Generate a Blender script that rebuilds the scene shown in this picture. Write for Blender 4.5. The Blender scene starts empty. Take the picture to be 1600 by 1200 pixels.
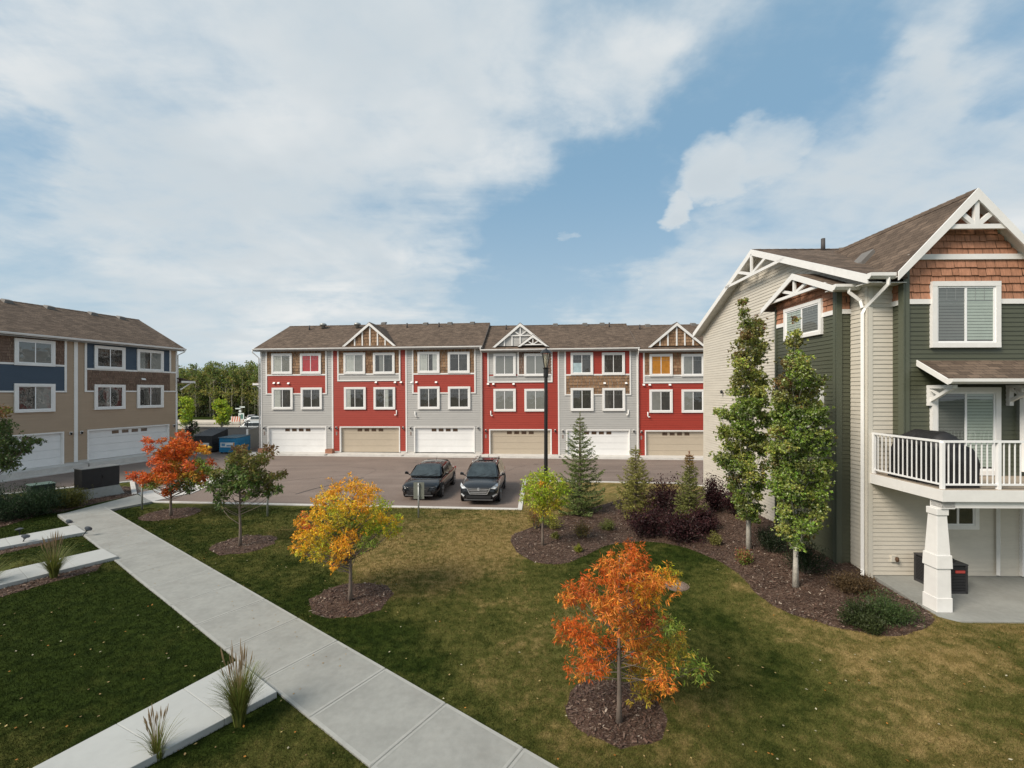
import bpy, bmesh, math, random
import numpy as np
from mathutils import Vector, Matrix, Euler, noise
from mathutils.geometry import delaunay_2d_cdt

# ---------------------------------------------------------------- camera, sky, sun
F, HX, HY, CZ = 670.0, 800.0, 612.0, 5.1          # focal length and horizon of the 1600 px wide photo
S = bpy.context.scene
COL = S.collection
cam = bpy.data.cameras.new('camera')
camo = bpy.data.objects.new('camera', cam)
COL.objects.link(camo)
camo.location = (0, 0, CZ)
camo.rotation_euler = (math.radians(90), 0, 0)
cam.sensor_width = 36
cam.lens = 36 * F / 1600
cam.shift_y = (HY - 600) / 1600
cam.clip_end = 3000
cam.clip_start = 0.05
S.camera = camo

SUN_DIR = Vector((-0.62, -0.42, 0.66)).normalized()
S.view_settings.view_transform = 'Standard'
S.view_settings.look = 'None'
S.view_settings.exposure = 0.45
S.view_settings.gamma = 1.0
S.view_settings.use_curve_mapping = False
sl = bpy.data.lights.new('sun', 'SUN')
sl.energy = 3.4
sl.angle = math.radians(24)
sl.color = (1.0, 0.90, 0.77)
so = bpy.data.objects.new('sun', sl)
COL.objects.link(so)
so.rotation_euler = (-SUN_DIR).to_track_quat('-Z', 'Y').to_euler()

w = bpy.data.worlds.new('World')
S.world = w
w.use_nodes = True
nt = w.node_tree
nt.nodes.clear()


class NG:
    """tiny node-graph writer"""
    def __init__(s, tree): s.t = tree
    def n(s, typ, ins=None, **kw):
        nd = s.t.nodes.new(typ)
        for k, v in kw.items(): setattr(nd, k, v)
        for k, v in (ins or {}).items():
            i = nd.inputs[k]
            if isinstance(v, bpy.types.NodeSocket): s.t.links.new(v, i)
            else: i.default_value = v
        return nd
    def m(s, op, a, b=0.0, c=None, clamp=False):
        ins = {0: a, 1: b}
        if c is not None: ins[2] = c
        return s.n('ShaderNodeMath', ins, operation=op, use_clamp=clamp).outputs[0]
    def vm(s, op, a, b=(0, 0, 0)):
        nd = s.n('ShaderNodeVectorMath', {0: a, 1: b}, operation=op)
        return nd.outputs['Value'] if op in ('DOT_PRODUCT', 'LENGTH') else nd.outputs[0]
    def mix(s, fac, a, b, blend='MIX'):
        nd = s.n('ShaderNodeMix', data_type='RGBA', blend_type=blend)
        for i, v in ((0, fac), (6, a), (7, b)):
            if isinstance(v, bpy.types.NodeSocket): s.t.links.new(v, nd.inputs[i])
            else:
                if i and len(v) == 3: v = (*v, 1)
                nd.inputs[i].default_value = v
        return nd.outputs[2]
    def noise(s, vec, scale, detail=4, rough=0.5, dist=0.0):
        return s.n('ShaderNodeTexNoise', {'Vector': vec, 'Scale': scale, 'Detail': detail, 'Roughness': rough, 'Distortion': dist}).outputs[0]
    def ss(s, x, a, b, lo=0.0, hi=1.0):
        return s.n('ShaderNodeMapRange', {0: x, 1: a, 2: b, 3: lo, 4: hi}, interpolation_type='SMOOTHSTEP').outputs[0]


def pdir(px, py):
    return Vector(((px - HX) / F, 1, (HY - py) / F)).normalized()


g = NG(nt)
sky = g.n('ShaderNodeTexSky', sky_type='NISHITA', sun_disc=False)
sky.sun_elevation = math.asin(SUN_DIR.z)
sky.sun_rotation = math.atan2(SUN_DIR.x, SUN_DIR.y)
sky.air_density = 1.0
sky.dust_density = 1.2
sky.ozone_density = 1.5
tc = g.n('ShaderNodeTexCoord').outputs['Generated']
d = g.vm('NORMALIZE', tc)
sx = g.n('ShaderNodeSeparateXYZ', {0: d})
zz = g.m('ADD', g.m('MAXIMUM', sx.outputs[2], 0.0), 0.22)
pl_ = g.n('ShaderNodeCombineXYZ', {0: g.m('DIVIDE', sx.outputs[0], zz), 1: g.m('DIVIDE', sx.outputs[1], zz), 2: 0.0}).outputs[0]
# cloud coverage: broad masses placed by sky direction, edges warped by noise
wn = g.n('ShaderNodeTexNoise', {'Vector': pl_, 'Scale': 1.7, 'Detail': 6.0, 'Roughness': 0.6}).outputs['Color']
dw_ = g.vm('NORMALIZE', g.vm('ADD', d, g.vm('SCALE', g.vm('SUBTRACT', wn, (0.5, 0.5, 0.5)), (0, 0, 0))))
dw_.node.inputs[0].links[0].from_node.inputs[1].links[0].from_node.inputs['Scale'].default_value = 0.34
covs = []
for sign, lst in ((1, [(330, 170, .30, .9), (130, 360, .22, .8), (620, 80, .24, .85), (450, 380, .26, .85), (760, 200, .12, .6), (960, 130, .10, .9), (540, 500, .22, .6), (200, 520, .2, .5), (840, 280, .05, .5),
                       (1185, 235, .045, 1.1), (1120, 290, .045, 1.1), (1055, 340, .03, 1.2), (1260, 200, .06, .7), (1420, 180, .08, .75), (1520, 140, .10, .8), (1360, 260, .07, .7), (1560, 300, .10, .8), (1480, 330, .08, .8), (1250, 330, .06, .6), (1170, 410, .08, .7), (1330, 370, .07, .5),
                       (910, 383, .016, 1.0), (1050, 470, .09, .6), (900, 490, .07, .4), (200, -300, .6, .6), (900, -600, .6, .5), (1150, 100, .03, .5), (1250, 95, .03, .5)]),
                  (-1, [(1210, 120, .10, .6), (1080, 200, .07, .6), (930, 330, .10, .7), (820, 430, .10, .6), (10, 230, .05, .6), (30, 300, .05, .5), (40, 430, .08, .4), (1000, 400, .05, .5), (1330, 130, .04, .5), (1590, 85, .05, .6), (1590, 420, .05, .5)])):
    acc = None
    for (px, py, wd, amp) in lst:
        dt = g.vm('DOT_PRODUCT', dw_, tuple(pdir(px, py)))
        t = g.ss(dt, math.cos(wd * 1.9), math.cos(wd * .25), 0.0, amp)
        acc = t if acc is None else g.n('ShaderNodeMath', {0: acc, 1: t, 2: 0.15}, operation='SMOOTH_MAX').outputs[0]
    covs.append(acc)
back = g.ss(sx.outputs[1], 0.1, -0.3, 0.0, 0.8)
cov = g.m('SUBTRACT', g.m('MAXIMUM', covs[0], back), covs[1])
mp = g.n('ShaderNodeMapping', {'Vector': pl_, 'Rotation': (0, 0, math.radians(-35)), 'Scale': (0.75, 1.9, 1)}).outputs[0]
n1 = g.noise(mp, 1.5, 9, 0.58, 0.5)
n2 = g.noise(pl_, 3.6, 8, 0.56, 0.35)
n3 = g.noise(pl_, 1.1, 5, 0.5, 0.3)
n4 = g.noise(pl_, 9.0, 6, 0.6, 0.3)
nn = g.m('ADD', g.m('MULTIPLY', n1, 0.48), g.m('ADD', g.m('MULTIPLY', n2, 0.37), g.m('MULTIPLY', n4, 0.15)))
dens = g.m('ADD', g.m('MULTIPLY', cov, 0.72), g.m('MULTIPLY', g.m('SUBTRACT', nn, 0.49), 2.2))
mask = g.ss(dens, -0.08, 0.74, 0.0, 0.93)
thick = g.ss(dens, 0.15, 1.0)
base = g.mix(1.0, sky.outputs[0], (0.62, 0.92, 1.22), 'MULTIPLY')
hz = g.ss(sx.outputs[2], -0.02, 0.50, 1.0, 0.0)
base = g.mix(0.75, base, (2.75, 4.6, 6.1))
base = g.mix(g.m('MULTIPLY', hz, 0.82), base, (5.2, 6.3, 6.9))
shade = g.ss(n3, 0.40, 0.62)
cloud = g.mix(shade, (5.8, 6.4, 6.8), (8.3, 8.35, 8.25))
cloud = g.mix(thick, (6.5, 7.1, 7.4), cloud)
fin = g.mix(mask, base, cloud)
bg = g.n('ShaderNodeBackground', {0: fin, 1: 0.076})
g.t.links.new(bg.outputs[0], g.n('ShaderNodeOutputWorld').inputs[0])

# ---------------------------------------------------------------- helpers
def tag(o, label=None, cat=None, group=None, kind=None):
    if label: o['label'] = label
    if cat: o['category'] = cat
    if group: o['group'] = group
    if kind: o['kind'] = kind
    return o


def empty(name, loc=(0, 0, 0), rot=(0, 0, 0), label=None, cat=None, group=None):
    o = bpy.data.objects.new(name, None)
    COL.objects.link(o)
    o.location = loc
    o.rotation_euler = rot
    o.empty_display_size = 0.2
    return tag(o, label, cat, group)


def copy_tree(o, parent=None):
    c = o.copy()
    COL.objects.link(c)
    c.parent = parent
    for ch in list(o.children): copy_tree(ch, c)
    return c


class MB:
    """collects geometry for one mesh object"""
    def __init__(s): s.v = []; s.f = []
    def quad(s, a, b, c, d):
        i = len(s.v); s.v += [tuple(a), tuple(b), tuple(c), tuple(d)]; s.f.append((i, i + 1, i + 2, i + 3))
    def tri(s, a, b, c):
        i = len(s.v); s.v += [tuple(a), tuple(b), tuple(c)]; s.f.append((i, i + 1, i + 2))
    def box(s, x0, x1, y0, y1, z0, z1):
        s.hexa([(x0, y0, z0), (x1, y0, z0), (x1, y1, z0), (x0, y1, z0), (x0, y0, z1), (x1, y0, z1), (x1, y1, z1), (x0, y1, z1)])
    def hexa(s, p):
        i = len(s.v); s.v += [tuple(q) for q in p]
        for f in ((3, 2, 1, 0), (4, 5, 6, 7), (0, 1, 5, 4), (1, 2, 6, 5), (2, 3, 7, 6), (3, 0, 4, 7)):
            s.f.append(tuple(i + k for k in f))
    def prism(s, poly, off):
        """polygon (3D points) extruded by vector off"""
        i = len(s.v); n = len(poly)
        s.v += [tuple(p) for p in poly] + [tuple(Vector(p) + Vector(off)) for p in poly]
        s.f.append(tuple(i + k for k in range(n))); s.f.append(tuple(i + n + k for k in reversed(range(n))))
        for k in range(n):
            k2 = (k + 1) % n
            s.f.append((i + k, i + n + k, i + n + k2, i + k2))
    def bar(s, a, b, wx, wz=None, up=(0, 0, 1)):
        """square bar between two points"""
        a, b = Vector(a), Vector(b); wz = wz or wx
        t = (b - a).normalized(); u = t.cross(Vector(up))
        if u.length < 1e-4: u = t.cross(Vector((0, 1, 0)))
        u.normalize(); v = u.cross(t).normalized()
        q = [(-1, -1), (1, -1), (1, 1), (-1, 1)]
        s.hexa([a + u * (i * wx / 2) + v * (j * wz / 2) for i, j in q] + [b + u * (i * wx / 2) + v * (j * wz / 2) for i, j in q])
    def tube(s, pts, rad, n=8, cap=True):
        i0 = len(s.v); m = len(pts)
        for k in range(m):
            p = Vector(pts[k])
            t = (Vector(pts[min(k + 1, m - 1)]) - Vector(pts[max(k - 1, 0)]))
            if t.length < 1e-9: t = Vector((0, 0, 1))
            t.normalize()
            u = t.cross(Vector((0.13, 1, 0.07))); u.normalize(); v = t.cross(u)
            r = rad[k] if hasattr(rad, '__len__') else rad
            for j in range(n):
                a = 2 * math.pi * j / n
                s.v.append(tuple(p + (u * math.cos(a) + v * math.sin(a)) * r))
        for k in range(m - 1):
            for j in range(n):
                j2 = (j + 1) % n
                s.f.append((i0 + k * n + j, i0 + k * n + j2, i0 + (k + 1) * n + j2, i0 + (k + 1) * n + j))
        if cap:
            s.f.append(tuple(i0 + j for j in reversed(range(n)))); s.f.append(tuple(i0 + (m - 1) * n + j for j in range(n)))
    def lathe(s, prof, n=16, c=(0, 0, 0)):
        s.tube([(c[0], c[1], c[2] + z) for r, z in prof], [max(r, 1e-4) for r, z in prof], n)
    def each(s, name, mat, parent=None, **kw):
        """every loose piece becomes an object of its own"""
        par = list(range(len(s.v)))
        def find(a):
            while par[a] != a: par[a] = par[par[a]]; a = par[a]
            return a
        for f in s.f:
            for k in f[1:]: par[find(k)] = find(f[0])
        groups = {}
        for f in s.f: groups.setdefault(find(f[0]), []).append(f)
        for fs in groups.values():
            m = MB(); ids = sorted({i for f in fs for i in f}); mp_ = {i: k for k, i in enumerate(ids)}
            m.v = [s.v[i] for i in ids]; m.f = [tuple(mp_[i] for i in f) for f in fs]
            m.build(name, mat, parent, **kw)
    def build(s, name, mat, parent=None, smooth=False, bevel=0, sub=0, label=None, loc=None):
        me = bpy.data.meshes.new(name)
        me.from_pydata(s.v, [], s.f)
        me.materials.append(mat)
        if smooth: me.shade_smooth()
        me.update()
        o = bpy.data.objects.new(name, me)
        COL.objects.link(o)
        if parent: o.parent = parent
        if loc: o.location = loc
        if bevel:
            b = o.modifiers.new('bevel', 'BEVEL'); b.width = bevel; b.segments = 2; b.limit_method = 'ANGLE'
        if sub:
            b = o.modifiers.new('sub', 'SUBSURF'); b.levels = sub; b.render_levels = sub
        if label: o['label'] = label
        return o


def quadcloud(name, V, mat, parent=None, tint=None, k=4, extra=None):
    """V: (n,k,3) array of separate k-gons"""
    n = len(V)
    me = bpy.data.meshes.new(name)
    me.vertices.add(n * k); me.loops.add(n * k); me.polygons.add(n)
    me.vertices.foreach_set('co', np.ascontiguousarray(V, dtype=np.float32).ravel())
    me.loops.foreach_set('vertex_index', np.arange(n * k, dtype=np.int32))
    me.polygons.foreach_set('loop_start', np.arange(0, n * k, k, dtype=np.int32))
    me.polygons.foreach_set('loop_total', np.full(n, k, dtype=np.int32))
    if tint is not None:
        a = me.attributes.new('tint', 'FLOAT_COLOR', 'POINT')
        c = np.ones((n, k, 4), np.float32); c[:, :, :3] = tint[:, None, :]
        a.data.foreach_set('color', c.ravel())
    if extra is not None:
        a = me.attributes.new('dry', 'FLOAT', 'POINT')
        a.data.foreach_set('value', np.repeat(extra.astype(np.float32), k))
    me.update(calc_edges=True)
    me.materials.append(mat)
    o = bpy.data.objects.new(name, me)
    COL.objects.link(o)
    if parent: o.parent = parent
    return o


# ---------------------------------------------------------------- materials
MATS = {}
def mat(name, color, rough=0.6, metal=0.0, var=0.12, vscale=3.0, bump=0.0, bscale=40.0, spec=0.5, dirt=0.0, coat=0.0, stretch=(1, 1, 1)):
    if name in MATS: return MATS[name]
    m = bpy.data.materials.new(name); m.use_nodes = True
    t = m.node_tree; t.nodes.clear(); q = NG(t)
    co = q.n('ShaderNodeTexCoord').outputs['Object']
    co = q.n('ShaderNodeMapping', {'Vector': co, 'Scale': stretch}).outputs[0]
    n_a = q.noise(co, vscale, 6, 0.6)
    n_b = q.noise(co, vscale * 7, 4, 0.6)
    f = q.m('ADD', q.m('MULTIPLY', n_a, 0.6), q.m('MULTIPLY', n_b, 0.4))
    f = q.ss(f, 0.3, 0.7)
    c = Vector(color)
    colr = q.mix(f, tuple(c * (1 - var)), tuple(c * (1 + var)))
    if dirt:
        dn = q.ss(q.noise(co, vscale * 0.6, 7, 0.65), 0.5, 0.75, 0.0, dirt)
        colr = q.mix(dn, colr, (0.12, 0.10, 0.08))
    p = q.n('ShaderNodeBsdfPrincipled', {'Base Color': colr, 'Roughness': rough, 'Metallic': metal, 'Specular IOR Level': spec, 'Coat Weight': coat, 'Coat Roughness': 0.05})
    if bump:
        b = q.n('ShaderNodeBump', {'Height': q.noise(co, bscale, 5, 0.6), 'Strength': bump, 'Distance': 0.02})
        t.links.new(b.outputs[0], p.inputs['Normal'])
    t.links.new(p.outputs[0], q.n('ShaderNodeOutputMaterial').inputs[0])
    MATS[name] = m
    return m


def islandmat(name, c0, c1, rough=0.8, streak=0.35, c2=None):
    """each loose piece takes its own tone (shakes, chips)"""
    if name in MATS: return MATS[name]
    m = bpy.data.materials.new(name); m.use_nodes = True
    t = m.node_tree; t.nodes.clear(); q = NG(t)
    r = q.n('ShaderNodeNewGeometry').outputs['Random Per Island']
    colr = q.mix(r, c0, c1)
    if c2: colr = q.mix(q.ss(r, 0.8, 0.95), colr, c2)
    co = q.n('ShaderNodeMapping', {'Vector': q.n('ShaderNodeTexCoord').outputs['Object'], 'Scale': (30, 30, 3)}).outputs[0]
    n_ = q.ss(q.noise(co, 1.0, 5, 0.6), 0.3, 0.7, 1 - streak, 1 + streak * 0.4)
    colr = q.mix(1.0, colr, q.n('ShaderNodeCombineColor', {0: n_, 1: n_, 2: n_}).outputs[0], 'MULTIPLY')
    p = q.n('ShaderNodeBsdfPrincipled', {'Base Color': colr, 'Roughness': rough, 'Specular IOR Level': 0.3})
    t.links.new(p.outputs[0], q.n('ShaderNodeOutputMaterial').inputs[0])
    MATS[name] = m
    return m


def roofmat(name, axis, c0=(0.085, 0.062, 0.046), c1=(0.150, 0.110, 0.082)):
    """asphalt shingles: staggered tabs of differing tone; axis = direction the courses run along"""
    m = bpy.data.materials.new(name); m.use_nodes = True
    t = m.node_tree; t.nodes.clear(); q = NG(t)
    co = q.n('ShaderNodeTexCoord').outputs['Object']
    sp = q.n('ShaderNodeSeparateXYZ', {0: co})
    a, b = (0, 1) if axis == 'x' else (1, 0)
    uv = q.n('ShaderNodeCombineXYZ', {0: sp.outputs[a], 1: q.m('MULTIPLY', sp.outputs[2], 2.1 if axis == 'x' else 1.4), 2: 0.0}).outputs[0]
    br = q.n('ShaderNodeTexBrick', {'Vector': uv, 'Scale': 1.0, 'Mortar Size': 0.006, 'Brick Width': 0.30, 'Row Height': 0.14,
                                    'Color1': (*c0, 1), 'Color2': (*c1, 1), 'Mortar': (0.03, 0.023, 0.02, 1), 'Bias': 0.0})
    br.offset = 0.37
    n_ = q.ss(q.noise(co, 1.3, 6, 0.65), 0.3, 0.7, 0.82, 1.16)
    colr = q.mix(1.0, br.outputs[0], q.n('ShaderNodeCombineColor', {0: n_, 1: n_, 2: n_}).outputs[0], 'MULTIPLY')
    gr = q.ss(q.noise(co, 60, 3, 0.6), 0.3, 0.7, 0.8, 1.2)
    colr = q.mix(1.0, colr, q.n('ShaderNodeCombineColor', {0: gr, 1: gr, 2: gr}).outputs[0], 'MULTIPLY')
    p = q.n('ShaderNodeBsdfPrincipled', {'Base Color': colr, 'Roughness': 0.9, 'Specular IOR Level': 0.2})
    bm_ = q.n('ShaderNodeBump', {'Height': br.outputs['Fac'], 'Strength': 0.6, 'Distance': 0.02}, invert=True)
    t.links.new(bm_.outputs[0], p.inputs['Normal'])
    t.links.new(p.outputs[0], q.n('ShaderNodeOutputMaterial').inputs[0])
    MATS[name] = m
    return m


def glassmat(name='window_glass', tintc=(0.92, 0.94, 0.93), lo=0.03):
    if name in MATS: return MATS[name]
    m = bpy.data.materials.new(name); m.use_nodes = True
    t = m.node_tree; t.nodes.clear(); q = NG(t)
    ge = q.n('ShaderNodeNewGeometry')
    cs_ = q.m('ABSOLUTE', q.vm('DOT_PRODUCT', ge.outputs['Normal'], ge.outputs['Incoming']))
    lw = q.m('ADD', q.m('MULTIPLY', q.m('POWER', q.m('SUBTRACT', 1.0, cs_, clamp=True), 5.0), 0.96), 0.04)
    fac = q.m('ADD', q.m('MULTIPLY', lw, 1.1), lo, clamp=True)
    wav = q.n('ShaderNodeBump', {'Height': q.noise(q.n('ShaderNodeTexCoord').outputs['Object'], 1.6, 2, 0.5), 'Strength': 0.12, 'Distance': 0.05}).outputs[0]
    gl = q.n('ShaderNodeBsdfGlossy', {'Color': (0.95, 0.97, 1, 1), 'Roughness': 0.02, 'Normal': wav})
    tr = q.n('ShaderNodeBsdfTransparent', {'Color': (*tintc, 1)})
    mx = q.n('ShaderNodeMixShader', {0: fac, 1: tr.outputs[0], 2: gl.outputs[0]})
    t.links.new(mx.outputs[0], q.n('ShaderNodeOutputMaterial').inputs[0])
    MATS[name] = m
    return m


def leafmat(name='leaf', trans=0.35, sat=0.32):
    if name in MATS: return MATS[name]
    m = bpy.data.materials.new(name); m.use_nodes = True
    t = m.node_tree; t.nodes.clear(); q = NG(t)
    a = q.n('ShaderNodeAttribute', attribute_name='tint').outputs[0]
    r = q.n('ShaderNodeNewGeometry').outputs['Random Per Island']
    v = q.ss(r, 0, 1, 1 - sat, 1 + sat)
    colr = q.mix(1.0, a, q.n('ShaderNodeCombineColor', {0: v, 1: v, 2: v}).outputs[0], 'MULTIPLY')
    p = q.n('ShaderNodeBsdfPrincipled', {'Base Color': colr, 'Roughness': 0.55, 'Specular IOR Level': 0.35})
    tl = q.n('ShaderNodeBsdfTranslucent', {'Color': colr})
    mx = q.n('ShaderNodeMixShader', {0: trans, 1: p.outputs[0], 2: tl.outputs[0]})
    t.links.new(mx.outputs[0], q.n('ShaderNodeOutputMaterial').inputs[0])
    MATS[name] = m
    return m


M_WHITE = mat('white_trim', (0.76, 0.75, 0.73), 0.45, var=0.05, vscale=1.2, dirt=0.10)
M_SASH = mat('white_vinyl', (0.82, 0.82, 0.82), 0.35, var=0.02)
M_GREY = mat('grey_siding', (0.40, 0.395, 0.38), 0.55, var=0.05, vscale=0.9, stretch=(1, 1, 5))
M_RED = mat('red_siding', (0.315, 0.033, 0.018), 0.55, var=0.07, vscale=0.9, stretch=(1, 1, 5))
M_TAUPE = mat('taupe_siding', (0.375, 0.280, 0.195), 0.55, var=0.05, vscale=0.9, stretch=(1, 1, 5))
M_BLUE = mat('blue_siding', (0.040, 0.066, 0.100), 0.55, var=0.06, vscale=0.9, stretch=(1, 1, 5))
M_BEIGE = mat('beige_siding', (0.56, 0.52, 0.445), 0.5, var=0.07, vscale=0.9, dirt=0.12, stretch=(1, 1, 5))
M_GREEN = mat('green_siding', (0.070, 0.076, 0.048), 0.5, var=0.06, vscale=0.9, stretch=(1, 1, 5))
M_SHK_BR = islandmat('brown_shakes', (0.20, 0.118, 0.066), (0.33, 0.205, 0.120))
M_SHK_DK = islandmat('dark_brown_shakes', (0.145, 0.095, 0.070), (0.205, 0.135, 0.100))
M_SHK_OR = islandmat('orange_shakes', (0.345, 0.165, 0.098), (0.46, 0.225, 0.138), streak=0.25)
M_ROOFX = roofmat('shingles_along_x', 'x')
M_ROOFY = roofmat('shingles_along_y', 'y')
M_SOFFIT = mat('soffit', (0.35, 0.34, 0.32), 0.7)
M_DOORW = mat('garage_white', (0.74, 0.74, 0.735), 0.45, var=0.04, vscale=0.7, dirt=0.06)
M_DOORB = mat('garage_tan', (0.44, 0.375, 0.29), 0.5, var=0.04, vscale=0.7)
M_DARK = mat('dark_interior', (0.02, 0.02, 0.022), 0.9)
M_ROOM = mat('room_interior', (0.055, 0.050, 0.045), 0.9, var=0.5, vscale=1.5)
M_BLACK = mat('black_metal', (0.012, 0.012, 0.013), 0.4)
M_CONC = mat('concrete', (0.255, 0.258, 0.240), 0.85, var=0.13, vscale=1.3, bump=0.2, bscale=90, dirt=0.22)
M_CONC2 = mat('kerb_concrete', (0.52, 0.50, 0.47), 0.85, var=0.10, vscale=2.0, bump=0.2, bscale=60, dirt=0.25)
M_BARK = mat('bark', (0.16, 0.125, 0.10), 0.9, var=0.3, vscale=9, bump=0.6, bscale=30, stretch=(1, 1, .3))
M_BARKW = mat('pale_bark', (0.46, 0.43, 0.37), 0.85, var=0.3, vscale=9, bump=0.5, bscale=26, dirt=0.4)
M_GALV = mat('galvanised_steel', (0.33, 0.34, 0.33), 0.5, 0.6)
M_GLASS = glassmat()
M_LEAF = leafmat()
# ---------------------------------------------------------------- terrain height and pixel -> ground helpers
def sst(x, a, b):
    t = min(1, max(0, (x - a) / (b - a))); return t * t * (3 - 2 * t)


def gz(x, y):
    """height of the lawn"""
    z = 0.45 * sst(x, 3.2, 8.6) * (1 - sst(y, 18.5, 22.5))
    z += 0.12 * sst(x, 8.0, 9.0) * sst(y, 10.5, 12.5) * (1 - sst(y, 18.5, 22.5))
    z -= 0.06 * sst(y, 14, 18)
    z -= (z - 0.33) * sst(x, 8.7, 9.2) * sst(y, 8.5, 8.9) * (1 - sst(y, 11.0, 11.2)) if z > .33 else 0
    z += 0.025 * noise.noise(Vector((x * 0.35, y * 0.35, 3.1)))
    return z


def gp(px, py, dz=0.0):
    y = 10.0
    for _ in range(25):
        x = (px - HX) * y / F
        y = 0.5 * y + 0.5 * F * (CZ - gz(x, y) - dz) / (py - HY)
    x = (px - HX) * y / F
    return x, y


def at(px, py, y):
    return Vector(((px - HX) * y / F, y, CZ - (py - HY) * y / F))


def flat(px, py, z):
    y = F * (CZ - z) / (py - HY)
    return Vector(((px - HX) * y / F, y, z))


# ---------------------------------------------------------------- facades
class Frame:
    """a wall plane in a building's own coordinates: s along, h up, d outward"""
    def __init__(s, O, u, n, M=None):
        s.O, s.u, s.n, s.M = Vector(O), Vector(u), Vector(n), M
        s.Mi = M.inverted() if M else None
    def p(s, a, h, d=0.0): return s.O + s.u * a + s.n * d + Vector((0, 0, h))
    def pix(s, px, py, d=0.0):
        c = s.Mi @ Vector((0, 0, CZ)); q = s.Mi @ (Vector((0, 0, CZ)) + Vector(((px - HX) / F, 1, (HY - py) / F)))
        r = q - c; o = s.O + s.n * d
        t = (o - c).dot(s.n) / r.dot(s.n); P = c + r * t
        return (P - s.O).dot(s.u), P.z - s.O.z
    def shift(s, d): return Frame(s.O + s.n * d, s.u, s.n, s.M)


def fbox(mb, F_, s0, s1, h0, h1, d0, d1):
    mb.hexa([F_.p(s0, h0, d1), F_.p(s1, h0, d1), F_.p(s1, h0, d0), F_.p(s0, h0, d0), F_.p(s0, h1, d1), F_.p(s1, h1, d1), F_.p(s1, h1, d0), F_.p(s0, h1, d0)])


def spans(s0, s1, holes, h):
    out = [(s0, s1)]
    for a, b, c, e in holes:
        if c - 1e-4 <= h <= e + 1e-4:
            nx = []
            for p, q in out:
                if b <= p or a >= q: nx.append((p, q))
                else:
                    if a > p: nx.append((p, a))
                    if b < q: nx.append((b, q))
            out = nx
    return out


def siding(mb, F_, h0, h1, s0, s1, holes=(), exp=0.11, d=0.016, lim=None):
    """lap siding; lim(h) -> (s0, s1) for gables"""
    n = max(1, round((h1 - h0) / exp)); e = (h1 - h0) / n
    for k in range(n):
        a, b = h0 + k * e, h0 + (k + 1) * e
        la, lb = (lim(a), lim(b)) if lim else ((s0, s1), (s0, s1))
        if la[1] - la[0] < 0.02: continue
        if lb[1] - lb[0] < 0.0: m_ = (lb[0] + lb[1]) / 2; lb = (m_, m_)
        for p, q in spans(la[0], la[1], holes, (a + b) / 2):
            pb = p if p > la[0] + 1e-5 else lb[0]; qb = q if q < la[1] - 1e-5 else lb[1]
            mb.quad(F_.p(p, a, d), F_.p(q, a, d), F_.p(qb, b, 0.002), F_.p(pb, b, 0.002))
            mb.quad(F_.p(p, a, 0.0), F_.p(q, a, 0.0), F_.p(q, a, d), F_.p(p, a, d))


def shakes(mb, F_, h0, h1, s0, s1, rng, holes=(), exp=0.25, d=0.035, lim=None, w0=.24, w1=.40, jit=.02, gp_=.03):
    n = max(1, round((h1 - h0) / exp)); e = (h1 - h0) / n
    for k in range(n):
        a, b = h0 + k * e, h0 + (k + 1) * e
        la = lim((a + b) / 2) if lim else (s0, s1)
        for p, q in spans(la[0], la[1], holes, (a + b) / 2):
            x = p
            while x < q - 0.01:
                x2 = min(q, x + rng.uniform(w0, w1))
                if q - x2 < 0.05: x2 = q
                j = rng.uniform(-jit, 0.004); dd = d + rng.uniform(-.004, .004)
                mb.quad(F_.p(x, a + j, dd), F_.p(x2 - gp_, a + j, dd), F_.p(x2 - gp_, b, 0.004), F_.p(x, b, 0.004))
                mb.quad(F_.p(x, a + j, 0.0), F_.p(x2 - gp_, a + j, 0.0), F_.p(x2 - gp_, a + j, dd), F_.p(x, a + j, dd))
                x = x2


CURT = {
    'white': mat('white_curtain', (0.50, 0.50, 0.47), 0.9, var=0.1), 'grey': mat('grey_curtain', (0.24, 0.235, 0.22), 0.9, var=0.15),
    'red': mat('red_curtain', (0.45, 0.012, 0.014), 0.8, var=0.25), 'orange': mat('orange_curtain', (0.55, 0.22, 0.02), 0.8, var=0.2),
    'dark': mat('dark_curtain', (0.045, 0.040, 0.036), 0.9, var=0.3), 'gblind': mat('grey_blind', (0.17, 0.175, 0.165), 0.6, var=0.05), 'blind': mat('blind_slats', (0.24, 0.235, 0.22), 0.6, var=0.05),
    'green': mat('pale_blind', (0.42, 0.47, 0.42), 0.6, var=0.05), 'bluesheet': mat('pale_blue_cloth', (0.45, 0.56, 0.60), 0.8, var=0.2), 'plum': mat('plum_cloth', (0.05, 0.035, 0.06), 0.9)}


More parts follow.
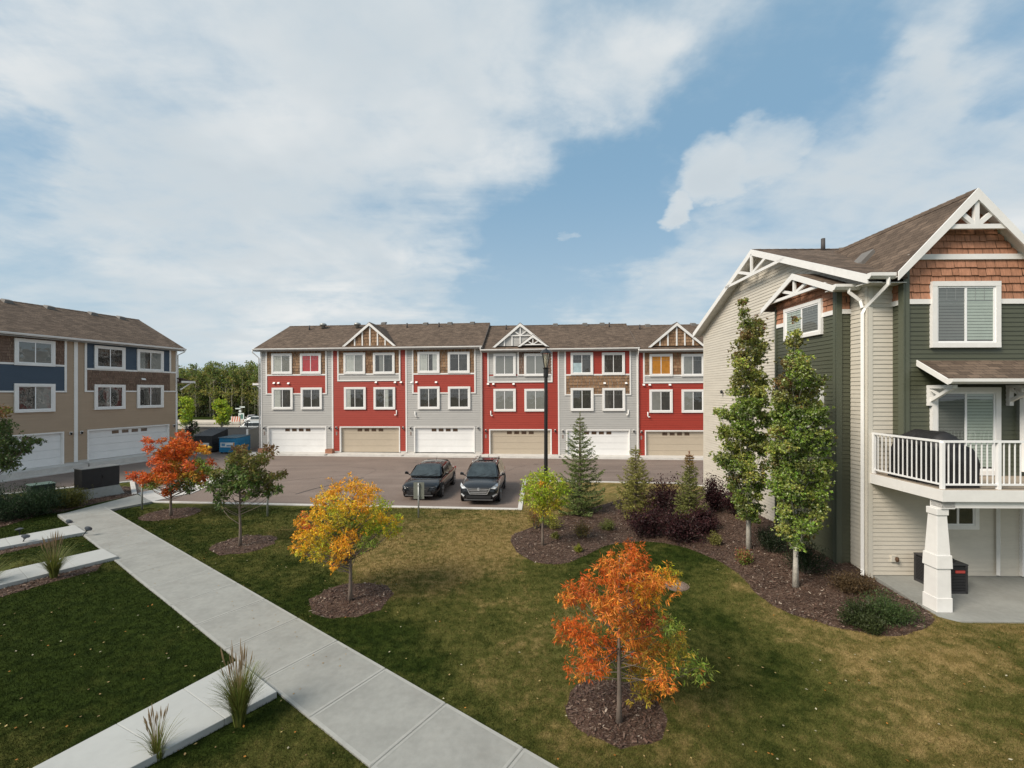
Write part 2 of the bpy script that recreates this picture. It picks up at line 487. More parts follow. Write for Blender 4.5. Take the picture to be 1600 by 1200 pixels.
def window(F_, s0, s1, h0, h1, parent, left='dark', right='dark', munt=True, tw=0.12, blind=None, label=None, split=0.5, proud=0.055, sill=False):
    """window > frame, two panes, what hangs behind them"""
    proud += .03
    t = MB()
    fbox(t, F_, s0, s1, h1 - tw, h1, 0, proud); fbox(t, F_, s0, s1, h0, h0 + tw, 0, proud)
    fbox(t, F_, s0, s0 + tw, h0 + tw, h1 - tw, 0, proud - .003); fbox(t, F_, s1 - tw, s1, h0 + tw, h1 - tw, 0, proud - .003)
    W = t.build('window', M_WHITE, parent, label=label)
    a, b, c, e = s0 + tw, s1 - tw, h0 + tw, h1 - tw
    F_ = F_.shift(.026)
    m = a + (b - a) * split
    f = MB(); sw = 0.04
    fbox(f, F_, a, b, e - sw, e, .002, .042); fbox(f, F_, a, b, c, c + sw, .002, .042)
    for x0, x1 in ((a, a + sw), (b - sw, b), (m - sw * .6, m + sw * .6)): fbox(f, F_, x0, x1, c + sw, e - sw, .002, .04)
    if munt:
        mu = MB()
        hh = e - (e - c) * 0.25
        for p, q in ((a + sw, m - sw * .6), (m + sw * .6, b - sw)):
            fbox(mu, F_, p, q, hh - .005, hh + .005, .027, .031)
            for k in (1, 2):
                x = p + (q - p) * k / 3
                fbox(mu, F_, x - .004, x + .004, hh + .009, e - sw, .027, .031)
    f.build('frame', M_SASH, W)
    if munt: mu.build('grille_bars', mat('grille_bars', (.30, .30, .29), .5), W)
    r = MB(); fbox(r, F_, a, b, c, e, .0165, .0185); r.build('room_backing', M_ROOM, W)
    for (p, q, kind) in ((a + sw, m - sw * .6, left), (m + sw * .6, b - sw, right)):
        g_ = MB(); g_.quad(F_.p(p, c + sw, .033), F_.p(q, c + sw, .033), F_.p(q, e - sw, .033), F_.p(p, e - sw, .033)); g_.build('pane', M_GLASS, W)
        if not kind: continue
        x0, x1, ch0 = p, q, c + sw
        kd = kind
        if ':' in kind:                                   # 'white:0.5' covers that share from the left, '-0.5' from the right, 'v0.5' the lower part
            kd, fr = kind.split(':')
            if fr[0] == 'v':
                hh1 = c + sw + (e - c - 2 * sw) * float(fr[1:])
            else:
                fr = float(fr); hh1 = e - sw
                if fr > 0: x1 = p + (q - p) * fr
                else: x0 = q + (q - p) * fr
        if ':' not in kind or fr.__class__ is float: hh1 = e - sw
        if kd in ('blind', 'green', 'gblind'):
            cb = MB(); st = 0.075; z = hh1
            while z > ch0 + st * .6:
                cb.quad(F_.p(x0, z - st * .86, .026), F_.p(x1, z - st * .86, .026), F_.p(x1, z, .021), F_.p(x0, z, .021)); z -= st
            cb.build('blind', CURT[kd], W)
        else:
            cb = MB(); n = max(4, int((x1 - x0) / 0.035)); pts = []
            for k in range(n + 1):
                x = x0 + (x1 - x0) * k / n; pts.append((x, .0235 + .0035 * math.sin(k * 1.9 + 0.7 * math.sin(k))))
            for k in range(n):
                cb.quad(F_.p(pts[k][0], ch0, pts[k][1]), F_.p(pts[k + 1][0], ch0, pts[k + 1][1]), F_.p(pts[k + 1][0], hh1, pts[k + 1][1]), F_.p(pts[k][0], hh1, pts[k][1]))
            cb.build('curtain', CURT[kd], W)
    return W


def garage(F_, s0, s1, h0, h1, parent, m, label=None):
    """garage_door in its opening (opening = outer edge of the trim) > pane"""
    t = MB(); tw = 0.09
    fbox(t, F_, s0, s1, h1 - tw, h1, -.02, .05)
    fbox(t, F_, s0, s0 + tw, h0, h1 - tw, -.02, .047); fbox(t, F_, s1 - tw, s1, h0, h1 - tw, -.02, .047)
    fbox(t, F_, s0 + tw, s0 + tw + .02, h0, h1 - tw - .02, -.22, -.0205); fbox(t, F_, s1 - tw - .02, s1 - tw, h0, h1 - tw - .02, -.22, -.0205)
    fbox(t, F_, s0 + tw, s1 - tw, h1 - tw - .02, h1 - tw, -.22, -.0205)
    t.build('garage_frame', M_WHITE, parent)
    a, b, c, e = s0 + tw + .02, s1 - tw - .02, h0, h1 - tw - .02
    dmb = MB(); n = 4; ph = (e - c) / n
    for k in range(n):
        fbox(dmb, F_, a, b, c + k * ph + .008, c + (k + 1) * ph - .004, -.17, -.13)
        for j in range(5): pass
    fbox(dmb, F_, a, b, c, e, -.20, -.1705)
    D = dmb.build('garage_door', m, parent, bevel=0.004, label=label)
    wd = b - a
    for k in range(4):
        x = a + wd * (0.275 + k * 0.122)
        q = MB(); fbox(q, F_, x, x + wd * .082, e - ph * .62, e - ph * .16, -.135, -.124); q.build('pane', mat('garage_window', (0.10, 0.065, 0.045) if m is M_DOORW else (0.05, 0.035, 0.025), 0.15, var=.3), D)


def wall_lamp(F_, s, h, parent, dark=True):
    t = MB(); fbox(t, F_, s - .06, s + .06, h - .10, h + .10, .012, .05)
    fbox(t, F_, s - .05, s + .05, h + .06, h + .10, .05, .17)
    L = t.build('wall_lamp', M_WHITE, parent)
    q = MB(); c = F_.p(s, h, .12); q.lathe([(.0, -.12), (.05, -.11), (.06, .04), (.03, .07)], 8, c); q.build('lamp_shade', M_BLACK, L)


def vent_cap(F_, s, h, parent, w_=.12):
    t = MB(); t.prism([F_.p(s - w_, h - .07, .012), F_.p(s - w_, h + .08, .012), F_.p(s - w_, h + .06, .05), F_.p(s - w_, h - .06, .13)], F_.u * (2 * w_))
    t.build('vent_hood', M_WHITE, parent)


def flue(F_, s, h, parent, side=1):
    t = MB()
    t.tube([F_.p(s, h + .32, .07), F_.p(s, h, .07), F_.p(s + .06 * side, h - .09, .10), F_.p(s + .16 * side, h - .05, .13)], .045, 8)
    t.tube([F_.p(s, h + .30, 0), F_.p(s, h + .30, .10)], .04, 8)
    t.build('flue_pipe', M_WHITE, parent, smooth=True)


def gable_roof(parent, x0, x1, ye, yr, ze, zr, m, yb=None, th=0.16, name='roof'):
    """ridge runs along x"""
    yb = yb if yb is not None else 2 * yr - ye
    sl_ = (zr - ze) / (yr - ye); zb = zr - sl_ * (yb - yr)
    t = MB()
    t.hexa([(x0, ye, ze - th), (x1, ye, ze - th), (x1, yr, zr - th), (x0, yr, zr - th), (x0, ye, ze), (x1, ye, ze), (x1, yr, zr), (x0, yr, zr)])
    t.hexa([(x0, yr, zr - th), (x1, yr, zr - th), (x1, yb, zb - th), (x0, yb, zb - th), (x0, yr, zr), (x1, yr, zr), (x1, yb, zb), (x0, yb, zb)])
    R = t.build(name, m, parent)
    c = MB(); n = int((x1 - x0) / .3)
    for k in range(n):                                  # ridge caps
        a = x0 + (x1 - x0) * k / n; b = x0 + (x1 - x0) * (k + 1) / n
        c.quad((a, yr - .16, zr - .16 * sl_ + .012), (b + .03, yr - .16, zr - .16 * sl_ + .022), (b + .03, yr, zr + .03), (a, yr, zr + .02))
        c.quad((a, yr, zr + .02), (b + .03, yr, zr + .03), (b + .03, yr + .16, zr - .16 * sl_ + .022), (a, yr + .16, zr - .16 * sl_ + .012))
    c.build('ridge_cap', m, R)
    return R


def gutter_x(parent, x0, x1, ye, z, zh=.13):
    t = MB()
    t.prism([(x0, ye + .005, z), (x0, ye - .11, z), (x0, ye - .115, z - .05), (x0, ye - .06, z - zh), (x0, ye + .005, z - zh)], (x1 - x0, 0, 0))
    t.build('gutter', M_WHITE, parent)


def roof_vent(parent, x, y, z, sl_, kind):
    t = MB()
    if kind == 'pot':
        t.lathe([(.17, 0), (.17, .22), (.2, .23), (.30, .27), (.32, .36), (.28, .46), (.10, .52), (.0, .53)], 14, (x, y, z)); t.build('roof_vent', M_GALV, parent, smooth=True)
    elif kind == 'pipe':
        t.lathe([(.07, -.1), (.065, .42), (.0, .43)], 10, (x, y, z)); t.build('vent_pipe', mat('vent_pipe', (0.05, .045, .045), .7), parent, smooth=True)
    else:
        w_ = .24
        t.hexa([(x - w_, y - w_, z - w_ * sl_), (x + w_, y - w_, z - w_ * sl_), (x + w_, y + w_, z + w_ * sl_), (x - w_, y + w_, z + w_ * sl_),
                (x - w_ * .8, y - w_ * 1.0, z + .10), (x + w_ * .8, y - w_ * 1.0, z + .10), (x + w_ * .8, y + w_ * .8, z + .22), (x - w_ * .8, y + w_ * .8, z + .22)])
        t.build('roof_vent', mat('box_vent', (.15, .14, .13), .7), parent)


def cross_gable(F_, xa, za, xl, zl, xr, zr, roof, parent, infill, mullions, rng, zb=None, kind='plain'):
    """false gable on the roof; the face stands at d = -.08. roof = (ye, slope, ze)"""
    ye, sl_, ze = roof
    rt = MB(); d = 0.12
    back = lambda z: (z - ze) / sl_ + ye
    fy = F_.p(0, 0, d).y
    A = (xa, fy, za); B = (xa, back(za) + .05, za)
    L = (xl, fy, zl); L2 = (xl, max(fy + .02, back(zl)), zl)
    R = (xr, fy, zr); R2 = (xr, max(fy + .02, back(zr)), zr)
    rt.prism([A, B, L2, L], (0, 0, .06)); rt.prism([A, R, R2, B], (0, 0, .06))
    G = rt.build('gable_roof', M_ROOFY, parent)
    mid = MB()
    def lim(h):
        t = (h - zl) / (za - zl); return (xl + (xa - xl) * t + .05, xr + (xa - xr) * t - .05)
    zb = zb if zb is not None else zl
    fb = F_.shift(-0.02)
    bk = MB(); l0, r0 = lim(zb)
    bk.prism([fb.p(l0, zb, -.01), fb.p(r0, zb, -.01), fb.p(xa, za - .04, -.01)], -fb.n * .12)
    bk.build('gable_wall', infill[1] if infill[0] == 'siding' else M_SHK_BR, G)
    if infill[0] == 'siding': siding(mid, fb, zb, za - .1, 0, 0, lim=lim, exp=.12)
    else: shakes(mid, fb, zb, za - .1, 0, 0, rng, lim=lim)
    mid.build('gable_infill', infill[1], G)
    tr = MB(); w_ = .17
    for (x, z) in ((xl, zl), (xr, zr)):
        tr.hexa([F_.p(x, z, d + .045), F_.p(xa, za, d + .045), F_.p(xa, za, d), F_.p(x, z, d), F_.p(x, z, d + .045) + Vector((0, 0, -w_ * .2)), F_.p(xa, za - w_ * 1.5, d + .045), F_.p(xa, za - w_ * 1.5, d), F_.p(x, z, d) + Vector((0, 0, -w_ * .2))])
        sgn = 1 if x < xa else -1
        tr.hexa([F_.p(x, z - .02, d + .04), F_.p(xa, za - .02, d + .04), F_.p(xa, za - .02, d), F_.p(x, z - .02, d),
                 F_.p(x + sgn * .02 + sgn * w_ * 1.1, z - .03, d + .04), F_.p(xa, za - w_ * 1.55, d + .04), F_.p(xa, za - w_ * 1.55, d), F_.p(x + sgn * .02 + sgn * w_ * 1.1, z - .03, d)])
    tr.each('bargeboard', M_WHITE, G)
    if kind == 'plain':
        mu = MB()
        for x in mullions:
            t = 1 - abs(x - xa) / (abs(xl - xa) if x < xa else abs(xr - xa)); top = zl + (za - zl) * t - .10
            fbox(mu, fb, x - .055, x + .055, zb, top, .01, .06)
        mu.each('gable_batten', M_WHITE, G)
    return G, fb, lim


def truss(F_, xa, za, xl, zl, d, wt, parent, zt, w2=.09, posts=True):
    """king-post ornament: collar at height zt with post and two struts"""
    t = MB(); k = (zt - zl) / (za - zl); hw = (xa - xl) * (1 - k)
    fbox(t, F_, xa - hw + .04, xa + hw - .04, zt - w2 / 2, zt + w2 / 2, d, d + wt)
    fbox(t, F_, xa - w2 / 2, xa + w2 / 2, zt + w2 / 2, za - .12, d, d + wt)
    hh = (za - zt)
    for sgn in (-1, 1):
        a = F_.p(xa + sgn * .03, zt + .04, d + wt * .5); b = F_.p(xa + sgn * hw * .50, zt + hh * .43, d + wt * .5)
        t.bar(a, b, w2, wt * .9, up=(F_.n.x, F_.n.y, F_.n.z))
    return t.build('gable_truss', M_WHITE, parent)


def downpipe(mbp, pts, r=.04):
    mbp.tube(pts, r, 8)


def loc_matrix(o):
    return Matrix.LocRotScale(o.location, o.rotation_euler, None)


# ================================================================ RED AND GREY TOWNHOUSE ROW
YAW = -math.radians(3.83)
Y0 = 36 / (1 + 1e-4 * (408 - 700))
red = empty('townhouse_row', ((408 - HX) * Y0 / F, Y0, -0.15), (0, -0.0060, YAW),
            'three storey row of red and grey townhouses facing the parking lot', 'townhouse row')
RF = Frame((0, 0, 0), (1, 0, 0), (0, -1, 0), loc_matrix(red))
rng = random.Random(5)
units = [
    dict(b=(408, 520), base=M_GREY, panel=(417, 510.5), top=('shake', M_SHK_BR), low=M_RED, belt=585.8, bot=616.2, deep=True,
         uw=[(424.4, 456.5, 552.6, 584.3, 'white', 'grey'), (469.1, 501.8, 552.3, 584, 'red', 'red')],
         lw=[(425.1, 457.8, 605.8, 639.7, 'white:0.8', None), (470.2, 503.4, 605.6, 639.5, 'dark', 'dark:0.4')], gar=(418.3, 510.6, 666.3, 706.8, M_DOORW)),
    dict(b=(520, 635), base=M_RED, panel=(528.8, 625.4), top=('shake', M_SHK_BR), low=M_GREY, belt=584.6, bot=595.4, deep=False,
         uw=[(537, 570.8, 551.3, 584.3, 'white', 'grey'), (583, 616.8, 551.3, 584.3, 'grey:-0.55', 'dark:0.4')],
         lw=[(537.6, 571.7, 604.9, 639.7, 'white:0.5', 'dark'), (583.8, 617.7, 604.9, 639.7, None, 'white:0.45')], gar=(531, 625.4, 666.3, 706.8, M_DOORB)),
    dict(b=(635, 753), base=M_GREY, panel=(645.4, 742.8), top=('shake', M_SHK_BR), low=M_RED, belt=584, bot=615, deep=True,
         uw=[(652.5, 686.9, 550, 582.9, 'white:0.9', 'white:-0.55'), (699.6, 734, 550, 582.9, 'dark', None)],
         lw=[(652.8, 687.1, 604, 639.3, 'dark:0.5', 'dark'), (700, 735, 604, 639.3, 'dark', 'dark:0.5')], gar=(647, 742.3, 666.3, 707.2, M_DOORW)),
    dict(b=(753, 873), base=M_RED, panel=(763, 862.6), top=('siding', M_GREY), low=M_GREY, belt=585.9, bot=597.6, deep=False, split=810,
         uw=[(771, 806, 552.6, 587.6, 'blind', 'blind'), (818.8, 853.8, 552.6, 587.6, 'blind', 'blind')],
         lw=[(771, 806, 607.6, 642.8, 'blind', 'blind'), (819.3, 854.3, 607.6, 642.8, 'blind', 'blind')], gar=(764.3, 862.2, 670.5, 711.8, M_DOORB)),
    dict(b=(873, 996), base=M_GREY, panel=(883.3, 985.2), top=('siding', M_RED), low='shake', belt=585.5, bot=617.6, deep=True,
         uw=[(891.5, 926.8, 551, 585.8, 'bluesheet:v0.55', None), (940.4, 976.3, 551, 585.8, 'dark', 'dark')],
         lw=[(891.5, 927.4, 606.3, 642, None, 'dark'), (941, 976.9, 606.3, 642, 'dark', 'dark')], gar=(884.7, 984.6, 670.9, 711.7, M_DOORW)),
    dict(b=(996, 1120), base=M_RED, panel=(1006, 1109), top=('shake', M_SHK_BR), low=M_GREY, belt=586.7, bot=598.6, deep=False,
         uw=[(1014.7, 1050.9, 553.2, 588, 'orange', 'orange'), (1064.4, 1100.5, 553.2, 588, 'grey', None)],
         lw=[(1014.7, 1050.9, 608.5, 644.8, 'grey', 'dark'), (1065, 1101.2, 608.5, 644.8, 'grey', 'dark')], gar=(1007.4, 1107, 672.3, 714.8, M_DOORB)),
]
groups = [(0, 3), (3, 5), (5, 6)]
eaves = [(548.0, 403), (549.0, 753), (549.2, 998)]
roofs = []
EY, RY = -0.45, 5.0
for gi, (ua, ub) in enumerate(groups):
    # eave height from the eave line of the photo (plane of the eave)
    _, ze = RF.pix(eaves[gi][1] + 60, eaves[gi][0] - 3.5, -EY)
    xs0 = RF.pix(units[ua]['b'][0], 640)[0]; xs1 = RF.pix(units[ub - 1]['b'][1], 640)[0]
    zr = ze + 2.78
    x0 = xs0 - (0.40 if gi == 0 else 0.02); x1 = xs1 + (0.40 if gi == 2 else 0.0)
    if gi < 2: x1 += 0.10
    roofs.append((EY, (zr - ze) / (RY - EY), ze))
    R = gable_roof(red, x0, x1, EY, RY, ze, zr, M_ROOFX)
    gutter_x(red, x0, x1, EY - .003, ze + .01)
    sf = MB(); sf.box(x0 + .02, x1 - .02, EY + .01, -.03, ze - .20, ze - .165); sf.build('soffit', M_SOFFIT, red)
    # end bargeboards
    bb = MB(); sl_ = (zr - ze) / (RY - EY)
    for xx in ([x0 - .03] if gi == 0 else []) + [x1 + .003]:
        for (ya, za_, yb_, zb_) in ((EY, ze, RY, zr), (2 * RY - EY, ze, RY, zr)):
            bb.hexa([(xx, ya, za_ - .02), (xx + .03, ya, za_ - .02), (xx + .03, yb_, zb_ - .02), (xx, yb_, zb_ - .02),
                     (xx, ya, za_ - .19), (xx + .03, ya, za_ - .19), (xx + .03, yb_, zb_ - .19), (xx, yb_, zb_ - .19)])
    bb.each('bargeboard', mat('roof_edge', (0.18, .15, .13), .7), red)
    # body of the houses
    bd = MB()
    bd.prism([(xs0, .0 if False else .001, -.6), (xs0, 10, -.6), (xs0, 10, ze - .17), (xs0, RY, zr - .18), (xs0, .001, ze - .17 + .001)], (xs1 - xs0, 0, 0))
    # keep the garage recesses open: body starts .25 m in, thin skins fill the front
    bd = MB()
    bd.prism([(xs0 + .002, .25, -.6), (xs0 + .002, 10, -.6), (xs0 + .002, 10, ze - .17), (xs0 + .002, RY, zr - .18), (xs0 + .002, .25, ze - .06)], (xs1 - xs0 - .004, 0, 0))
    bd.build('wall', M_GREY if gi == 0 else M_RED, red)
for ui, U in enumerate(units):
    gi = 0 if ui < 3 else (1 if ui < 5 else 2)
    ze = roofs[gi][2]
    s0 = RF.pix(U['b'][0], 640)[0]; s1 = RF.pix(U['b'][1], 640)[0]
    top = ze - .165
    ga, gb, gt, gbm, gm = U['gar']
    g0, gtop = RF.pix(ga, gt); g1, gbot = RF.pix(gb, gbm)
    gbot = min(gbot, .35)
    p0 = RF.pix(U['panel'][0], 640)[0]; p1 = RF.pix(U['panel'][1], 640)[0]
    belt = RF.pix(640, U['belt'])[1] + 0.006 * (s0 - RF.pix(640, 640)[0]) * 0
    belt = RF.pix((U['b'][0] + U['b'][1]) / 2, U['belt'])[1]; bot = RF.pix((U['b'][0] + U['b'][1]) / 2, U['bot'])[1]
    skin = MB()
    for (a, b, c, e) in ((s0, g0 + .02, -.5, gtop), (g1 - .02, s1, -.5, gtop), (s0, s1, gtop - .02, top + .1)): fbox(skin, RF, a, b, c, e, -.25, -.002)
    skin.build('wall', U['base'], red)
    sd = MB()
    fnd = gbot + .12
    siding(sd, RF, fnd, top, s0, s1, holes=[(g0 + .03, g1 - .03, -9, gtop - .03), (p0, p1, bot + .02, 99)], exp=.19, d=.026)
    sd.build('siding', U['base'], red)
    fd = MB(); fbox(fd, RF, s0, g0, -.5, fnd - .004, -.1, .004); fbox(fd, RF, g1, s1, -.5, fnd - .004, -.1, .004); fd.each('foundation', M_CONC2, red)
    # panels, a hand proud of the wall
    PF = RF.shift(.03)
    bk = MB(); fbox(bk, RF, p0, p1, bot, top, -.001, .029); bk.build('panel', U['base'], red)
    kind, m = U['top']
    pm = MB()
    if kind == 'shake': shakes(pm, PF, belt + .06, top, p0, p1, rng); pm.build('shakes', m, red)
    else: siding(pm, PF, belt + .06, top, p0, p1, exp=.19); pm.build('siding', m, red)
    if U.get('split'):
        spx = RF.pix(U['split'], 640)[0]
        pm = MB(); bk = MB(); fbox(bk, PF, spx, p1, belt, top, .012, .03); bk.build('panel', M_GREY, red)
        shakes(pm, PF.shift(.03), belt + .06, top, spx, p1, rng); pm.build('shakes', M_SHK_DK, red)
    lo = MB()
    if U['low'] == 'shake': shakes(lo, PF, bot + .08, belt - .06, p0, p1, rng); lo.build('shakes', M_SHK_BR, red)
    else: siding(lo, PF, bot + .08, belt - .06, p0, p1, exp=.19); lo.build('siding', U['low'], red)
    tr = MB(); dd = .075
    fbox(tr, RF, p0 - .05, p0 + .07, bot, top, .0, dd); fbox(tr, RF, p1 - .07, p1 + .05, bot, top, .0, dd)
    fbox(tr, RF, p0 + .07, p1 - .07, bot, bot + .10, .0, dd - .003)
    a = p0 if not U.get('split') else spx
    fbox(tr, RF, a + .07, p1 - .07, belt - .06, belt + .06, .0, dd + (.03 if U.get('split') else -.003))
    if U.get('split'): fbox(tr, RF, spx - .05, spx + .07, belt - .06, top, .0, dd + .027)
    for sx_ in ([s0 + .03] if ui == 0 else []) + [s1]: fbox(tr, RF, sx_ - .06, sx_ + .06, fnd - .1, top, .0, .045)
    tr.build('trim', M_WHITE, red)
    for (a, b, t_, bo, l, r) in U['uw'] + U['lw']:
        up = t_ < 600
        fr = PF.shift(.03) if (up and U.get('split') and a > U['split']) else PF
        c0, h1 = RF.pix(a, t_, .06); c1, h0 = RF.pix(b, bo, .06)
        window(fr if (up or U['deep']) else RF.shift(.012), c0, c1, h0, h1, red, l, r, tw=.17, proud=.065, munt=not (l == 'blind'))
    garage(RF, g0, g1, gbot, gtop, red, gm)
    for s in (g0 - .28, g1 + .28): wall_lamp(RF, s, gtop - .12, red)
    nb = MB(); fbox(nb, RF, g0 - .34, g0 - .22, gtop - .75, gtop - .45, .012, .03); nb.build('meter_box', mat('meter_box', (.25, .2, .18), .6), red)
for (px, py) in ((429, 598.5), (436, 598.5), (451.5, 599), (588, 597.3), (617.8, 597.3), (627, 597.3), (643.5, 597.5), (651, 597.3), (681.7, 597.3), (762.7, 600), (771, 600), (802.5, 600), (944.5, 598.7), (978, 598.7), (1005.5, 601.2), (1014.8, 601.2), (1046.3, 601.2)):
    s, h = RF.pix(px, py); vent_cap(RF.shift(.035), s, h, red, .09)
for (px, py, sd_) in ((620, 647, -1), (649, 649, 1), (767, 648, 1), (981.5, 647, -1), (1012, 650, 1)):
    s, h = RF.pix(px, py); flue(RF, s, h, red, sd_)
# roof furniture
for gi, lst in ((0, [(505, 'pot', 4.2), (558.5, 'pot', 4.2), (483.5, 'pipe', 3.9), (636, 'pipe', 4.1), (686, 'pipe', 4.1), (665, 'box', 4.9), (703, 'box', 4.9), (738, 'box', 4.9), (600, 'box', 5.2)]),
                (1, [(791, 'pipe', 4.0), (952, 'pipe', 4.2), (868, 'box', 4.9), (914, 'box', 4.9), (941, 'box', 4.9)]), (2, [(999.5, 'pipe', 4.0), (1012, 'box', 4.8), (1083, 'box', 4.9)])):
    ye, sl_, ze = roofs[gi]
    for px, kd, y in lst:
        x = RF.pix(px, 510, -y)[0]; roof_vent(red, x, y, ze + (y - ye) * sl_, sl_, kd)
# ornamental gables
def cg(gi, apex, foot_l, foot_r, infill, mull, kind='plain'):
    xa, za = RF.pix(*apex, .12); xl, zl = RF.pix(*foot_l, .12); xr, zr_ = RF.pix(*foot_r, .12)
    ye, sl_, ze = roofs[gi]
    return cross_gable(RF, xa, za, xl, zl, xr, zl, roofs[gi], red, infill, [RF.pix(q_, 530, .1)[0] for q_ in mull], rng, zb=zl + .10, kind=kind), (xa, za, xl, zl, xr)
cg(0, (576.8, 504), (533.7, 542.3), (619.5, 541.5), ('shake', M_SHK_BR), (553.5, 565.5, 577.4, 589.3, 601.2))
(G4, fb4, lim4), (xa, za, xl, zl, xr) = cg(1, (812.7, 505), (769.8, 542.5), (858, 542.5), ('siding', M_GREY), (), 'x')
truss(RF, xa, za, xl, zl, .03, .05, G4, zl + (za - zl) * .48, .09)
t = MB()
for q_ in (788, 800, 812.7):
    x = RF.pix(q_, 530, .1)[0]; fbox(t, fb4, x - .05, x + .05, zl + .1, min(zl + (za - zl) * .45, zl + (za - zl) * (1 - abs(x - xa) / (xa - xl)) - .1), .02, .07)
t.each('gable_batten', M_WHITE, G4)
# the smaller gable set in front of the same one
x2, z2 = RF.pix(832.5, 523, .3); x2l, _ = RF.pix(808.7, 543.3, .3); x2r = 2 * x2 - x2l
F2 = RF.shift(.22)
gg = MB(); gg.prism([F2.p(x2l, zl, .08), F2.p(x2, z2, .08), F2.p(x2, z2, -.25), F2.p(x2l, zl, -.25)], (0, 0, .05)); gg.prism([F2.p(x2r, zl, .08), F2.p(x2, z2, .08), F2.p(x2, z2, -.25), F2.p(x2r, zl, -.25)], (0, 0, .05))
G5 = gg.build('gable_roof', M_ROOFY, red)
bk = MB(); bk.prism([F2.p(x2l + .1, zl + .06, -.02), F2.p(x2r - .1, zl + .06, -.02), F2.p(x2, z2 - .1, -.02)], -F2.n * .2); bk.build('gable_wall', mat('gable_backing', (.12, .09, .07), .8), G5)
tr = MB()
for x in (x2l, x2r):
    sg = 1 if x < x2 else -1
    tr.hexa([F2.p(x, zl, .12), F2.p(x2, z2, .12), F2.p(x2, z2, .08), F2.p(x, zl, .08), F2.p(x + sg * .22, zl, .12), F2.p(x2, z2 - .24, .12), F2.p(x2, z2 - .24, .08), F2.p(x + sg * .22, zl, .08)])
tr.each('bargeboard', M_WHITE, G5)
truss(F2, x2, z2, x2l, zl, .0, .06, G5, zl + .16, .08)
cg(2, (1057.8, 504), (1012.9, 542.3), (1103, 542.3), ('shake', M_SHK_BR), (1031.5, 1044, 1057.8, 1070.5, 1083.5))
# left end: corner pipe, side door canopy with bracket, end wall siding
EF = Frame((0, 0, 0), (0, -1, 0), (-1, 0, 0))
es = MB(); ye, sl_, ze = roofs[0]; zr = ze + 2.78
siding(es, EF, .1, ze - .17, -10, 0, exp=.19)
siding(es, EF, ze - .17, zr - .25, 0, 0, lim=lambda h: (-RY - (zr - .2 - h) / sl_, -RY + (zr - .2 - h) / sl_), exp=.19)
es.build('siding', M_GREY, red, label='grey lap siding of the end wall')
dp = MB(); dp.tube([(-.38, -.52, ze - .1), (-.38, -.50, ze - .3), (-.08, -.1, ze - .75), (-.07, -.07, .2)], .045, 8); dp.build('downpipe', M_WHITE, red, smooth=True)
for i_, xq in enumerate((753, 997)):
    x = RF.pix(xq, 600)[0]; zz_ = roofs[i_][2]
    dp = MB(); dp.tube([(x - .05, -.5, zz_ - .08), (x - .05, -.48, zz_ - .3), (x + .0, -.12, zz_ - .6), (x + .0, -.10, .1)], .04, 8); dp.build('downpipe', M_WHITE, red, smooth=True)
cn = MB(); zc = RF.pix(402, 600)[1]
cn.hexa([(-1.35, 1.0, zc - .02), (-.0, 1.0, zc + .30), (-.0, 3.2, zc + .30), (-1.35, 3.2, zc - .02), (-1.35, 1.0, zc + .10), (0, 1.0, zc + .42), (0, 3.2, zc + .42), (-1.35, 3.2, zc + .10)])
CN = cn.build('canopy', M_ROOFY, red)
q = MB(); q.box(-1.42, -1.351, .98, 3.22, zc - .10, zc + .11); q.bar((-1.38, .985, zc - .0), (-.0, .985, zc + .02), .03, .16); q.bar((-1.1, 1.1, zc - .08), (-.02, 1.1, zc - 1.0), .09); q.bar((-.05, 1.1, zc - .1), (-.05, 1.1, zc - 1.1), .09); q.build('canopy_bracket', M_WHITE, CN)

# ================================================================ BLUE AND TAUPE TOWNHOUSE ROW (left)
CX, CYY = (276 - HX) * 36.3 / F, 36.3
lyaw = math.atan2(F, 185)
blue = empty('townhouse_row', (CX, CYY, 0.22), (0, 0, lyaw), 'taupe townhouse row with navy blue panels and white garage doors at the left edge', 'townhouse row')
LF = Frame((0, 0, 0), (1, 0, 0), (0, -1, 0), loc_matrix(blue))
S_ = lambda px, py=612, d=0: LF.pix(px, py, d)[0]
H_ = lambda px, py, d=0: LF.pix(px, py, d)[1]
ze = H_(230, 539.6, .5); zr = ze + 2.75; EYb = -.5
LX0 = -26.0
gable_roof(blue, LX0, .38, EYb, 5.0, ze, zr, M_ROOFX)
gutter_x(blue, LX0, .38, EYb - .003, ze + .01)
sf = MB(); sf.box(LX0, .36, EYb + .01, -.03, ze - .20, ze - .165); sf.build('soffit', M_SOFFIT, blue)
sl_ = (zr - ze) / (5.5)
bb = MB()
for (ya, yb_) in ((EYb, 5.0), (10.5, 5.0)):
    bb.hexa([(.383, ya, ze), (.41, ya, ze), (.41, yb_, zr), (.383, yb_, zr), (.383, ya, ze - .17), (.41, ya, ze - .17), (.41, yb_, zr - .17), (.383, yb_, zr - .17)])
bb.each('bargeboard', mat('roof_edge', (.18, .15, .13)), blue)
bd = MB(); bd.prism([(LX0, .25, -.6), (LX0, 10, -.6), (LX0, 10, ze - .17), (LX0, 5, zr - .18), (LX0, .25, ze - .06)], (-LX0 - .002, 0, 0)); bd.build('wall', M_TAUPE, blue)
es = MB(); EF = Frame((0, 0, 0), (0, 1, 0), (1, 0, 0))
siding(es, EF, .1, ze - .17, 0, 10, exp=.19)
siding(es, EF, ze - .17, zr - .25, 0, 0, lim=lambda h: (5 - (zr - .2 - h) / sl_, 5 + (zr - .2 - h) / sl_), exp=.19)
es.build('siding', M_TAUPE, blue, label='taupe lap siding of the end wall')
bnd = S_(118); sep = bnd * 1.0
top = ze - .165
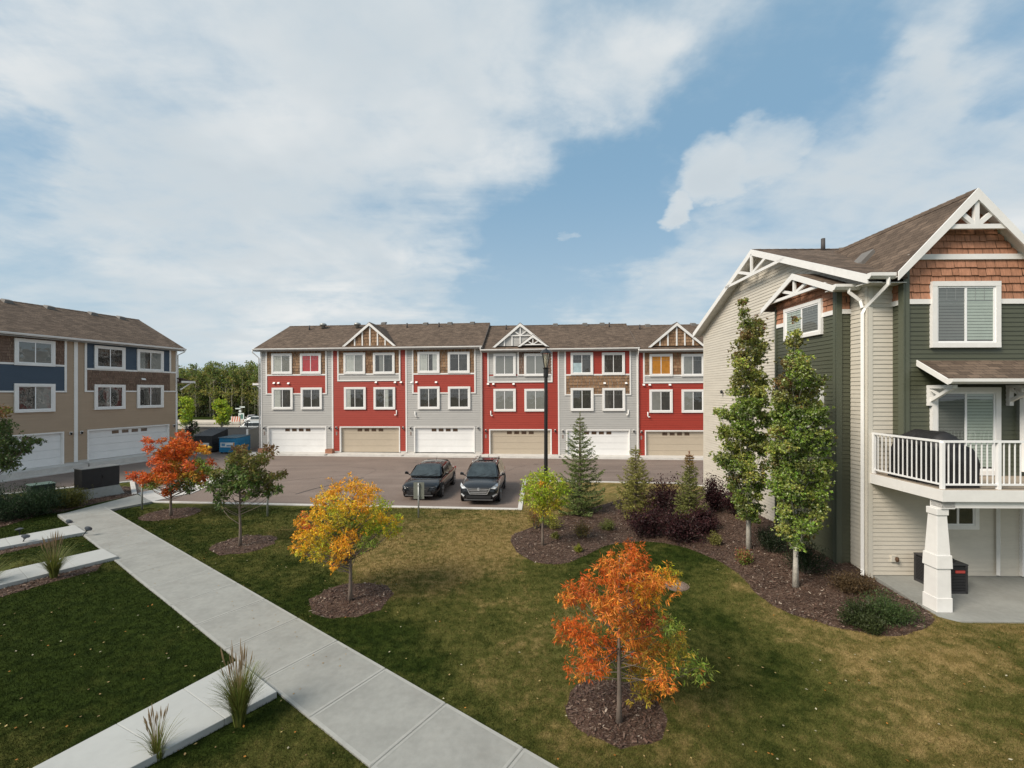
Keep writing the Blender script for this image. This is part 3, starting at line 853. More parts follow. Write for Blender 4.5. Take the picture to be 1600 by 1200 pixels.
pairs = [dict(s0=bnd, s1=-.0, pl=S_(133), pr=S_(265.3), top=('siding', M_BLUE), low=('shake', M_SHK_DK), belt=H_(133, 576.3), bot=H_(133, 612.5),
              g=(S_(136), S_(264)), gt=H_(136, 671.5), gb=H_(136, 720)),
         dict(s0=2 * bnd - .0, s1=bnd, pl=S_(102) - (S_(265.3) - S_(133)), pr=S_(102), top=('shake', M_SHK_DK), low=('siding', M_BLUE), belt=H_(102, 570.5 + 1.2), bot=H_(102, 613),
              g=(S_(99.6) - (S_(264) - S_(136)), S_(99.6)), gt=H_(99.6, 674.3), gb=H_(99.6, 726.2)),
         dict(s0=3 * bnd, s1=2 * bnd, pl=S_(133) + 2 * bnd, pr=S_(265.3) + 2 * bnd, top=('siding', M_BLUE), low=('shake', M_SHK_DK), belt=H_(133, 576.3), bot=H_(133, 612.5),
              g=(S_(136) + 2 * bnd, S_(264) + 2 * bnd), gt=H_(136, 671.5), gb=H_(136, 720))]
for k, U in enumerate(pairs):
    s0, s1 = max(U['s0'], LX0), U['s1']
    g0, g1 = U['g']; gtop, gbot = U['gt'], U['gb']
    g0 = max(g0, s0 + .3)
    skin = MB()
    for (a, b, c, e) in ((s0, g0 + .02, -.5, gtop), (g1 - .02, s1, -.5, gtop), (s0, s1, gtop - .02, top + .1)): fbox(skin, LF, a, b, c, e, -.25, -.002)
    skin.build('wall', M_TAUPE, blue)
    p0, p1, belt, bot = U['pl'], U['pr'], U['belt'], U['bot']
    sd = MB(); siding(sd, LF, gbot + .12, top, s0, s1, holes=[(g0 + .03, g1 - .03, -9, gtop - .03), (p0, p1, bot + .02, 99)], exp=.19, d=.026); sd.build('siding', M_TAUPE, blue)
    fd = MB(); fbox(fd, LF, s0, g0, -.5, gbot + .115, -.1, .004); fbox(fd, LF, g1, s1, -.5, gbot + .115, -.1, .004); fd.each('foundation', M_CONC2, blue)
    PF = LF.shift(.03)
    bk = MB(); fbox(bk, LF, p0, p1, bot, top, -.001, .029); bk.build('panel', M_TAUPE, blue)
    for (kind, m), a, b in ((U['top'], belt + .06, top), (U['low'], bot + .08, belt - .06)):
        q = MB()
        if kind == 'shake': shakes(q, PF, a, b, p0, p1, rng, exp=.19, w0=.25, w1=.6, jit=.006); q.build('shakes', m, blue)
        else: siding(q, PF, a, b, p0, p1, exp=.19); q.build('siding', m, blue)
    tr = MB(); dd = .075
    fbox(tr, LF, p0 - .05, p0 + .07, bot, top, .0, dd); fbox(tr, LF, p1 - .07, p1 + .05, belt - .06 if k == 0 else bot, top, .0, dd)
    fbox(tr, LF, p0 + .07, (p1 - .07) if k else s1, bot, bot + .10, .0, dd - .003); fbox(tr, LF, p0 + .07, (p1 - .07) if k else s1, belt - .06, belt + .06, .0, dd - .003)
    fbox(tr, LF, s0 - .1, s0 + .1, gbot, top, .0, .06)
    if k == 0: fbox(tr, LF, -.10, .02, gbot, top, .0, .045)
    tr.build('trim', M_WHITE, blue)
    garage(LF, g0, g1, gbot, gtop, blue, M_DOORW)
    for s in (g0 - .35, g1 + .35):
        if s > s0: wall_lamp(LF, s, gtop - .15, blue)
sh = 2 * bnd
for (a, b, ta, bb_, l, r, mu) in ((147.2, 195.5, 539.2, 578.3, 'dark', 'dark:0.6', True), (213.9, 255.2, 545.2, 581.5, 'grey:0.5', 'grey', True), (147.2, 195.5, 600.6, 638.8, 'grey:-0.3', 'dark', True), (213.9, 255.2, 601.2, 636.5, 'dark', 'dark', True),
                                  (21.9, 85.9, 527.8, 573, 'blind', 'blind', False), (21.9, 85.9, 599, 642.9, 'dark', 'blind', False)):
    c0 = S_(a, d=.06); c1 = S_(b, d=.06); h1 = H_(a, ta, .06); h0 = H_(b, bb_, .06)
    window(PF if True else LF, c0, c1, h0, h1, blue, l, r, tw=.17, proud=.065, munt=mu)
    if a > 100: window(PF, c0 + sh, c1 + sh, h0, h1, blue, l, r, tw=.17, proud=.065, munt=mu)
for px, py in ((223, 592.5),): vent_cap(LF.shift(.04), S_(px), H_(px, py), blue, .14)
for px in (12, 78, 146, 190): x = S_(px, 480, -4.6); roof_vent(blue, x, 4.7, ze + 5.2 * sl_, sl_, 'box')
dp = MB(); dp.tube([(.3, -.54, ze - .1), (.3, -.50, ze - .25), (.06, -.06, ze - .55), (.06, -.06, H_(273, 592)), (.14, -.02, H_(273, 592) - .2)], .045, 8)
dp.tube([(.06, .3, H_(273, 592) - .35), (.06, .05, H_(273, 612)), (.06, .03, .1)], .045, 8); dp.build('downpipe', M_WHITE, blue, smooth=True)
zc = H_(276, 597)
cn = MB(); cn.hexa([(1.15, -.5, zc - .02), (.0, -.5, zc + .26), (.0, 2.4, zc + .26), (1.15, 2.4, zc - .02), (1.15, -.5, zc + .08), (0, -.5, zc + .36), (0, 2.4, zc + .36), (1.15, 2.4, zc + .08)])
CN = cn.build('canopy', M_ROOFY, blue)
q = MB(); q.box(1.151, 1.22, -.52, 2.42, zc - .09, zc + .09); q.box(-.0, 1.15, -.55, -.501, zc - .06, zc + .10); q.bar((.95, -.35, zc - .05), (.03, -.35, zc - .65), .08); q.build('canopy_bracket', M_WHITE, CN)
# ================================================================ GREEN AND BEIGE TOWNHOUSE (right)
gh = empty('townhouse', ((1357 - HX) * 10.9 / F, 10.9, 0.43), (0, 0, -math.radians(1.0)), 'near townhouse with green siding, orange shakes and a white railed balcony', 'townhouse')
GM = loc_matrix(gh)
FF = Frame((0, 0, 0), (1, 0, 0), (0, -1, 0), GM)
SF = Frame((0, 0, 0), (0, -1, 0), (-1, 0, 0), GM)
XR = 8.0
dF = 0.31; WF = FF.shift(dF)
dB = 0.35; BF = SF.shift(dB)
# main roof
OV = .34
sa, za = SF.pix(1181, 386, OV); sn, zn = SF.pix(1376, 423, OV); sf_, zf = SF.pix(1088, 522, OV)
far = SF.pix(1100, 700)[0]                                   # far corner of the side wall (negative)
depth = -far
yr = depth / 2; EYg = -.42
slg = (za - zn) / (yr - EYg); zeg = za - slg * (yr - EYg)
R = gable_roof(gh, -OV, FF.pix(1412, 430, .31)[0], EYg, yr, zeg, za, M_ROOFX, th=.10)
XW = FF.pix(1412, 430, .31)[0]; ze0 = zeg + slg * (0 - EYg)
R2_ = gable_roof(gh, XW + .002, XR, .0, yr, ze0, za, M_ROOFX, yb=2 * yr - EYg, th=.10)
bd = MB(); bd.prism([(.003, .003, -.6), (.003, depth - .003, -.6), (.003, depth - .003, zeg - .1), (.003, yr, za - .13), (.003, .003, zeg - .1 + slg * .0)], (XR, 0, 0)); bd.build('wall', M_BEIGE, gh)
bb = MB()
for (ya, yb_) in ((EYg, yr), (depth - EYg, yr)):
    bb.hexa([(-OV - .03, ya, zeg + .01), (-OV, ya, zeg + .01), (-OV, yb_, za + .01), (-OV - .03, yb_, za + .01), (-OV - .03, ya, zeg - .21), (-OV, ya, zeg - .21), (-OV, yb_, za - .21), (-OV - .03, yb_, za - .21)])
bb.each('bargeboard', M_WHITE, gh)
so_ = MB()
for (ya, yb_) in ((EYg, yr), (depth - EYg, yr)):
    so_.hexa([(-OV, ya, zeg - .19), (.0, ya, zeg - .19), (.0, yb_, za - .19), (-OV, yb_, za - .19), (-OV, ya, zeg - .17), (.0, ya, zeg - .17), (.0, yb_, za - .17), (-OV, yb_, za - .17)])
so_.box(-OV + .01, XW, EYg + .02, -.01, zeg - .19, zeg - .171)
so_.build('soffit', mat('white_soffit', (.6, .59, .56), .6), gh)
bn0, bf0 = SF.pix(1308, 640, dB)[0], SF.pix(1213, 640, dB)[0]      # bump-out near and far ends (negative)
rng = random.Random(11)
sd = MB()
siding(sd, SF, -.1, zeg - .17, far, 0, holes=[(bf0 - .02, bn0 + .02, -9, 99)], exp=.11)
siding(sd, SF, zeg - .17, za - .2, 0, 0, lim=lambda h: (-yr - (za - .19 - h) / slg, -yr + (za - .19 - h) / slg), exp=.11)
sd.build('siding', M_BEIGE, gh, label='beige lap siding of the side wall')
sh0 = FF.pix(1395, 640)[0]
xap, zap = FF.pix(1527, 295, dF + .26); xfl, zfl = FF.pix(1403, 425, dF + .26)
wr = 2 * xap - sh0                                            # right side of the wing
zdeck = CZ - (765 - HY) * 9.04 / F - .43
sd = MB(); siding(sd, FF, .02, zdeck - .1, 0.0, XR, exp=.11); siding(sd, FF, zdeck - .1, zeg - .17, 0.0, sh0 + .02, exp=.11); siding(sd, FF, zdeck - .1, zeg - .17, wr, XR, exp=.11)
sd.build('siding', M_BEIGE, gh, label='beige lap siding of the front wall')
cb = MB()
M_CORN = mat('beige_corner', (.58, .55, .48), .5, var=.02)
cb.box(-.022, .09, -.022, -.001, -.1, zeg - .17); cb.box(-.022, -.001, -.021, .09, -.1, zeg - .17); cb.box(-.022, -.001, depth - .09, depth + .02, -.1, zeg - .17)
cb.each('corner_trim', M_CORN, gh)
tr_ = truss(SF, -yr, za - .05, -yr - (za - zeg) / slg, zeg, OV - .03, .06, gh, SF.pix(1188, 424, OV)[1] + .03, .10)

# --- bump-out on the side wall
zbel = BF.pix(1308, 487)[1]
bsa, bza = SF.pix(1247, 425, dB + .3); bsn, bzn = SF.pix(1316, 446, dB + .3); bsf, bzf = SF.pix(1197, 485, dB + .3)
bmid = (bn0 + bf0) / 2; bhalf = (bn0 - bf0) / 2
bsl = .46; bov = .30
bze = bza - bsl * (bhalf + bov)
wb = MB(); wb.prism([BF.p(bf0, -.6, -.004), BF.p(bn0, -.6, -.004), BF.p(bn0, bze + .0, -.004), BF.p(bmid, bza - .12, -.004), BF.p(bf0, bze, -.004)], -BF.n * (dB + .1)); wb.build('wall', M_GREEN, gh)
# near face of the bump-out (faces the camera)
NF = Frame(BF.p(bn0, 0, 0), (1, 0, 0), (0, -1, 0))
sd = MB(); siding(sd, BF, -.1, zbel - .06, bf0, bn0, exp=.11); siding(sd, NF, -.1, zbel - .06, 0, dB, exp=.11); sd.build('siding', M_GREEN, gh, label='green lap siding of the side bay')
sk = MB()
def bl(h): return (max(bf0, bmid - (bza - .08 - h) / bsl), min(bn0, bmid + (bza - .08 - h) / bsl))
shakes(sk, BF, zbel + .06, bza - .12, 0, 0, rng, lim=bl, exp=.18, gp_=.01); shakes(sk, NF, zbel + .06, bze - .02, 0, dB, rng, exp=.18)
sk.build('shakes', M_SHK_OR, gh, label='orange shakes at the top of the side bay')
tb = MB(); fbox(tb, BF, bf0, bn0 - .02, zbel - .06, zbel + .06, 0, .04); fbox(tb, NF, .02, dB, zbel - .06, zbel + .06, 0, .04); tb.build('belt_trim', M_WHITE, gh)
M_GTRIM = mat('green_trim', (.085, .095, .066), .5, var=.03)
tb = MB(); fbox(tb, BF, bn0 - .10, bn0 + .02, -.1, bze + .02, -.0, .045); fbox(tb, NF, -.045, .10, -.1, bze + .02, -.0, .043); fbox(tb, BF, bf0 - .02, bf0 + .06, -.1, bze + .02, 0, .045)
tb.each('corner_trim', M_GTRIM, gh)
rb = MB()
for sg in (-1, 1):
    e_ = BF.p(bmid + sg * (bhalf + bov), bze, .32); a_ = BF.p(bmid, bza, .32); L_ = -BF.n * (dB + .34)
    rb.prism([e_, a_, a_ - Vector((0, 0, .07)), e_ - Vector((0, 0, .07))], L_)
RB = rb.build('bay_roof', M_ROOFX, gh)
bg_ = MB()
for sg in (-1, 1):
    bg_.hexa([BF.p(bmid + sg * (bhalf + bov), bze + .01, .35), BF.p(bmid, bza + .01, .35), BF.p(bmid, bza + .01, .32), BF.p(bmid + sg * (bhalf + bov), bze + .01, .32),
              BF.p(bmid + sg * (bhalf + bov), bze - .15, .35), BF.p(bmid, bza - .17, .35), BF.p(bmid, bza - .17, .32), BF.p(bmid + sg * (bhalf + bov), bze - .15, .32)])
bg_.each('bargeboard', M_WHITE, RB)
truss(BF, bmid, bza - .03, bmid - (bhalf + bov), bze, .24, .06, RB, bza - .62, .085)
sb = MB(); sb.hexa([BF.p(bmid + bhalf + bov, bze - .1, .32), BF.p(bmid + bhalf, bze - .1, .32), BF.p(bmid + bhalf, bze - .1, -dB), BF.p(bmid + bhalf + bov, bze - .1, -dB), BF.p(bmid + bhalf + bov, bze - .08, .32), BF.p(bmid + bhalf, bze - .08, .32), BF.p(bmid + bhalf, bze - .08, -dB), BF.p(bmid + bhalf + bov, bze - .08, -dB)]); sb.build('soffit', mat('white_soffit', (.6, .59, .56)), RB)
gt = MB(); gy = -(bmid + bhalf + bov)
gt.prism([(-dB - .34, gy, bze + .02), (-dB - .34, gy - .12, bze + .02), (-dB - .34, gy - .12, bze - .05), (-dB - .34, gy - .06, bze - .12), (-dB - .34, gy, bze - .12)], (dB + .32, 0, 0)); gt.build('gutter', M_WHITE, RB)
c0 = BF.pix(1228, 490); c1 = BF.pix(1287, 470)
wz1 = BF.pix(1287, 466)[1]; wz0 = BF.pix(1287, 522)[1]
window(BF, c0[0], c1[0], wz0, wz1, gh, 'green', 'gblind', tw=.10, munt=True)
l0 = BF.pix(1230, 615)[0]; l1 = BF.pix(1288, 600)[0]
window(BF, l0, l1, BF.pix(1287, 670)[1], BF.pix(1287, 604)[1], gh, 'blind', 'blind', tw=.10)
window(SF, far + 1.6, far + 2.3, 3.1, 3.8, gh, 'blind', 'blind', munt=False) if False else None
gc = MB(); gc.lathe([(.05, 0), (.06, .1), (.02, .16)], 8, tuple(SF.p(SF.pix(1131, 615)[0], SF.pix(1131, 615)[1], .1))); gc.build('wall_lamp', M_BLACK, gh)

# --- the green wing with its shaked gable
slw = (zap - zfl) / (xap - xfl); zew = zfl
zbF = WF.pix(1480, 471.5)[1]
hw = xap - sh0
wz_e = zap - slw * hw - .16
wb = MB(); wb.prism([WF.p(sh0, zdeck - .1, -.004), WF.p(wr, zdeck - .1, -.004), WF.p(wr, wz_e, -.004), WF.p(xap, zap - .2, -.004), WF.p(sh0, wz_e, -.004)], (0, dF + 2.0, 0)); wb.build('wall', M_GREEN, gh)
LFc = Frame(WF.p(sh0, 0, 0), (0, -1, 0), (-1, 0, 0))
sd = MB(); siding(sd, WF, zdeck - .1, zbF - .06, sh0, wr, exp=.11); siding(sd, LFc, zdeck - .1, zbF - .06, -dF, 0, exp=.11); sd.build('siding', M_GREEN, gh, label='green lap siding behind the balcony')
sk = MB()
zgb = WF.pix(1480, 402)[1]
wl = lambda h: (max(sh0, xap - (zap - .12 - h) / slw), min(wr, xap + (zap - .12 - h) / slw))
shakes(sk, WF, zbF + .06, zgb - .06, 0, 0, rng, lim=wl, exp=.19, gp_=.01, w0=.12, w1=.30); shakes(sk, WF, zgb + .06, zap - .15, 0, 0, rng, lim=wl, exp=.16, gp_=.01, w0=.12, w1=.30); shakes(sk, LFc, zbF + .06, wz_e, -dF, 0, rng, exp=.19)
sk.build('shakes', M_SHK_OR, gh, label='orange shakes of the big front gable')
tb = MB(); fbox(tb, WF, sh0 + .02, wr, zbF - .06, zbF + .06, 0, .045); fbox(tb, LFc, -dF, -.02, zbF - .06, zbF + .06, 0, .045)
a0 = wl(zgb - .06); fbox(tb, WF, a0[0], a0[1], zgb - .065, zgb + .065, 0, .05); tb.build('belt_trim', M_WHITE, gh)
tb = MB(); fbox(tb, WF, sh0 - .02, sh0 + .10, zdeck - .1, wz_e + .1, 0, .05); fbox(tb, LFc, -.10, .05, zdeck - .1, wz_e + .1, 0, .048); tb.each('corner_trim', M_GTRIM, gh)
rb = MB(); yb_ = (zap - zeg) / slg + EYg + .6
for sg in (-1, 1):
    fx = xap + sg * (xap - xfl)
    rb.prism([(fx, -dF - .26, zew), (xap, -dF - .26, zap), (xap, -dF - .26, zap - .09), (fx, -dF - .26, zew - .09)], (0, yb_ + dF + .26, 0))
RW = rb.build('wing_roof', M_ROOFY, gh)
bg_ = MB()
for sg in (-1, 1):
    fx = xap + sg * (xap - xfl); G0 = FF.shift(dF + .26)
    bg_.hexa([G0.p(fx, zew + .01, .035), G0.p(xap, zap + .01, .035), G0.p(xap, zap + .01, 0), G0.p(fx, zew + .01, 0), G0.p(fx + (.0), zew - .20, .035), G0.p(xap, zap - .27, .035), G0.p(xap, zap - .27, 0), G0.p(fx, zew - .20, 0)])
bg_.each('bargeboard', M_WHITE, RW)
ss_ = MB()
for sg in (-1, 1):
    fx = xap + sg * (xap - xfl)
    ss_.hexa([(fx, -dF - .25, zew - .12), (xap, -dF - .25, zap - .12), (xap, -dF + .02, zap - .12), (fx, -dF + .02, zew - .12), (fx, -dF - .25, zew - .10), (xap, -dF - .25, zap - .10), (xap, -dF + .02, zap - .10), (fx, -dF + .02, zew - .10)])
ss_.build('soffit', mat('white_soffit', (.6, .59, .56)), RW)
truss(WF, xap, zap - .06, xfl, zfl, .19, .07, RW, WF.pix(1500, 355, .2)[1], .11)
cp = MB(); n = 22
for k in range(n):
    a, b = -dF - .26 + k * (yb_ + .5) / n, -dF - .26 + (k + 1) * (yb_ + .5) / n
    cp.quad((xap - .15, a, zap - .15 * slw + .01), (xap, a, zap + .015), (xap, b + .03, zap + .028), (xap - .15, b + .03, zap - .15 * slw + .025))
    cp.quad((xap, a, zap + .015), (xap + .15, a, zap - .15 * slw + .01), (xap + .15, b + .03, zap - .15 * slw + .025), (xap, b + .03, zap + .028))
cp.build('ridge_cap', M_ROOFY, RW)
# gutter corner, downpipes
gt = MB(); gx0 = -OV - .03; gx1 = xfl + .02
gt.prism([(gx0, EYg, zeg + .03), (gx0, EYg - .12, zeg + .03), (gx0, EYg - .12, zeg - .05), (gx0, EYg - .06, zeg - .11), (gx0, EYg, zeg - .11)], (gx1 - gx0, 0, 0)); gt.build('gutter', M_WHITE, gh)
dp = MB(); py_ = -.06
px0 = -.07
SP = SF.pix(1347.5, 640, .08)[0]
dp.tube([(.10, EYg - .06, zeg - .08), (.10, EYg - .05, zeg - .24), (-.02, -SP - .02, zeg - .72), (-.075, -SP, zeg - .85), (-.075, -SP, .12), (-.16, -SP - .10, -.02)], .048, 4)
dp.tube([(-.30, gy - .06, bze - .08), (-.30, gy - .05, bze - .18), (-.09, -SP + .05, bze - .42), (-.08, -SP, bze - .62)], .045, 4)
dp.build('downpipe', M_WHITE, gh)
vx = xap - 1.05 * 1.0
bv = MB(); vy = 1.55
zc = lambda x, y: zap - slw * abs(x - xap)
v0, v1, v2, v3 = (vx - .2, vy - .22), (vx + .2, vy - .22), (vx + .2, vy + .22), (vx - .2, vy + .22)
bv.hexa([(*v0, zc(*v0) - .02), (*v1, zc(*v1) - .02), (*v2, zc(*v2) - .02), (*v3, zc(*v3) - .02), (v0[0] + .0, v0[1], zc(*v0) + .16), (v1[0] - .05, v1[1], zc(*v1) + .10), (v2[0] - .05, v2[1], zc(*v2) + .10), (v3[0], v3[1], zc(*v3) + .16)])
bv.build('roof_vent', mat('box_vent', (.30, .29, .27)), gh)
x_, _ = FF.pix(1277, 380, -yr); roof_vent(gh, x_, yr - .3, za - .3 * slg, slg, 'pipe')
x_, _ = FF.pix(1322, 380, -yr); roof_vent(gh, x_, yr - .1, za - .3 * slg, slg, 'box')

# window and patio door
c0 = WF.pix(1455, 440, .05); c1 = WF.pix(1562, 543, .05)
window(WF, c0[0], c1[0], c1[1], c0[1], gh, 'gblind', 'green', tw=.12, proud=.06)
c0 = WF.pix(1455, 605, .05); c1 = WF.pix(1562, 700, .05)
pd = window(WF, c0[0], c1[0], zdeck + .02, c0[1], gh, 'gblind', 'green', tw=.12, munt=False, proud=.06, label='sliding patio door with pale blinds')
pd.name = 'patio_door'
# canopy over the patio door
e0 = WF.pix(1433, 563)[0]; zt_ = WF.pix(1433, 563)[1]; zb_ = FF.pix(1483, 593, dF + .78)[1]
cn = MB(); cn.prism([WF.p(e0, zt_, .0), WF.p(e0, zb_, .78), WF.p(e0, zb_ - .06, .78), WF.p(e0, zt_ - .10, 0)], (4.2, 0, 0)); CN = cn.build('canopy', M_ROOFX, gh)
q = MB(); q.prism([WF.p(e0 - .03, zt_ + .01, .0), WF.p(e0 - .03, zb_ + .01, .79), WF.p(e0 - .03, zb_ - .12, .79), WF.p(e0 - .03, zt_ - .13, 0)], (.03, 0, 0))
q.prism([WF.p(e0 - .03, zb_ + .02, .79), WF.p(e0 - .03, zb_ + .02, .90), WF.p(e0 - .03, zb_ - .05, .90), WF.p(e0 - .03, zb_ - .10, .84), WF.p(e0 - .03, zb_ - .10, .79)], (4.26, 0, 0))
q.build('gutter', M_WHITE, CN)
for pxb in (1447, 1571, 1692):
    b0 = WF.pix(pxb, 620)[0]; q = MB()
    q.box(*sorted((b0, b0 + .10)), -dF - .09, -dF - .0, zb_ - .62, zb_ - .12)
    q.box(b0, b0 + .10, -dF - .66, -dF - .091, zb_ - .20, zb_ - .12)
    q.bar((b0 + .05, -dF - .07, zb_ - .50), (b0 + .05, -dF - .60, zb_ - .18), .07); q.bar((b0 + .05, -dF - .08, zb_ - .22), (b0 + .05, -dF - .30, zb_ - .37), .05)
    q.build('canopy_bracket', M_WHITE, CN)
dx = WF.pix(1590, 680)[0]
q = MB(); q.tube([WF.p(dx, zb_ - .25, .10), WF.p(dx, zdeck + .12, .10)], .055, 4); q.prism([WF.p(dx - .10, zb_ - .18, .03), WF.p(dx + .10, zb_ - .18, .03), WF.p(dx + .05, zb_ - .45, .03), WF.p(dx - .05, zb_ - .45, .03)], (0, -.13, 0)); q.build('downpipe', M_WHITE, gh)

# balcony
DF = 1.86; dx0 = .05
M_DECK = mat('deck_boards', (.33, .275, .215), .7, var=.15, vscale=2, stretch=(1, 8, 1))
q = MB(); nb = 13
for k in range(nb): q.box(dx0 + .0, XR, -DF + k * DF / nb + .004, -DF + (k + 1) * DF / nb - .004, zdeck - .035, zdeck)
DK = q.build('deck', M_DECK, gh)
q = MB(); q.box(dx0 - .03, XR, -DF - .03, -DF, zdeck - .25, zdeck - .012); q.box(dx0 - .03, dx0, -DF, .0, zdeck - .25, zdeck - .012)
q.box(dx0 + .02, XR, -DF + .04, -DF + .28, zdeck - .40, zdeck - .252); q.box(dx0 + .02, dx0 + .3, -DF + .04, -DF + .30, zdeck - .42, zdeck - .253)
q.box(dx0 + .001, XR, -DF + .001, .0, zdeck - .23, zdeck - .20)
q.build('fascia', M_WHITE, DK)
q = MB(); top_ = zdeck + 1.03; rx = dx0 + .04; ry = -DF + .05
q.box(rx, XR, ry - .03, ry + .03, top_ - .045, top_); q.box(rx + .001, XR, ry - .02, ry + .02, zdeck + .08, zdeck + .115)
q.box(rx - .03, rx + .03, ry + .031, -.02, top_ - .045, top_ - .001); q.box(rx - .02, rx + .02, ry + .021, -.02, zdeck + .08, zdeck + .115)
RL = q.build('railing', M_SASH, DK)
for (a, b) in [(rx, ry), (rx, -.06)] + [(FF.pix(1564 + k * 92, 720, DF)[0], ry) for k in range(4)]:
    q = MB(); q.box(a - .032, a + .032, b - .032, b + .032, zdeck - .05, top_ - .046); q.build('rail_post', M_SASH, DK)
q = MB(); x = rx + .13
while x < XR:
    q.box(x - .009, x + .009, ry - .009, ry + .009, zdeck + .116, top_ - .046); x += .115
y = ry + .13
while y < -.1:
    q.box(rx - .009, rx + .009, y - .009, y + .009, zdeck + .116, top_ - .046); y += .115
q.build('baluster', M_SASH, DK)
# tapered column
q = MB(); cx, cy = .12, -DF + .19
def fr(h0, h1, a, b, off=0): q.hexa([(cx - a, cy - a, h0), (cx + a, cy - a, h0), (cx + a, cy + a, h0), (cx - a, cy + a, h0), (cx - b, cy - b, h1), (cx + b, cy - b, h1), (cx + b, cy + b, h1), (cx - b, cy + b, h1)])
zt2 = zdeck - .425
fr(.0, .30, .165, .165); fr(.301, .92, .152, .145); fr(.921, 1.20, .168, .160); fr(1.201, zt2 - .14, .142, .105); fr(zt2 - .139, zt2, .125, .125)
q.build('column', M_WHITE, gh, bevel=.006)
# under the deck: window, door frame, downpipe, outlet
w0 = FF.pix(1483 - 22, 790)[0]; w1 = FF.pix(1525, 826)
window(FF, w0, w1[0], w1[1], FF.pix(1500, 779)[1], gh, 'dark', 'dark', munt=False, tw=.10)
x = FF.pix(1560, 850, .07)[0]; q = MB(); q.tube([FF.p(x, zdeck - .26, .07), FF.p(x, .06, .07)], .045, 4); q.build('downpipe', M_WHITE, gh)
x = FF.pix(1592, 820)[0]; window(FF, x, x + 1.1, .03, 2.1, gh, 'dark', 'dark', munt=False, tw=.09, label='white framed basement door')
x, h = FF.pix(1395, 872); q = MB(); fbox(q, FF, x - .07, x + .07, h - .08, h + .08, .01, .05); OB = q.build('outlet_box', M_CORN, gh)
q = MB(); q.lathe([(.03, -.05), (.045, 0), (.03, .06)], 8, tuple(FF.p(x + .04, h - .01, .08))); q.build('hose_tap', mat('brass_tap', (.12, .07, .04), .5, .5), OB)

# air conditioner and covered barbecue
def GW(p): return GM @ Vector(p)
M_AC = mat('ac_metal', (.035, .034, .036), .5)
pA = at(1470, 927, 9.75); acw, acd, ach = .56, .74, .68
ac = empty('air_conditioner', (10.25, 9.90 + acd / 2, .432), (0, 0, -math.radians(1)), 'black louvred air conditioning unit on the patio behind the white column', 'air conditioner')
q = MB(); q.box(-acw / 2 + .02, acw / 2 - .02, -acd / 2 + .02, acd / 2 - .02, .02, ach - .03); q.build('body', mat('ac_core', (.012, .012, .012), .8), ac)
q = MB()
for z in np.arange(.06, ach - .06, .035):
    for (a, b, c, e) in ((-acw / 2, acw / 2, -acd / 2, -acd / 2 + .02), (-acw / 2, -acw / 2 + .02, -acd / 2 + .02, acd / 2), (acw / 2 - .02, acw / 2, -acd / 2 + .02, acd / 2)): q.box(a, b, c, e, z, z + .014)
for (a, b) in ((-1, -1), (1, -1), (1, 1), (-1, 1)): q.box(*sorted((a * acw / 2, a * (acw / 2 - .05))), *sorted((b * acd / 2, b * (acd / 2 - .05))), .0, ach - .03)
q.build('louvre', M_AC, ac)
q = MB(); q.box(-acw / 2 - .01, acw / 2 + .01, -acd / 2 - .01, acd / 2 + .01, ach - .03, ach); q.box(-acw / 2 - .0, acw / 2, -acd / 2, acd / 2, 0, .05)
T = q.build('top_panel', M_AC, ac, bevel=.01)
q = MB(); q.lathe([(.26, ach + .002), (.26, ach + .02), (.23, ach + .02), (.23, ach + .002)], 24); q.build('fan_grille', M_BLACK, T)
q = MB(); q.box(-.01, .20, -acd / 2 - .016, -acd / 2 - .001, ach - .20, ach - .14); q.build('badge', mat('red_badge', (.45, .06, .05), .4), ac)

gr0 = at(1392, 763, 9.62); gr1 = at(1533, 763, 9.62)
bb_o = empty('covered_barbecue', (9.66, 9.88, .43 + zdeck + .003), (0, 0, -math.radians(88)), 'barbecue under a black fitted cover on the balcony', 'barbecue')
M_COV = mat('cover_cloth', (.010, .0095, .0105), .6, var=.3, vscale=3, bump=.5, bscale=6)
bm = bmesh.new(); L_, W_, H2 = 1.40, .78, 1.17
nx, nr = 26, 14
rr = random.Random(4)
for i in range(nx + 1):
    u = -1 + 2 * i / nx
    for j in range(nr + 1):
        a = j / nr
        # profile: up the front, over the hood, down the back
        if a < .35: y = -1; z = a / .35 * .66
        elif a < .65: t = (a - .35) / .3; y = -math.cos(t * math.pi); z = .66 + .34 * math.sin(t * math.pi)
        else: y = 1; z = (1 - (a - .65) / .35) * .66
        hood = 1 - .20 * sst(u, .45, .85) - .10 * sst(-u, .55, .9)
        endf = math.sqrt(max(0, 1 - max(0, (abs(u) - .86) / .14) ** 2))
        zz_ = z * hood if z > .5 else z * (1 if hood > .9 else (.92 if z > .45 else 1))
        fold = .018 * math.sin(u * 23 + z * 5) + .012 * noise.noise(Vector((u * 3, y, z * 3)))
        bm.verts.new((u * L_ / 2 * (1 - .04 * z), y * (W_ / 2) * (.94 + .06 * endf) * (1 - .12 * (z > .6)) + fold * (1 if y > 0 else -1), max(0, zz_ * H2 * (.97 + .03 * endf)) + .012 * noise.noise(Vector((u * 4, z * 2, 7)))))
bm.verts.ensure_lookup_table()
for i in range(nx):
    for j in range(nr):
        a = i * (nr + 1) + j; bm.faces.new([bm.verts[a], bm.verts[a + 1], bm.verts[a + nr + 2], bm.verts[a + nr + 1]])
for i in (0, nx): bm.faces.new([bm.verts[i * (nr + 1) + j] for j in range(nr + 1)])
me = bpy.data.meshes.new('cover'); bm.to_mesh(me); bm.free(); me.materials.append(M_COV); me.shade_smooth()
o = bpy.data.objects.new('cover', me); COL.objects.link(o); o.parent = bb_o
q = MB()
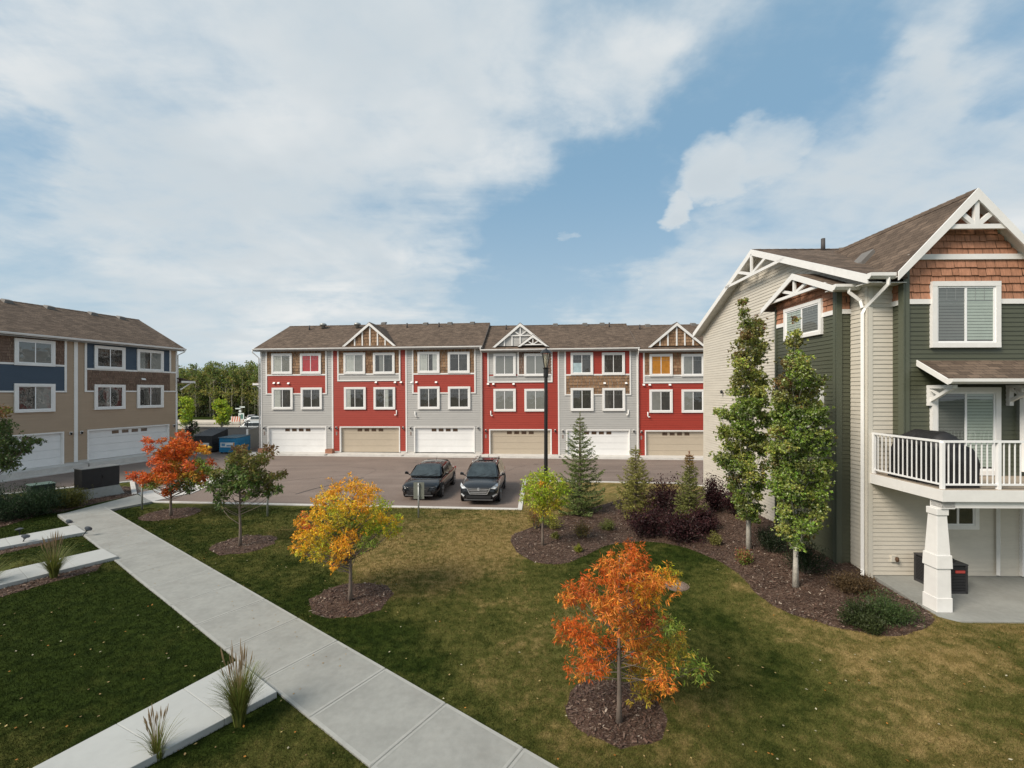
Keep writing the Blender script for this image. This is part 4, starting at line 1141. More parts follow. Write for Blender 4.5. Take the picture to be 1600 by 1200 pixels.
for a in (-.5, .5):
    for b in (-.28, .28): q.tube([(a, b, 0.0), (a, b, .1)], .03, 8)
q.build('castor', M_BLACK, bb_o)

# ================================================================ GROUND
def W2(px, py, dz=0.0):
    x, y = gp(px, py, dz); return (x, y)
lotz = -.18
K0 = flat(236, 783.5, -.05); K1 = flat(809, 795, -.05); K2 = flat(817, 750.5, -.05); K3 = flat(1062, 755, -.05); K4 = flat(1099, 759, -.05)
A1 = flat(80, 764.5, -.05); A2 = flat(210, 751.5, -.05); A3 = flat(214, 771, -.05)
dA = (A2 - A1).normalized(); A0 = A1 - dA * 22
lot = [(K0.x, K0.y), (K1.x, K1.y), (K2.x, K2.y), (K3.x, K3.y), (K4.x, K4.y), (K4.x + 3.5, K4.y - .6), (45, 21.0), (45, 36.5), (-17, 40.4), (-27, 42.5), (-62, 36.5), (-62, 6), (A0.x, A0.y), (A1.x, A1.y), (A2.x, A2.y), (A3.x, A3.y)]
def ell(cx, cy, rx, ry, n=22, ph=0.0, jit=.08, sd=1):
    r_ = random.Random(sd)
    return [(cx + rx * math.cos(a) * (1 + r_.uniform(-jit, jit)), cy + ry * math.sin(a) * (1 + r_.uniform(-jit, jit))) for a in [2 * math.pi * k / n for k in range(n)]]
def smoothpoly(P, n=4):
    out = []; m = len(P)
    for i in range(m):
        p0, p1, p2, p3 = (Vector((*P[(i + k) % m], 0)) for k in (-1, 0, 1, 2))
        for k in range(n):
            t = k / n
            q_ = .5 * ((2 * p1) + (-p0 + p2) * t + (2 * p0 - 5 * p1 + 4 * p2 - p3) * t * t + (-p0 + 3 * p1 - 3 * p2 + p3) * t ** 3)
            out.append((q_.x + .04 * noise.noise(q_ * 3), q_.y + .04 * noise.noise(q_ * 3 + Vector((9, 1, 0)))))
    return out
bedpx = [(799, 838), (808, 862), (840, 879), (880, 881), (915, 868), (950, 852), (1000, 846), (1060, 853), (1115, 873), (1155, 898), (1185, 930), (1225, 955), (1280, 972), (1330, 986), (1395, 994), (1440, 984), (1458, 962),
         (1405, 925), (1365, 893)]
mb_ = [W2(*p) for p in bedpx] + [(9.3, 10.95), (9.6, 21.2), (8.2, 22.3), (6.5, 21.6), (5.2, 20.3), (3.4, 18.9), (1.9, 17.6), (.8, 16.3)]
bed = smoothpoly(mb_, 4)
circ = []
def cpx(px, py, r, sd): x, y = W2(px, py); circ.append(ell(x, y, r, r * .95, sd=sd))
cpx(549, 936, .98, 1); cpx(381, 850, .98, 2); cpx(268, 803, 1.05, 3); cpx(962, 1108, .78, 4)
hx = smoothpoly([W2(*p) for p in [(-60, 836), (60, 806), (98, 800), (160, 784), (213, 773), (215, 763), (185, 760), (130, 768), (-60, 788)]], 3)
ub = [W2(*p) for p in [(-40, 925), (0, 912), (100, 892), (160, 881), (150, 892), (80, 910), (-40, 945)]]
ua_ = [W2(*p) for p in [(-40, 862), (0, 853), (90, 836), (112, 838), (60, 853), (-40, 876)]]
regions = [('bed', bed), ('c0', circ[0]), ('c1', circ[1]), ('c2', circ[2]), ('c3', circ[3]), ('hx', hx), ('ub', ub), ('ua', ua_)]
def inpoly(P, x, y):
    c = False; j = len(P) - 1
    for i in range(len(P)):
        if (P[i][1] > y) != (P[j][1] > y) and x < (P[j][0] - P[i][0]) * (y - P[i][1]) / (P[j][1] - P[i][1]) + P[i][0]: c = not c
        j = i
    return c
pts, edges = [], []
for P in [lot] + [r[1] for r in regions]:
    i0 = len(pts); n = len(P)
    pts += [Vector(p) for p in P]; edges += [(i0 + k, i0 + (k + 1) % n) for k in range(n)]
rg = random.Random(3)
x = -62.0
gridx = list(np.arange(-30, 24, .45)) + list(np.arange(-62, -30, 4)) + list(np.arange(24, 62, 4))
gridy = list(np.arange(.0, 27, .45)) + list(np.arange(27, 62, 4)) + [-8, -4]
for x in gridx:
    for y in gridy: pts.append(Vector((x + rg.uniform(-.04, .04), y + rg.uniform(-.04, .04))))
V2, E2, F2_, _, _, _ = delaunay_2d_cdt(pts, edges, [], 0, 1e-5)
cls = {}
faces = {'lawn': [], 'mulch': [], 'lot': []}
for f in F2_:
    cx_ = sum(V2[i].x for i in f) / 3; cy_ = sum(V2[i].y for i in f) / 3
    if inpoly(lot, cx_, cy_): faces['lot'].append(f)
    elif any(inpoly(P, cx_, cy_) for _, P in regions): faces['mulch'].append(f)
    else: faces['lawn'].append(f)

# where the grass is dry (pixel, value, radius px) -> world blobs; low values on the left carry painted shade too
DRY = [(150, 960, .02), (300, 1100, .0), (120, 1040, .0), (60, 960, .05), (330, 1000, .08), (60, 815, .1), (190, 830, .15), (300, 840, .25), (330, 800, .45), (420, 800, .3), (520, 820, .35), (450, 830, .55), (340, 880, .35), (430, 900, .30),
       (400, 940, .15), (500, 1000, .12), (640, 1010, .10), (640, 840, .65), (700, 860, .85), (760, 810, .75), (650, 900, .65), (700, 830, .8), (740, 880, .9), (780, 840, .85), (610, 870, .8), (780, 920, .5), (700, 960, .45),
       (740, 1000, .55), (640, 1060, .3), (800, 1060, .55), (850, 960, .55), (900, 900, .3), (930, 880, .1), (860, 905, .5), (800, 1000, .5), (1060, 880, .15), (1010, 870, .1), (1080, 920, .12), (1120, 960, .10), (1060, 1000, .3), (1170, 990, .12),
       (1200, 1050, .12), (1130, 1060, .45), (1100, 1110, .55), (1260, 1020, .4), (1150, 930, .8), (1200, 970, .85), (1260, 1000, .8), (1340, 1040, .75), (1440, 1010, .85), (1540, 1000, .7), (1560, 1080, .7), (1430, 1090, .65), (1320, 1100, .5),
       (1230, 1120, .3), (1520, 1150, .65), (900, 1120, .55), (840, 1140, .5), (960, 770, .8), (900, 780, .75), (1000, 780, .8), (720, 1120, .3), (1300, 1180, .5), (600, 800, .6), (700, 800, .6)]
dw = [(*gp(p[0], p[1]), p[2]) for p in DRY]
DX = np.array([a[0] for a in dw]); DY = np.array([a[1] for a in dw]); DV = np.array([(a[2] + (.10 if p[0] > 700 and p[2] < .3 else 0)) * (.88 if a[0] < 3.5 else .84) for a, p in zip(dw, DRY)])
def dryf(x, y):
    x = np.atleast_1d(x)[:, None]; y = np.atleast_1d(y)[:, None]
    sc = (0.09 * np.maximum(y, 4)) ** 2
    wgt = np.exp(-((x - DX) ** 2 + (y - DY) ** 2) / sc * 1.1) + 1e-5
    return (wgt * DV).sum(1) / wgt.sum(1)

def lawnmat():
    m = bpy.data.materials.new('grass'); m.use_nodes = True
    t = m.node_tree; t.nodes.clear(); q = NG(t)
    co = q.n('ShaderNodeTexCoord').outputs['Object']
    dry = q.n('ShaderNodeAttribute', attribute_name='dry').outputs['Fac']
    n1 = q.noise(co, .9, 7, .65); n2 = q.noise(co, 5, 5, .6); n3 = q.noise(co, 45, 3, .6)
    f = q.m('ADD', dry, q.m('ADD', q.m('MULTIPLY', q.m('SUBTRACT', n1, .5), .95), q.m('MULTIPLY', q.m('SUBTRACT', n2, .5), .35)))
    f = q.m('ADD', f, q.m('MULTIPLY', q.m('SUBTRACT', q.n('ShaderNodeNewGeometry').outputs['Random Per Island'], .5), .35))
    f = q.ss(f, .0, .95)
    lush_shaded = q.mix(q.ss(n2, .3, .7), (0.013, 0.022, 0.004), (0.030, 0.045, 0.008))  # green grass tone, darkened to hold the shade on the left lawn
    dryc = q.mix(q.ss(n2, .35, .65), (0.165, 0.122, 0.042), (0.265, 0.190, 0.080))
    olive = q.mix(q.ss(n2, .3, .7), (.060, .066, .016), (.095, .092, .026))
    c = q.mix(q.ss(f, 0.0, .5), lush_shaded, olive); c = q.mix(q.ss(f, .45, 1.0), c, dryc)
    k = q.ss(n3, .3, .7, .72, 1.28)
    c = q.mix(1.0, c, q.n('ShaderNodeCombineColor', {0: k, 1: k, 2: k}).outputs[0], 'MULTIPLY')
    p = q.n('ShaderNodeBsdfPrincipled', {'Base Color': c, 'Roughness': .9, 'Specular IOR Level': .05})
    b = q.n('ShaderNodeBump', {'Height': q.noise(co, 70, 4, .7), 'Strength': .5, 'Distance': .02}); t.links.new(b.outputs[0], p.inputs['Normal'])
    t.links.new(p.outputs[0], q.n('ShaderNodeOutputMaterial').inputs[0])
    return m
M_GRASS = lawnmat()
M_MULCH = islandmat('mulch_ground', (.075, .045, .033), (.075, .045, .033))
def mulchmat():
    m = bpy.data.materials.new('bark_mulch'); m.use_nodes = True
    t = m.node_tree; t.nodes.clear(); q = NG(t)
    co = q.n('ShaderNodeTexCoord').outputs['Object']
    n1 = q.noise(co, 2.2, 6, .7); n2 = q.noise(co, 38, 5, .7, 1.0)
    vo = q.n('ShaderNodeTexVoronoi', {'Vector': q.n('ShaderNodeMapping', {'Vector': co, 'Scale': (1, 1.8, 1), 'Rotation': (0, 0, .5)}).outputs[0], 'Scale': 42.0}).outputs['Color']
    c = q.mix(q.ss(n1, .35, .65), (0.042, 0.024, 0.017), (0.090, 0.054, 0.038))
    c = q.mix(q.ss(n2, .5, .75), c, (.17, .115, .085))
    c = q.mix(q.m('MULTIPLY', q.ss(q.n('ShaderNodeSeparateColor', {0: vo}).outputs[0], .82, .95), .6), c, (.27, .21, .17))
    p = q.n('ShaderNodeBsdfPrincipled', {'Base Color': c, 'Roughness': .9, 'Specular IOR Level': .2})
    b = q.n('ShaderNodeBump', {'Height': q.noise(co, 50, 6, .75), 'Strength': .9, 'Distance': .03}); t.links.new(b.outputs[0], p.inputs['Normal'])
    t.links.new(p.outputs[0], q.n('ShaderNodeOutputMaterial').inputs[0])
    return m
M_MULCH = mulchmat()
def asphaltmat():
    m = bpy.data.materials.new('asphalt'); m.use_nodes = True
    t = m.node_tree; t.nodes.clear(); q = NG(t)
    co = q.n('ShaderNodeTexCoord').outputs['Object']
    n1 = q.noise(co, .22, 6, .6, .4); n2 = q.noise(co, 3, 6, .65); n3 = q.noise(co, 130, 3, .6)
    str_ = q.noise(q.n('ShaderNodeMapping', {'Vector': co, 'Rotation': (0, 0, .05), 'Scale': (.12, 1.1, 1)}).outputs[0], 1.0, 5, .6)
    c = q.mix(q.ss(n1, .3, .7), (.150, .116, .098), (.200, .155, .130))
    c = q.mix(q.ss(str_, .45, .7, 0, .4), c, (.25, .20, .17))
    c = q.mix(q.ss(n2, .58, .8, 0, .35), c, (.06, .05, .05))
    stain = q.ss(q.noise(co, .9, 3, .5), .66, .74, 0, .45); c = q.mix(stain, c, (.045, .038, .036))
    k = q.ss(n3, .3, .7, .8, 1.25)
    c = q.mix(1.0, c, q.n('ShaderNodeCombineColor', {0: k, 1: k, 2: k}).outputs[0], 'MULTIPLY')
    p = q.n('ShaderNodeBsdfPrincipled', {'Base Color': c, 'Roughness': .82, 'Specular IOR Level': .3})
    b = q.n('ShaderNodeBump', {'Height': n3, 'Strength': .3, 'Distance': .01}); t.links.new(b.outputs[0], p.inputs['Normal'])
    t.links.new(p.outputs[0], q.n('ShaderNodeOutputMaterial').inputs[0])
    return m
M_ASPH = asphaltmat()
def submesh(name, fl, m, zf, dry=False, z_off=0.0):
    used = {}; vs = []; fs = []
    for f in fl:
        nf = []
        for i in f:
            if i not in used: used[i] = len(vs); vs.append((V2[i].x, V2[i].y, zf(V2[i].x, V2[i].y) + z_off))
            nf.append(used[i])
        fs.append(nf)
    me = bpy.data.meshes.new(name); me.from_pydata(vs, [], fs); me.materials.append(m); me.shade_smooth()
    if dry:
        a = me.attributes.new('dry', 'FLOAT', 'POINT'); A = np.array(vs); a.data.foreach_set('value', dryf(A[:, 0], A[:, 1]).astype(np.float32))
    o = bpy.data.objects.new(name, me); COL.objects.link(o); o['kind'] = 'structure'; return o
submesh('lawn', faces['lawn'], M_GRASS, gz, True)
submesh('mulch_bed', faces['mulch'], M_MULCH, gz)
submesh('parking_lot', faces['lot'], M_ASPH, lambda x, y: lotz)
gm_ = MB(); gm_.quad((-900, -300, -.75), (900, -300, -.75), (900, 1500, -.75), (-900, 1500, -.75)); tag(gm_.build('ground', M_GRASS), kind='structure')

# kerbs
kb = MB()
def kerb(P, wd=.20, top=-.010, bot=-.5, mb=kb, side=1):
    for a, b in zip(P, P[1:]):
        a = Vector((a[0], a[1], 0)); b = Vector((b[0], b[1], 0)); t = (b - a).normalized(); n = Vector((t.y, -t.x, 0)) * side * wd
        a2 = a - t * .0; b2 = b + t * (wd if side > 0 else 0)
        mb.hexa([a2 + Vector((0, 0, bot)), b2 + Vector((0, 0, bot)), b2 + n + Vector((0, 0, bot)), a2 + n + Vector((0, 0, bot)), a2 + Vector((0, 0, top)), b2 + Vector((0, 0, top)), b2 + n + Vector((0, 0, top)), a2 + n + Vector((0, 0, top))])
kerb(lot[0:2]); kerb(lot[1:3], top=-.012); kerb(lot[2:4], top=-.014); kerb(lot[3:5], top=-.016); kerb(lot[4:6], top=-.018); kerb(lot[5:7], top=-.020)
kerb(lot[12:14], top=-.010); kerb(lot[13:15], top=-.012); kerb(lot[14:16], top=-.014)
tag(kb.build('kerb', M_CONC2, bevel=.015), kind='structure')

# walks
def slab(mb, P, top, bot=-.4):
    mb.prism([(p[0], p[1], bot) for p in P], (0, 0, top - bot))
wk = MB()
R0 = Vector(flat(170, 795, .03)).xy; R1 = Vector(flat(480, 970, .03)).xy; R2 = Vector(flat(762, 1136, .03)).xy
L0 = Vector(flat(130, 825, .03)).xy; L1 = Vector(flat(371, 1031, .03)).xy; L2 = Vector(flat(431, 1080, .03)).xy
dR = (R2 - R0).normalized()
nrm = Vector((dR.y, -dR.x)); 
wdt = abs((L1 - R0).dot(nrm)); sgn = 1 if (L1 - R0).dot(nrm) > 0 else -1
start = R0; k = 0; step = 1.52
Lfar = R0 + nrm * sgn * wdt
n_s = 16
for k in range(-1, n_s):
    a = R0 + dR * (k * step + .0015 + .3); b = R0 + dR * ((k + 1) * step - .0015 + .3)
    if k == -1: a = R0 + dR * (-.6)
    slab(wk, [tuple(a), tuple(b), tuple(b + nrm * sgn * wdt), tuple(a + nrm * sgn * wdt)], .03)
ed_ = MB()
for k in range(-1, n_s):
    a = R0 + dR * (k * step + .3); b = R0 + dR * ((k + 1) * step + .3); N_ = nrm * sgn
    if k == -1: a = R0 + dR * (-.6)
    e_ = .055
    for P_ in ([a + dR * .02, b - dR * .02, b - dR * .02 + N_ * e_, a + dR * .02 + N_ * e_], [a + dR * .02 + N_ * (wdt - e_), b - dR * .02 + N_ * (wdt - e_), b - dR * .02 + N_ * wdt, a + dR * .02 + N_ * wdt],
               [a + dR * .012 + N_ * e_, a + dR * e_ + N_ * e_, a + dR * e_ + N_ * (wdt - e_), a + dR * .012 + N_ * (wdt - e_)], [b - dR * e_ + N_ * e_, b - dR * .012 + N_ * e_, b - dR * .012 + N_ * (wdt - e_), b - dR * e_ + N_ * (wdt - e_)]):
        ed_.quad(*[(p.x, p.y, .0325) for p in P_])
tag(ed_.build('sidewalk_edging', mat('tooled_concrete', (.305, .308, .288), .8, var=.10, vscale=2.0, dirt=.1)), kind='structure')
tag(wk.build('sidewalk', M_CONC, bevel=.006), kind='structure')
wt = MB()
# far end: wide landing and the crossing to the lot
T0 = flat(96, 803, .026); T1 = flat(215, 772.5, .026); T2 = flat(238, 783.5, .026); T3 = flat(172, 796, .026); T4 = flat(132, 826, .026)
cR = R0 - dR * .62; cL = cR + nrm * sgn * wdt
slab(wt, [(T0.x, T0.y), (T4.x, T4.y), (T3.x, T3.y)], .026); slab(wt, [(T0.x, T0.y), (T3.x, T3.y), (T2.x, T2.y), (T1.x, T1.y)], .0261); slab(wt, [(T4.x, T4.y), tuple(cL), tuple(cR), (T3.x, T3.y)], .0262)
tag(wt.build('sidewalk', M_CONC, bevel=.01), kind='structure')
sw = MB()
P = [flat(236, 784, -.17), flat(300, 771, -.17), flat(352, 749, -.17), flat(345, 742, -.17), flat(290, 755, -.17), flat(214, 771, -.17)]
slab(sw, [(p.x, p.y) for p in P], -.150, -.178)
tag(sw.build('concrete_crossing', M_CONC2), kind='structure')
br_ = MB()
def branch(pxs, top, z2):
    P = [flat(*p, top) for p in pxs]; slab(br_, [(p.x, p.y) for p in P], top, -.3)
def strip(tl, tr, brt, bl, top):
    """raised walk from the main walk away to the left, continued beyond the frame"""
    a, b, c, e = (flat(*p, top) for p in (tl, tr, brt, bl))
    d1 = (a - b).normalized(); d2 = (e - c).normalized()
    a2 = a + d1 * 5; e2 = e + d2 * 5
    n = 8
    for k in range(n):
        f0, f1 = k / n, (k + 1) / n
        p0, p1 = b.lerp(a2, f0), b.lerp(a2, f1); q0, q1 = c.lerp(e2, f0), c.lerp(e2, f1)
        g_ = .002
        p0 = p0 + d1 * g_; q0 = q0 + d2 * g_
        slab(br_, [(p0.x, p0.y), (p1.x, p1.y), (q1.x, q1.y), (q0.x, q0.y)], top)
strip((0, 842), (117, 820), (134, 831), (0, 855), .10)
strip((0, 893), (161, 857), (184, 869), (0, 914), .11)
strip((150, 1147), (371, 1031), (433, 1080), (318, 1140), .11)
tag(br_.build('path', mat('pale_concrete', (.36, .37, .36), .85, var=.05, vscale=1.1, bump=.12, bscale=90, dirt=.08), bevel=.01), kind='structure')

# aprons before the garages
ap = MB()
def rw(p): return loc_matrix(red) @ Vector(p)
for U in units:
    g0 = RF.pix(U['gar'][0], 640)[0] - .35; g1 = RF.pix(U['gar'][1], 640)[0] + .35
    P = [rw((a, b, 0)) for a, b in ((g0, .15), (g1, .15), (g1 + .35, -1.35), (g0 - .35, -1.35))]
    ap.prism([(p.x, p.y, -.5) for p in P], (0, 0, .5 - .085))
P = [rw((a, b, 0)) for a, b in ((-1, -.1), (40, -.1), (40, -.75), (-1, -.75))]
ap.prism([(p.x, p.y, -.5) for p in P], (0, 0, .5 - .10))
P = [rw((a, b, 0)) for a, b in ((-1, -1.36), (40, -1.36), (40, -1.6), (-1, -1.6))]
ap.prism([(p.x, p.y, -.5) for p in P], (0, 0, .5 - .165))
def bw(p): return loc_matrix(blue) @ Vector(p)
for k, U in enumerate(pairs):
    g0, g1 = U['g']; P = [bw((a, b, 0)) for a, b in ((g0 - .3, .15), (g1 + .3, .15), (g1 + .6, -1.3), (g0 - .6, -1.3))]
    ap.prism([(p.x, p.y, -.5) for p in P], (0, 0, .5 + .20))
P = [bw((a, b, 0)) for a, b in ((-26, -.1), (0, -.1), (0, -.7), (-26, -.7))]; ap.prism([(p.x, p.y, -.5) for p in P], (0, 0, .5 + .18))
P = [bw((a, b, 0)) for a, b in ((-26, -1.31), (1.5, -1.31), (1.5, -1.75), (-26, -1.75))]; ap.prism([(p.x, p.y, -.5) for p in P], (0, 0, .5 - .12))
tag(ap.build('driveway_apron', M_CONC2), kind='structure')
# patio
pt = MB(); P = [flat(1478, 970.5, .43), flat(1365, 899, .43)]
slab(pt, [(P[0].x, P[0].y), (13.4, P[0].y - .06), (13.4, 11.2), (P[1].x, 10.93)], .43, .0)
slab(pt, [(13.408, P[0].y - .06), (17, P[0].y - .1), (17, 11.2), (13.408, 11.2)], .43, .0)
tag(pt.build('patio', M_CONC, bevel=.008), kind='structure')
# ================================================================ VEGETATION
NR = np.random.default_rng(7)
PAL = {'GY': (.50, .36, .05), 'LG2': (.30, .36, .06), 'O': (.60, .140, .020), 'O2': (.66, .23, .035), 'DO': (.34, .085, .02), 'RO': (.50, .13, .03), 'Y': (.78, .49, .03), 'YO': (.76, .38, .03), 'YG': (.46, .40, .035), 'LG': (.36, .44, .035), 'G': (.22, .28, .045), 'GO': (.48, .26, .04),
       'DG': (.070, .105, .028), 'R': (.62, .14, .04), 'B': (.14, .10, .035), 'G2': (.105, .155, .035), 'P': (.040, .012, .016), 'OLV': (.17, .165, .04), 'M': (.21, .30, .050), 'MY': (.38, .40, .095), 'BR': (.20, .12, .045)}


def leaf_quads(c, ln, wd, droop=0.4, up=0.0, outward=None):
    n = len(c)
    t = NR.normal(size=(n, 3)); t[:, 2] -= droop; t[:, 2] += up
    if outward is not None: t += outward
    t /= np.linalg.norm(t, axis=1, keepdims=True) + 1e-9
    s = np.cross(t, NR.normal(size=(n, 3))); s /= np.linalg.norm(s, axis=1, keepdims=True) + 1e-9
    L = ln * NR.uniform(.7, 1.25, (n, 1)); Wd = wd * NR.uniform(.7, 1.25, (n, 1))
    nn = np.cross(t, s) * Wd * .18
    return np.stack([c, c + t * L * .42 + s * Wd / 2 + nn, c + t * L, c + t * L * .42 - s * Wd / 2 + nn], 1)


def ball(n):
    v = NR.normal(size=(n, 3)); v /= np.linalg.norm(v, axis=1, keepdims=True)
    return v * NR.uniform(0, 1, (n, 1)) ** (1 / 2.4)


def tuft_leaves(center, r, ntuft, per, ln, wd, col, droop, squash=.8):
    tc_ = np.array(center) + ball(ntuft) * np.array([r, r, r * squash]) * np.where(NR.random((ntuft, 1)) < .28, 1.55, .95)
    outw = (tc_ - np.array(center)) / max(r, 1e-3) * .7
    c = np.repeat(tc_, per, 0) + NR.normal(size=(ntuft * per, 3)) * ln * .22
    V = leaf_quads(c, ln, wd, droop, outward=np.repeat(outw, per, 0))
    tj = np.repeat(NR.uniform(.8, 1.2, (ntuft, 1)), per, 0)
    hj = 1 + NR.normal(size=(ntuft * per, 3)) * np.array([.10, .16, .12])
    return V, np.clip(np.array(col)[None, :] * tj * hj, .004, .9), tc_


def blob_tree(name, label, cat, px, py, top, blobs, trunk_r, ln, wd, dens, droop=.5, depth=.75, bark=None, twin=True, seed=1, group=None, per=7, dz=0.0, limb_from=.3, mixc=.18, base=None, leafmat_=None, steep=.55, limbk=1.0, glint=0.0):
    """blobs: (px, py, radius px, colour key) give the crown's clumps at the tree's own distance"""
    global NR
    NR = np.random.default_rng(seed); rr = random.Random(seed)
    X, Y = base if base else gp(px, py)
    z0 = gz(X, Y) if base is None else dz
    T = empty(name, (X, Y, z0), label=label, cat=cat, group=group)
    sc = Y / F
    cxs = [b[0] for b in blobs]; cmin, cmax = min(cxs), max(cxs); cm = (cmin + cmax) / 2; hw_ = max(8, (cmax - cmin) / 2)
    tp = at(top[0], top[1], Y) - Vector((X, Y, z0))
    tm = MB(); H_t = tp.z
    n = 9; tr = []
    for k in range(n + 1):
        t = k / n
        tr.append(Vector((tp.x * t ** 1.6 + .02 * noise.noise(Vector((t * 3, seed, 0))) * (t > 0), .03 * noise.noise(Vector((t * 3, 5, seed))) * (t > 0), H_t * t - .05 * (k == 0))))
    tm.tube(tr, [trunk_r * (1.35 if k == 0 else 1) * (1 - .85 * k / n) for k in range(n + 1)], 9)
    def trunk_at(z):
        t = max(0, min(.98, z / H_t)) * n; k = int(t); return tr[k].lerp(tr[min(n, k + 1)], t - k)
    Vs, Cs = [], []
    for bi, (bx, by, br, ck) in enumerate(blobs):
        for rep in range(2 if twin else 1):
            lat = min(1, abs(bx - cm) / hw_)
            dy = rr.uniform(.05, 1) * (1 if rep else -1) * depth * hw_ * sc * math.sqrt(max(.06, 1 - lat * lat))
            if not twin: dy = rr.uniform(-1, 1) * depth * hw_ * sc * math.sqrt(max(.06, 1 - lat * lat))
            jx = rr.uniform(-.25, .25) * br * (rep > 0)
            c = at(bx + jx, by + rr.uniform(-.2, .2) * br * (rep > 0), Y + dy) - Vector((X, Y, z0))
            r = br * sc
            nt_ = max(3, int(dens * (r / .3) ** 2.2))
            cols = PAL[ck]
            V, C_, tc_ = tuft_leaves(c, r, nt_, per, ln, wd, cols, droop)
            if mixc:
                oth = PAL[rr.choice(blobs)[3]]
                mk = np.repeat(NR.uniform(size=nt_) < mixc * .6, per)
                C_[mk] = C_[mk] * .35 + np.array(oth) * .65
            if glint:
                mk = NR.uniform(size=len(C_)) < glint; C_[mk] = np.array([.42, .46, .26]) * NR.uniform(.8, 1.15, (mk.sum(), 1))
            Vs.append(V); Cs.append(C_)
            zs = max(H_t * (limb_from + rr.uniform(-.08, .14)), c.z - steep * math.hypot(c.x, c.y) - r * .4)
            a = trunk_at(min(zs, H_t * .96)); mid = a.lerp(c, .55) + Vector((0, 0, -.08 * (c - a).length))
            rl = limbk * trunk_r * (.42 if r > .2 else .3) * (1 - .6 * a.z / H_t)
            tm.tube([a, mid, c], [rl, rl * .65, rl * .3], 5)
            for j in range(min(5, len(tc_))):
                q = Vector(tc_[j]); st = mid.lerp(c, rr.uniform(.3, 1)); tm.tube([st, st.lerp(q, .5) + Vector((0, 0, .02)), q], [rl * .3, rl * .2, rl * .12], 4, cap=False)
    tm.build('trunk', bark or M_BARK, T, smooth=True)
    quadcloud('crown', np.concatenate(Vs), leafmat_ or M_LEAF, T, np.concatenate(Cs))
    return T


blob_tree('maple_tree', 'orange leaved young tree nearest the camera, turning green at lower right', 'tree', 967, 1128, (968, 865),
          [(985, 856, 14, 'O'), (990, 875, 28, 'O'), (962, 880, 22, 'O2'), (945, 895, 18, 'O'), (1000, 900, 28, 'O'), (970, 905, 26, 'O'), (918, 905, 14, 'O'), (900, 925, 24, 'O'), (885, 935, 14, 'O2'), (920, 925, 18, 'RO'), (955, 945, 28, 'O2'), (975, 965, 24, 'O2'), (940, 955, 20, 'O'), (1000, 940, 26, 'DO'),
           (1020, 915, 22, 'O2'), (1035, 905, 20, 'YO'), (1046, 892, 14, 'YG'), (1055, 905, 10, 'GO'), (1010, 930, 24, 'YO'), (885, 980, 20, 'O'), (878, 992, 12, 'RO'), (905, 985, 24, 'O'), (920, 1000, 22, 'O'), (950, 1005, 16, 'O'), (952, 1020, 14, 'O'), (1005, 965, 24, 'DO'), (1030, 970, 18, 'GO'), (1048, 975, 16, 'G'), (1040, 990, 16, 'G'),
           (925, 1030, 22, 'O'), (935, 1045, 15, 'O'), (898, 1042, 16, 'O'), (905, 1055, 9, 'O2'), (1005, 1000, 24, 'O2'), (1030, 1008, 22, 'GY'), (1015, 1025, 22, 'GO'), (1050, 1015, 22, 'GY'), (1072, 1028, 20, 'LG2'), (1045, 1042, 20, 'LG2'), (1088, 1052, 18, 'G'), (1098, 1045, 14, 'G'), (1005, 1055, 24, 'GY'), (1022, 1075, 20, 'GO'), (1002, 1085, 16, 'GY'), (1032, 1060, 20, 'O2'), (990, 1040, 16, 'GO'), (1060, 1000, 16, 'GY'), (985, 1000, 18, 'O2'), (990, 1020, 14, 'RO')],
          .040, .072, .0155, 112, droop=.8, seed=21, per=9, limbk=.8, twin=False, depth=.8)
blob_tree('maple_tree', 'golden yellow tree with orange and lime clumps beside the walk', 'tree', 547, 938, (550, 775),
          [(527, 764, 15, 'YO'), (513, 775, 14, 'Y'), (556, 760, 16, 'YO'), (566, 770, 15, 'YO'), (580, 770, 13, 'YO'), (503, 783, 14, 'YO'), (525, 790, 18, 'YG'), (545, 790, 18, 'Y'), (565, 790, 18, 'YO'), (585, 795, 14, 'YG'), (495, 805, 15, 'Y'), (475, 808, 10, 'O2'), (465, 817, 8, 'YO'), (483, 824, 10, 'O'), (470, 838, 12, 'YO'),
           (485, 835, 14, 'Y'), (505, 825, 18, 'Y'), (530, 815, 20, 'YG'), (555, 815, 18, 'G'), (575, 812, 16, 'YG'), (602, 788, 11, 'LG'), (595, 808, 14, 'Y'), (580, 825, 18, 'LG'), (600, 825, 14, 'LG'), (612, 815, 10, 'Y'), (624, 806, 7, 'LG'), (612, 832, 12, 'YG'), (622, 823, 8, 'LG'), (545, 838, 18, 'YO'), (530, 850, 16, 'YO'), (507, 850, 18, 'YG'), (480, 855, 16, 'Y'), (470, 863, 10, 'YG'), (500, 865, 14, 'YG'),
           (528, 868, 12, 'YO'), (540, 858, 14, 'YO'), (520, 884, 9, 'YO'), (530, 876, 9, 'YO'), (570, 850, 14, 'G'), (585, 845, 10, 'G'), (558, 860, 8, 'G'), (460, 855, 8, 'YO')],
          .05, .070, .023, 62, droop=.5, seed=5)
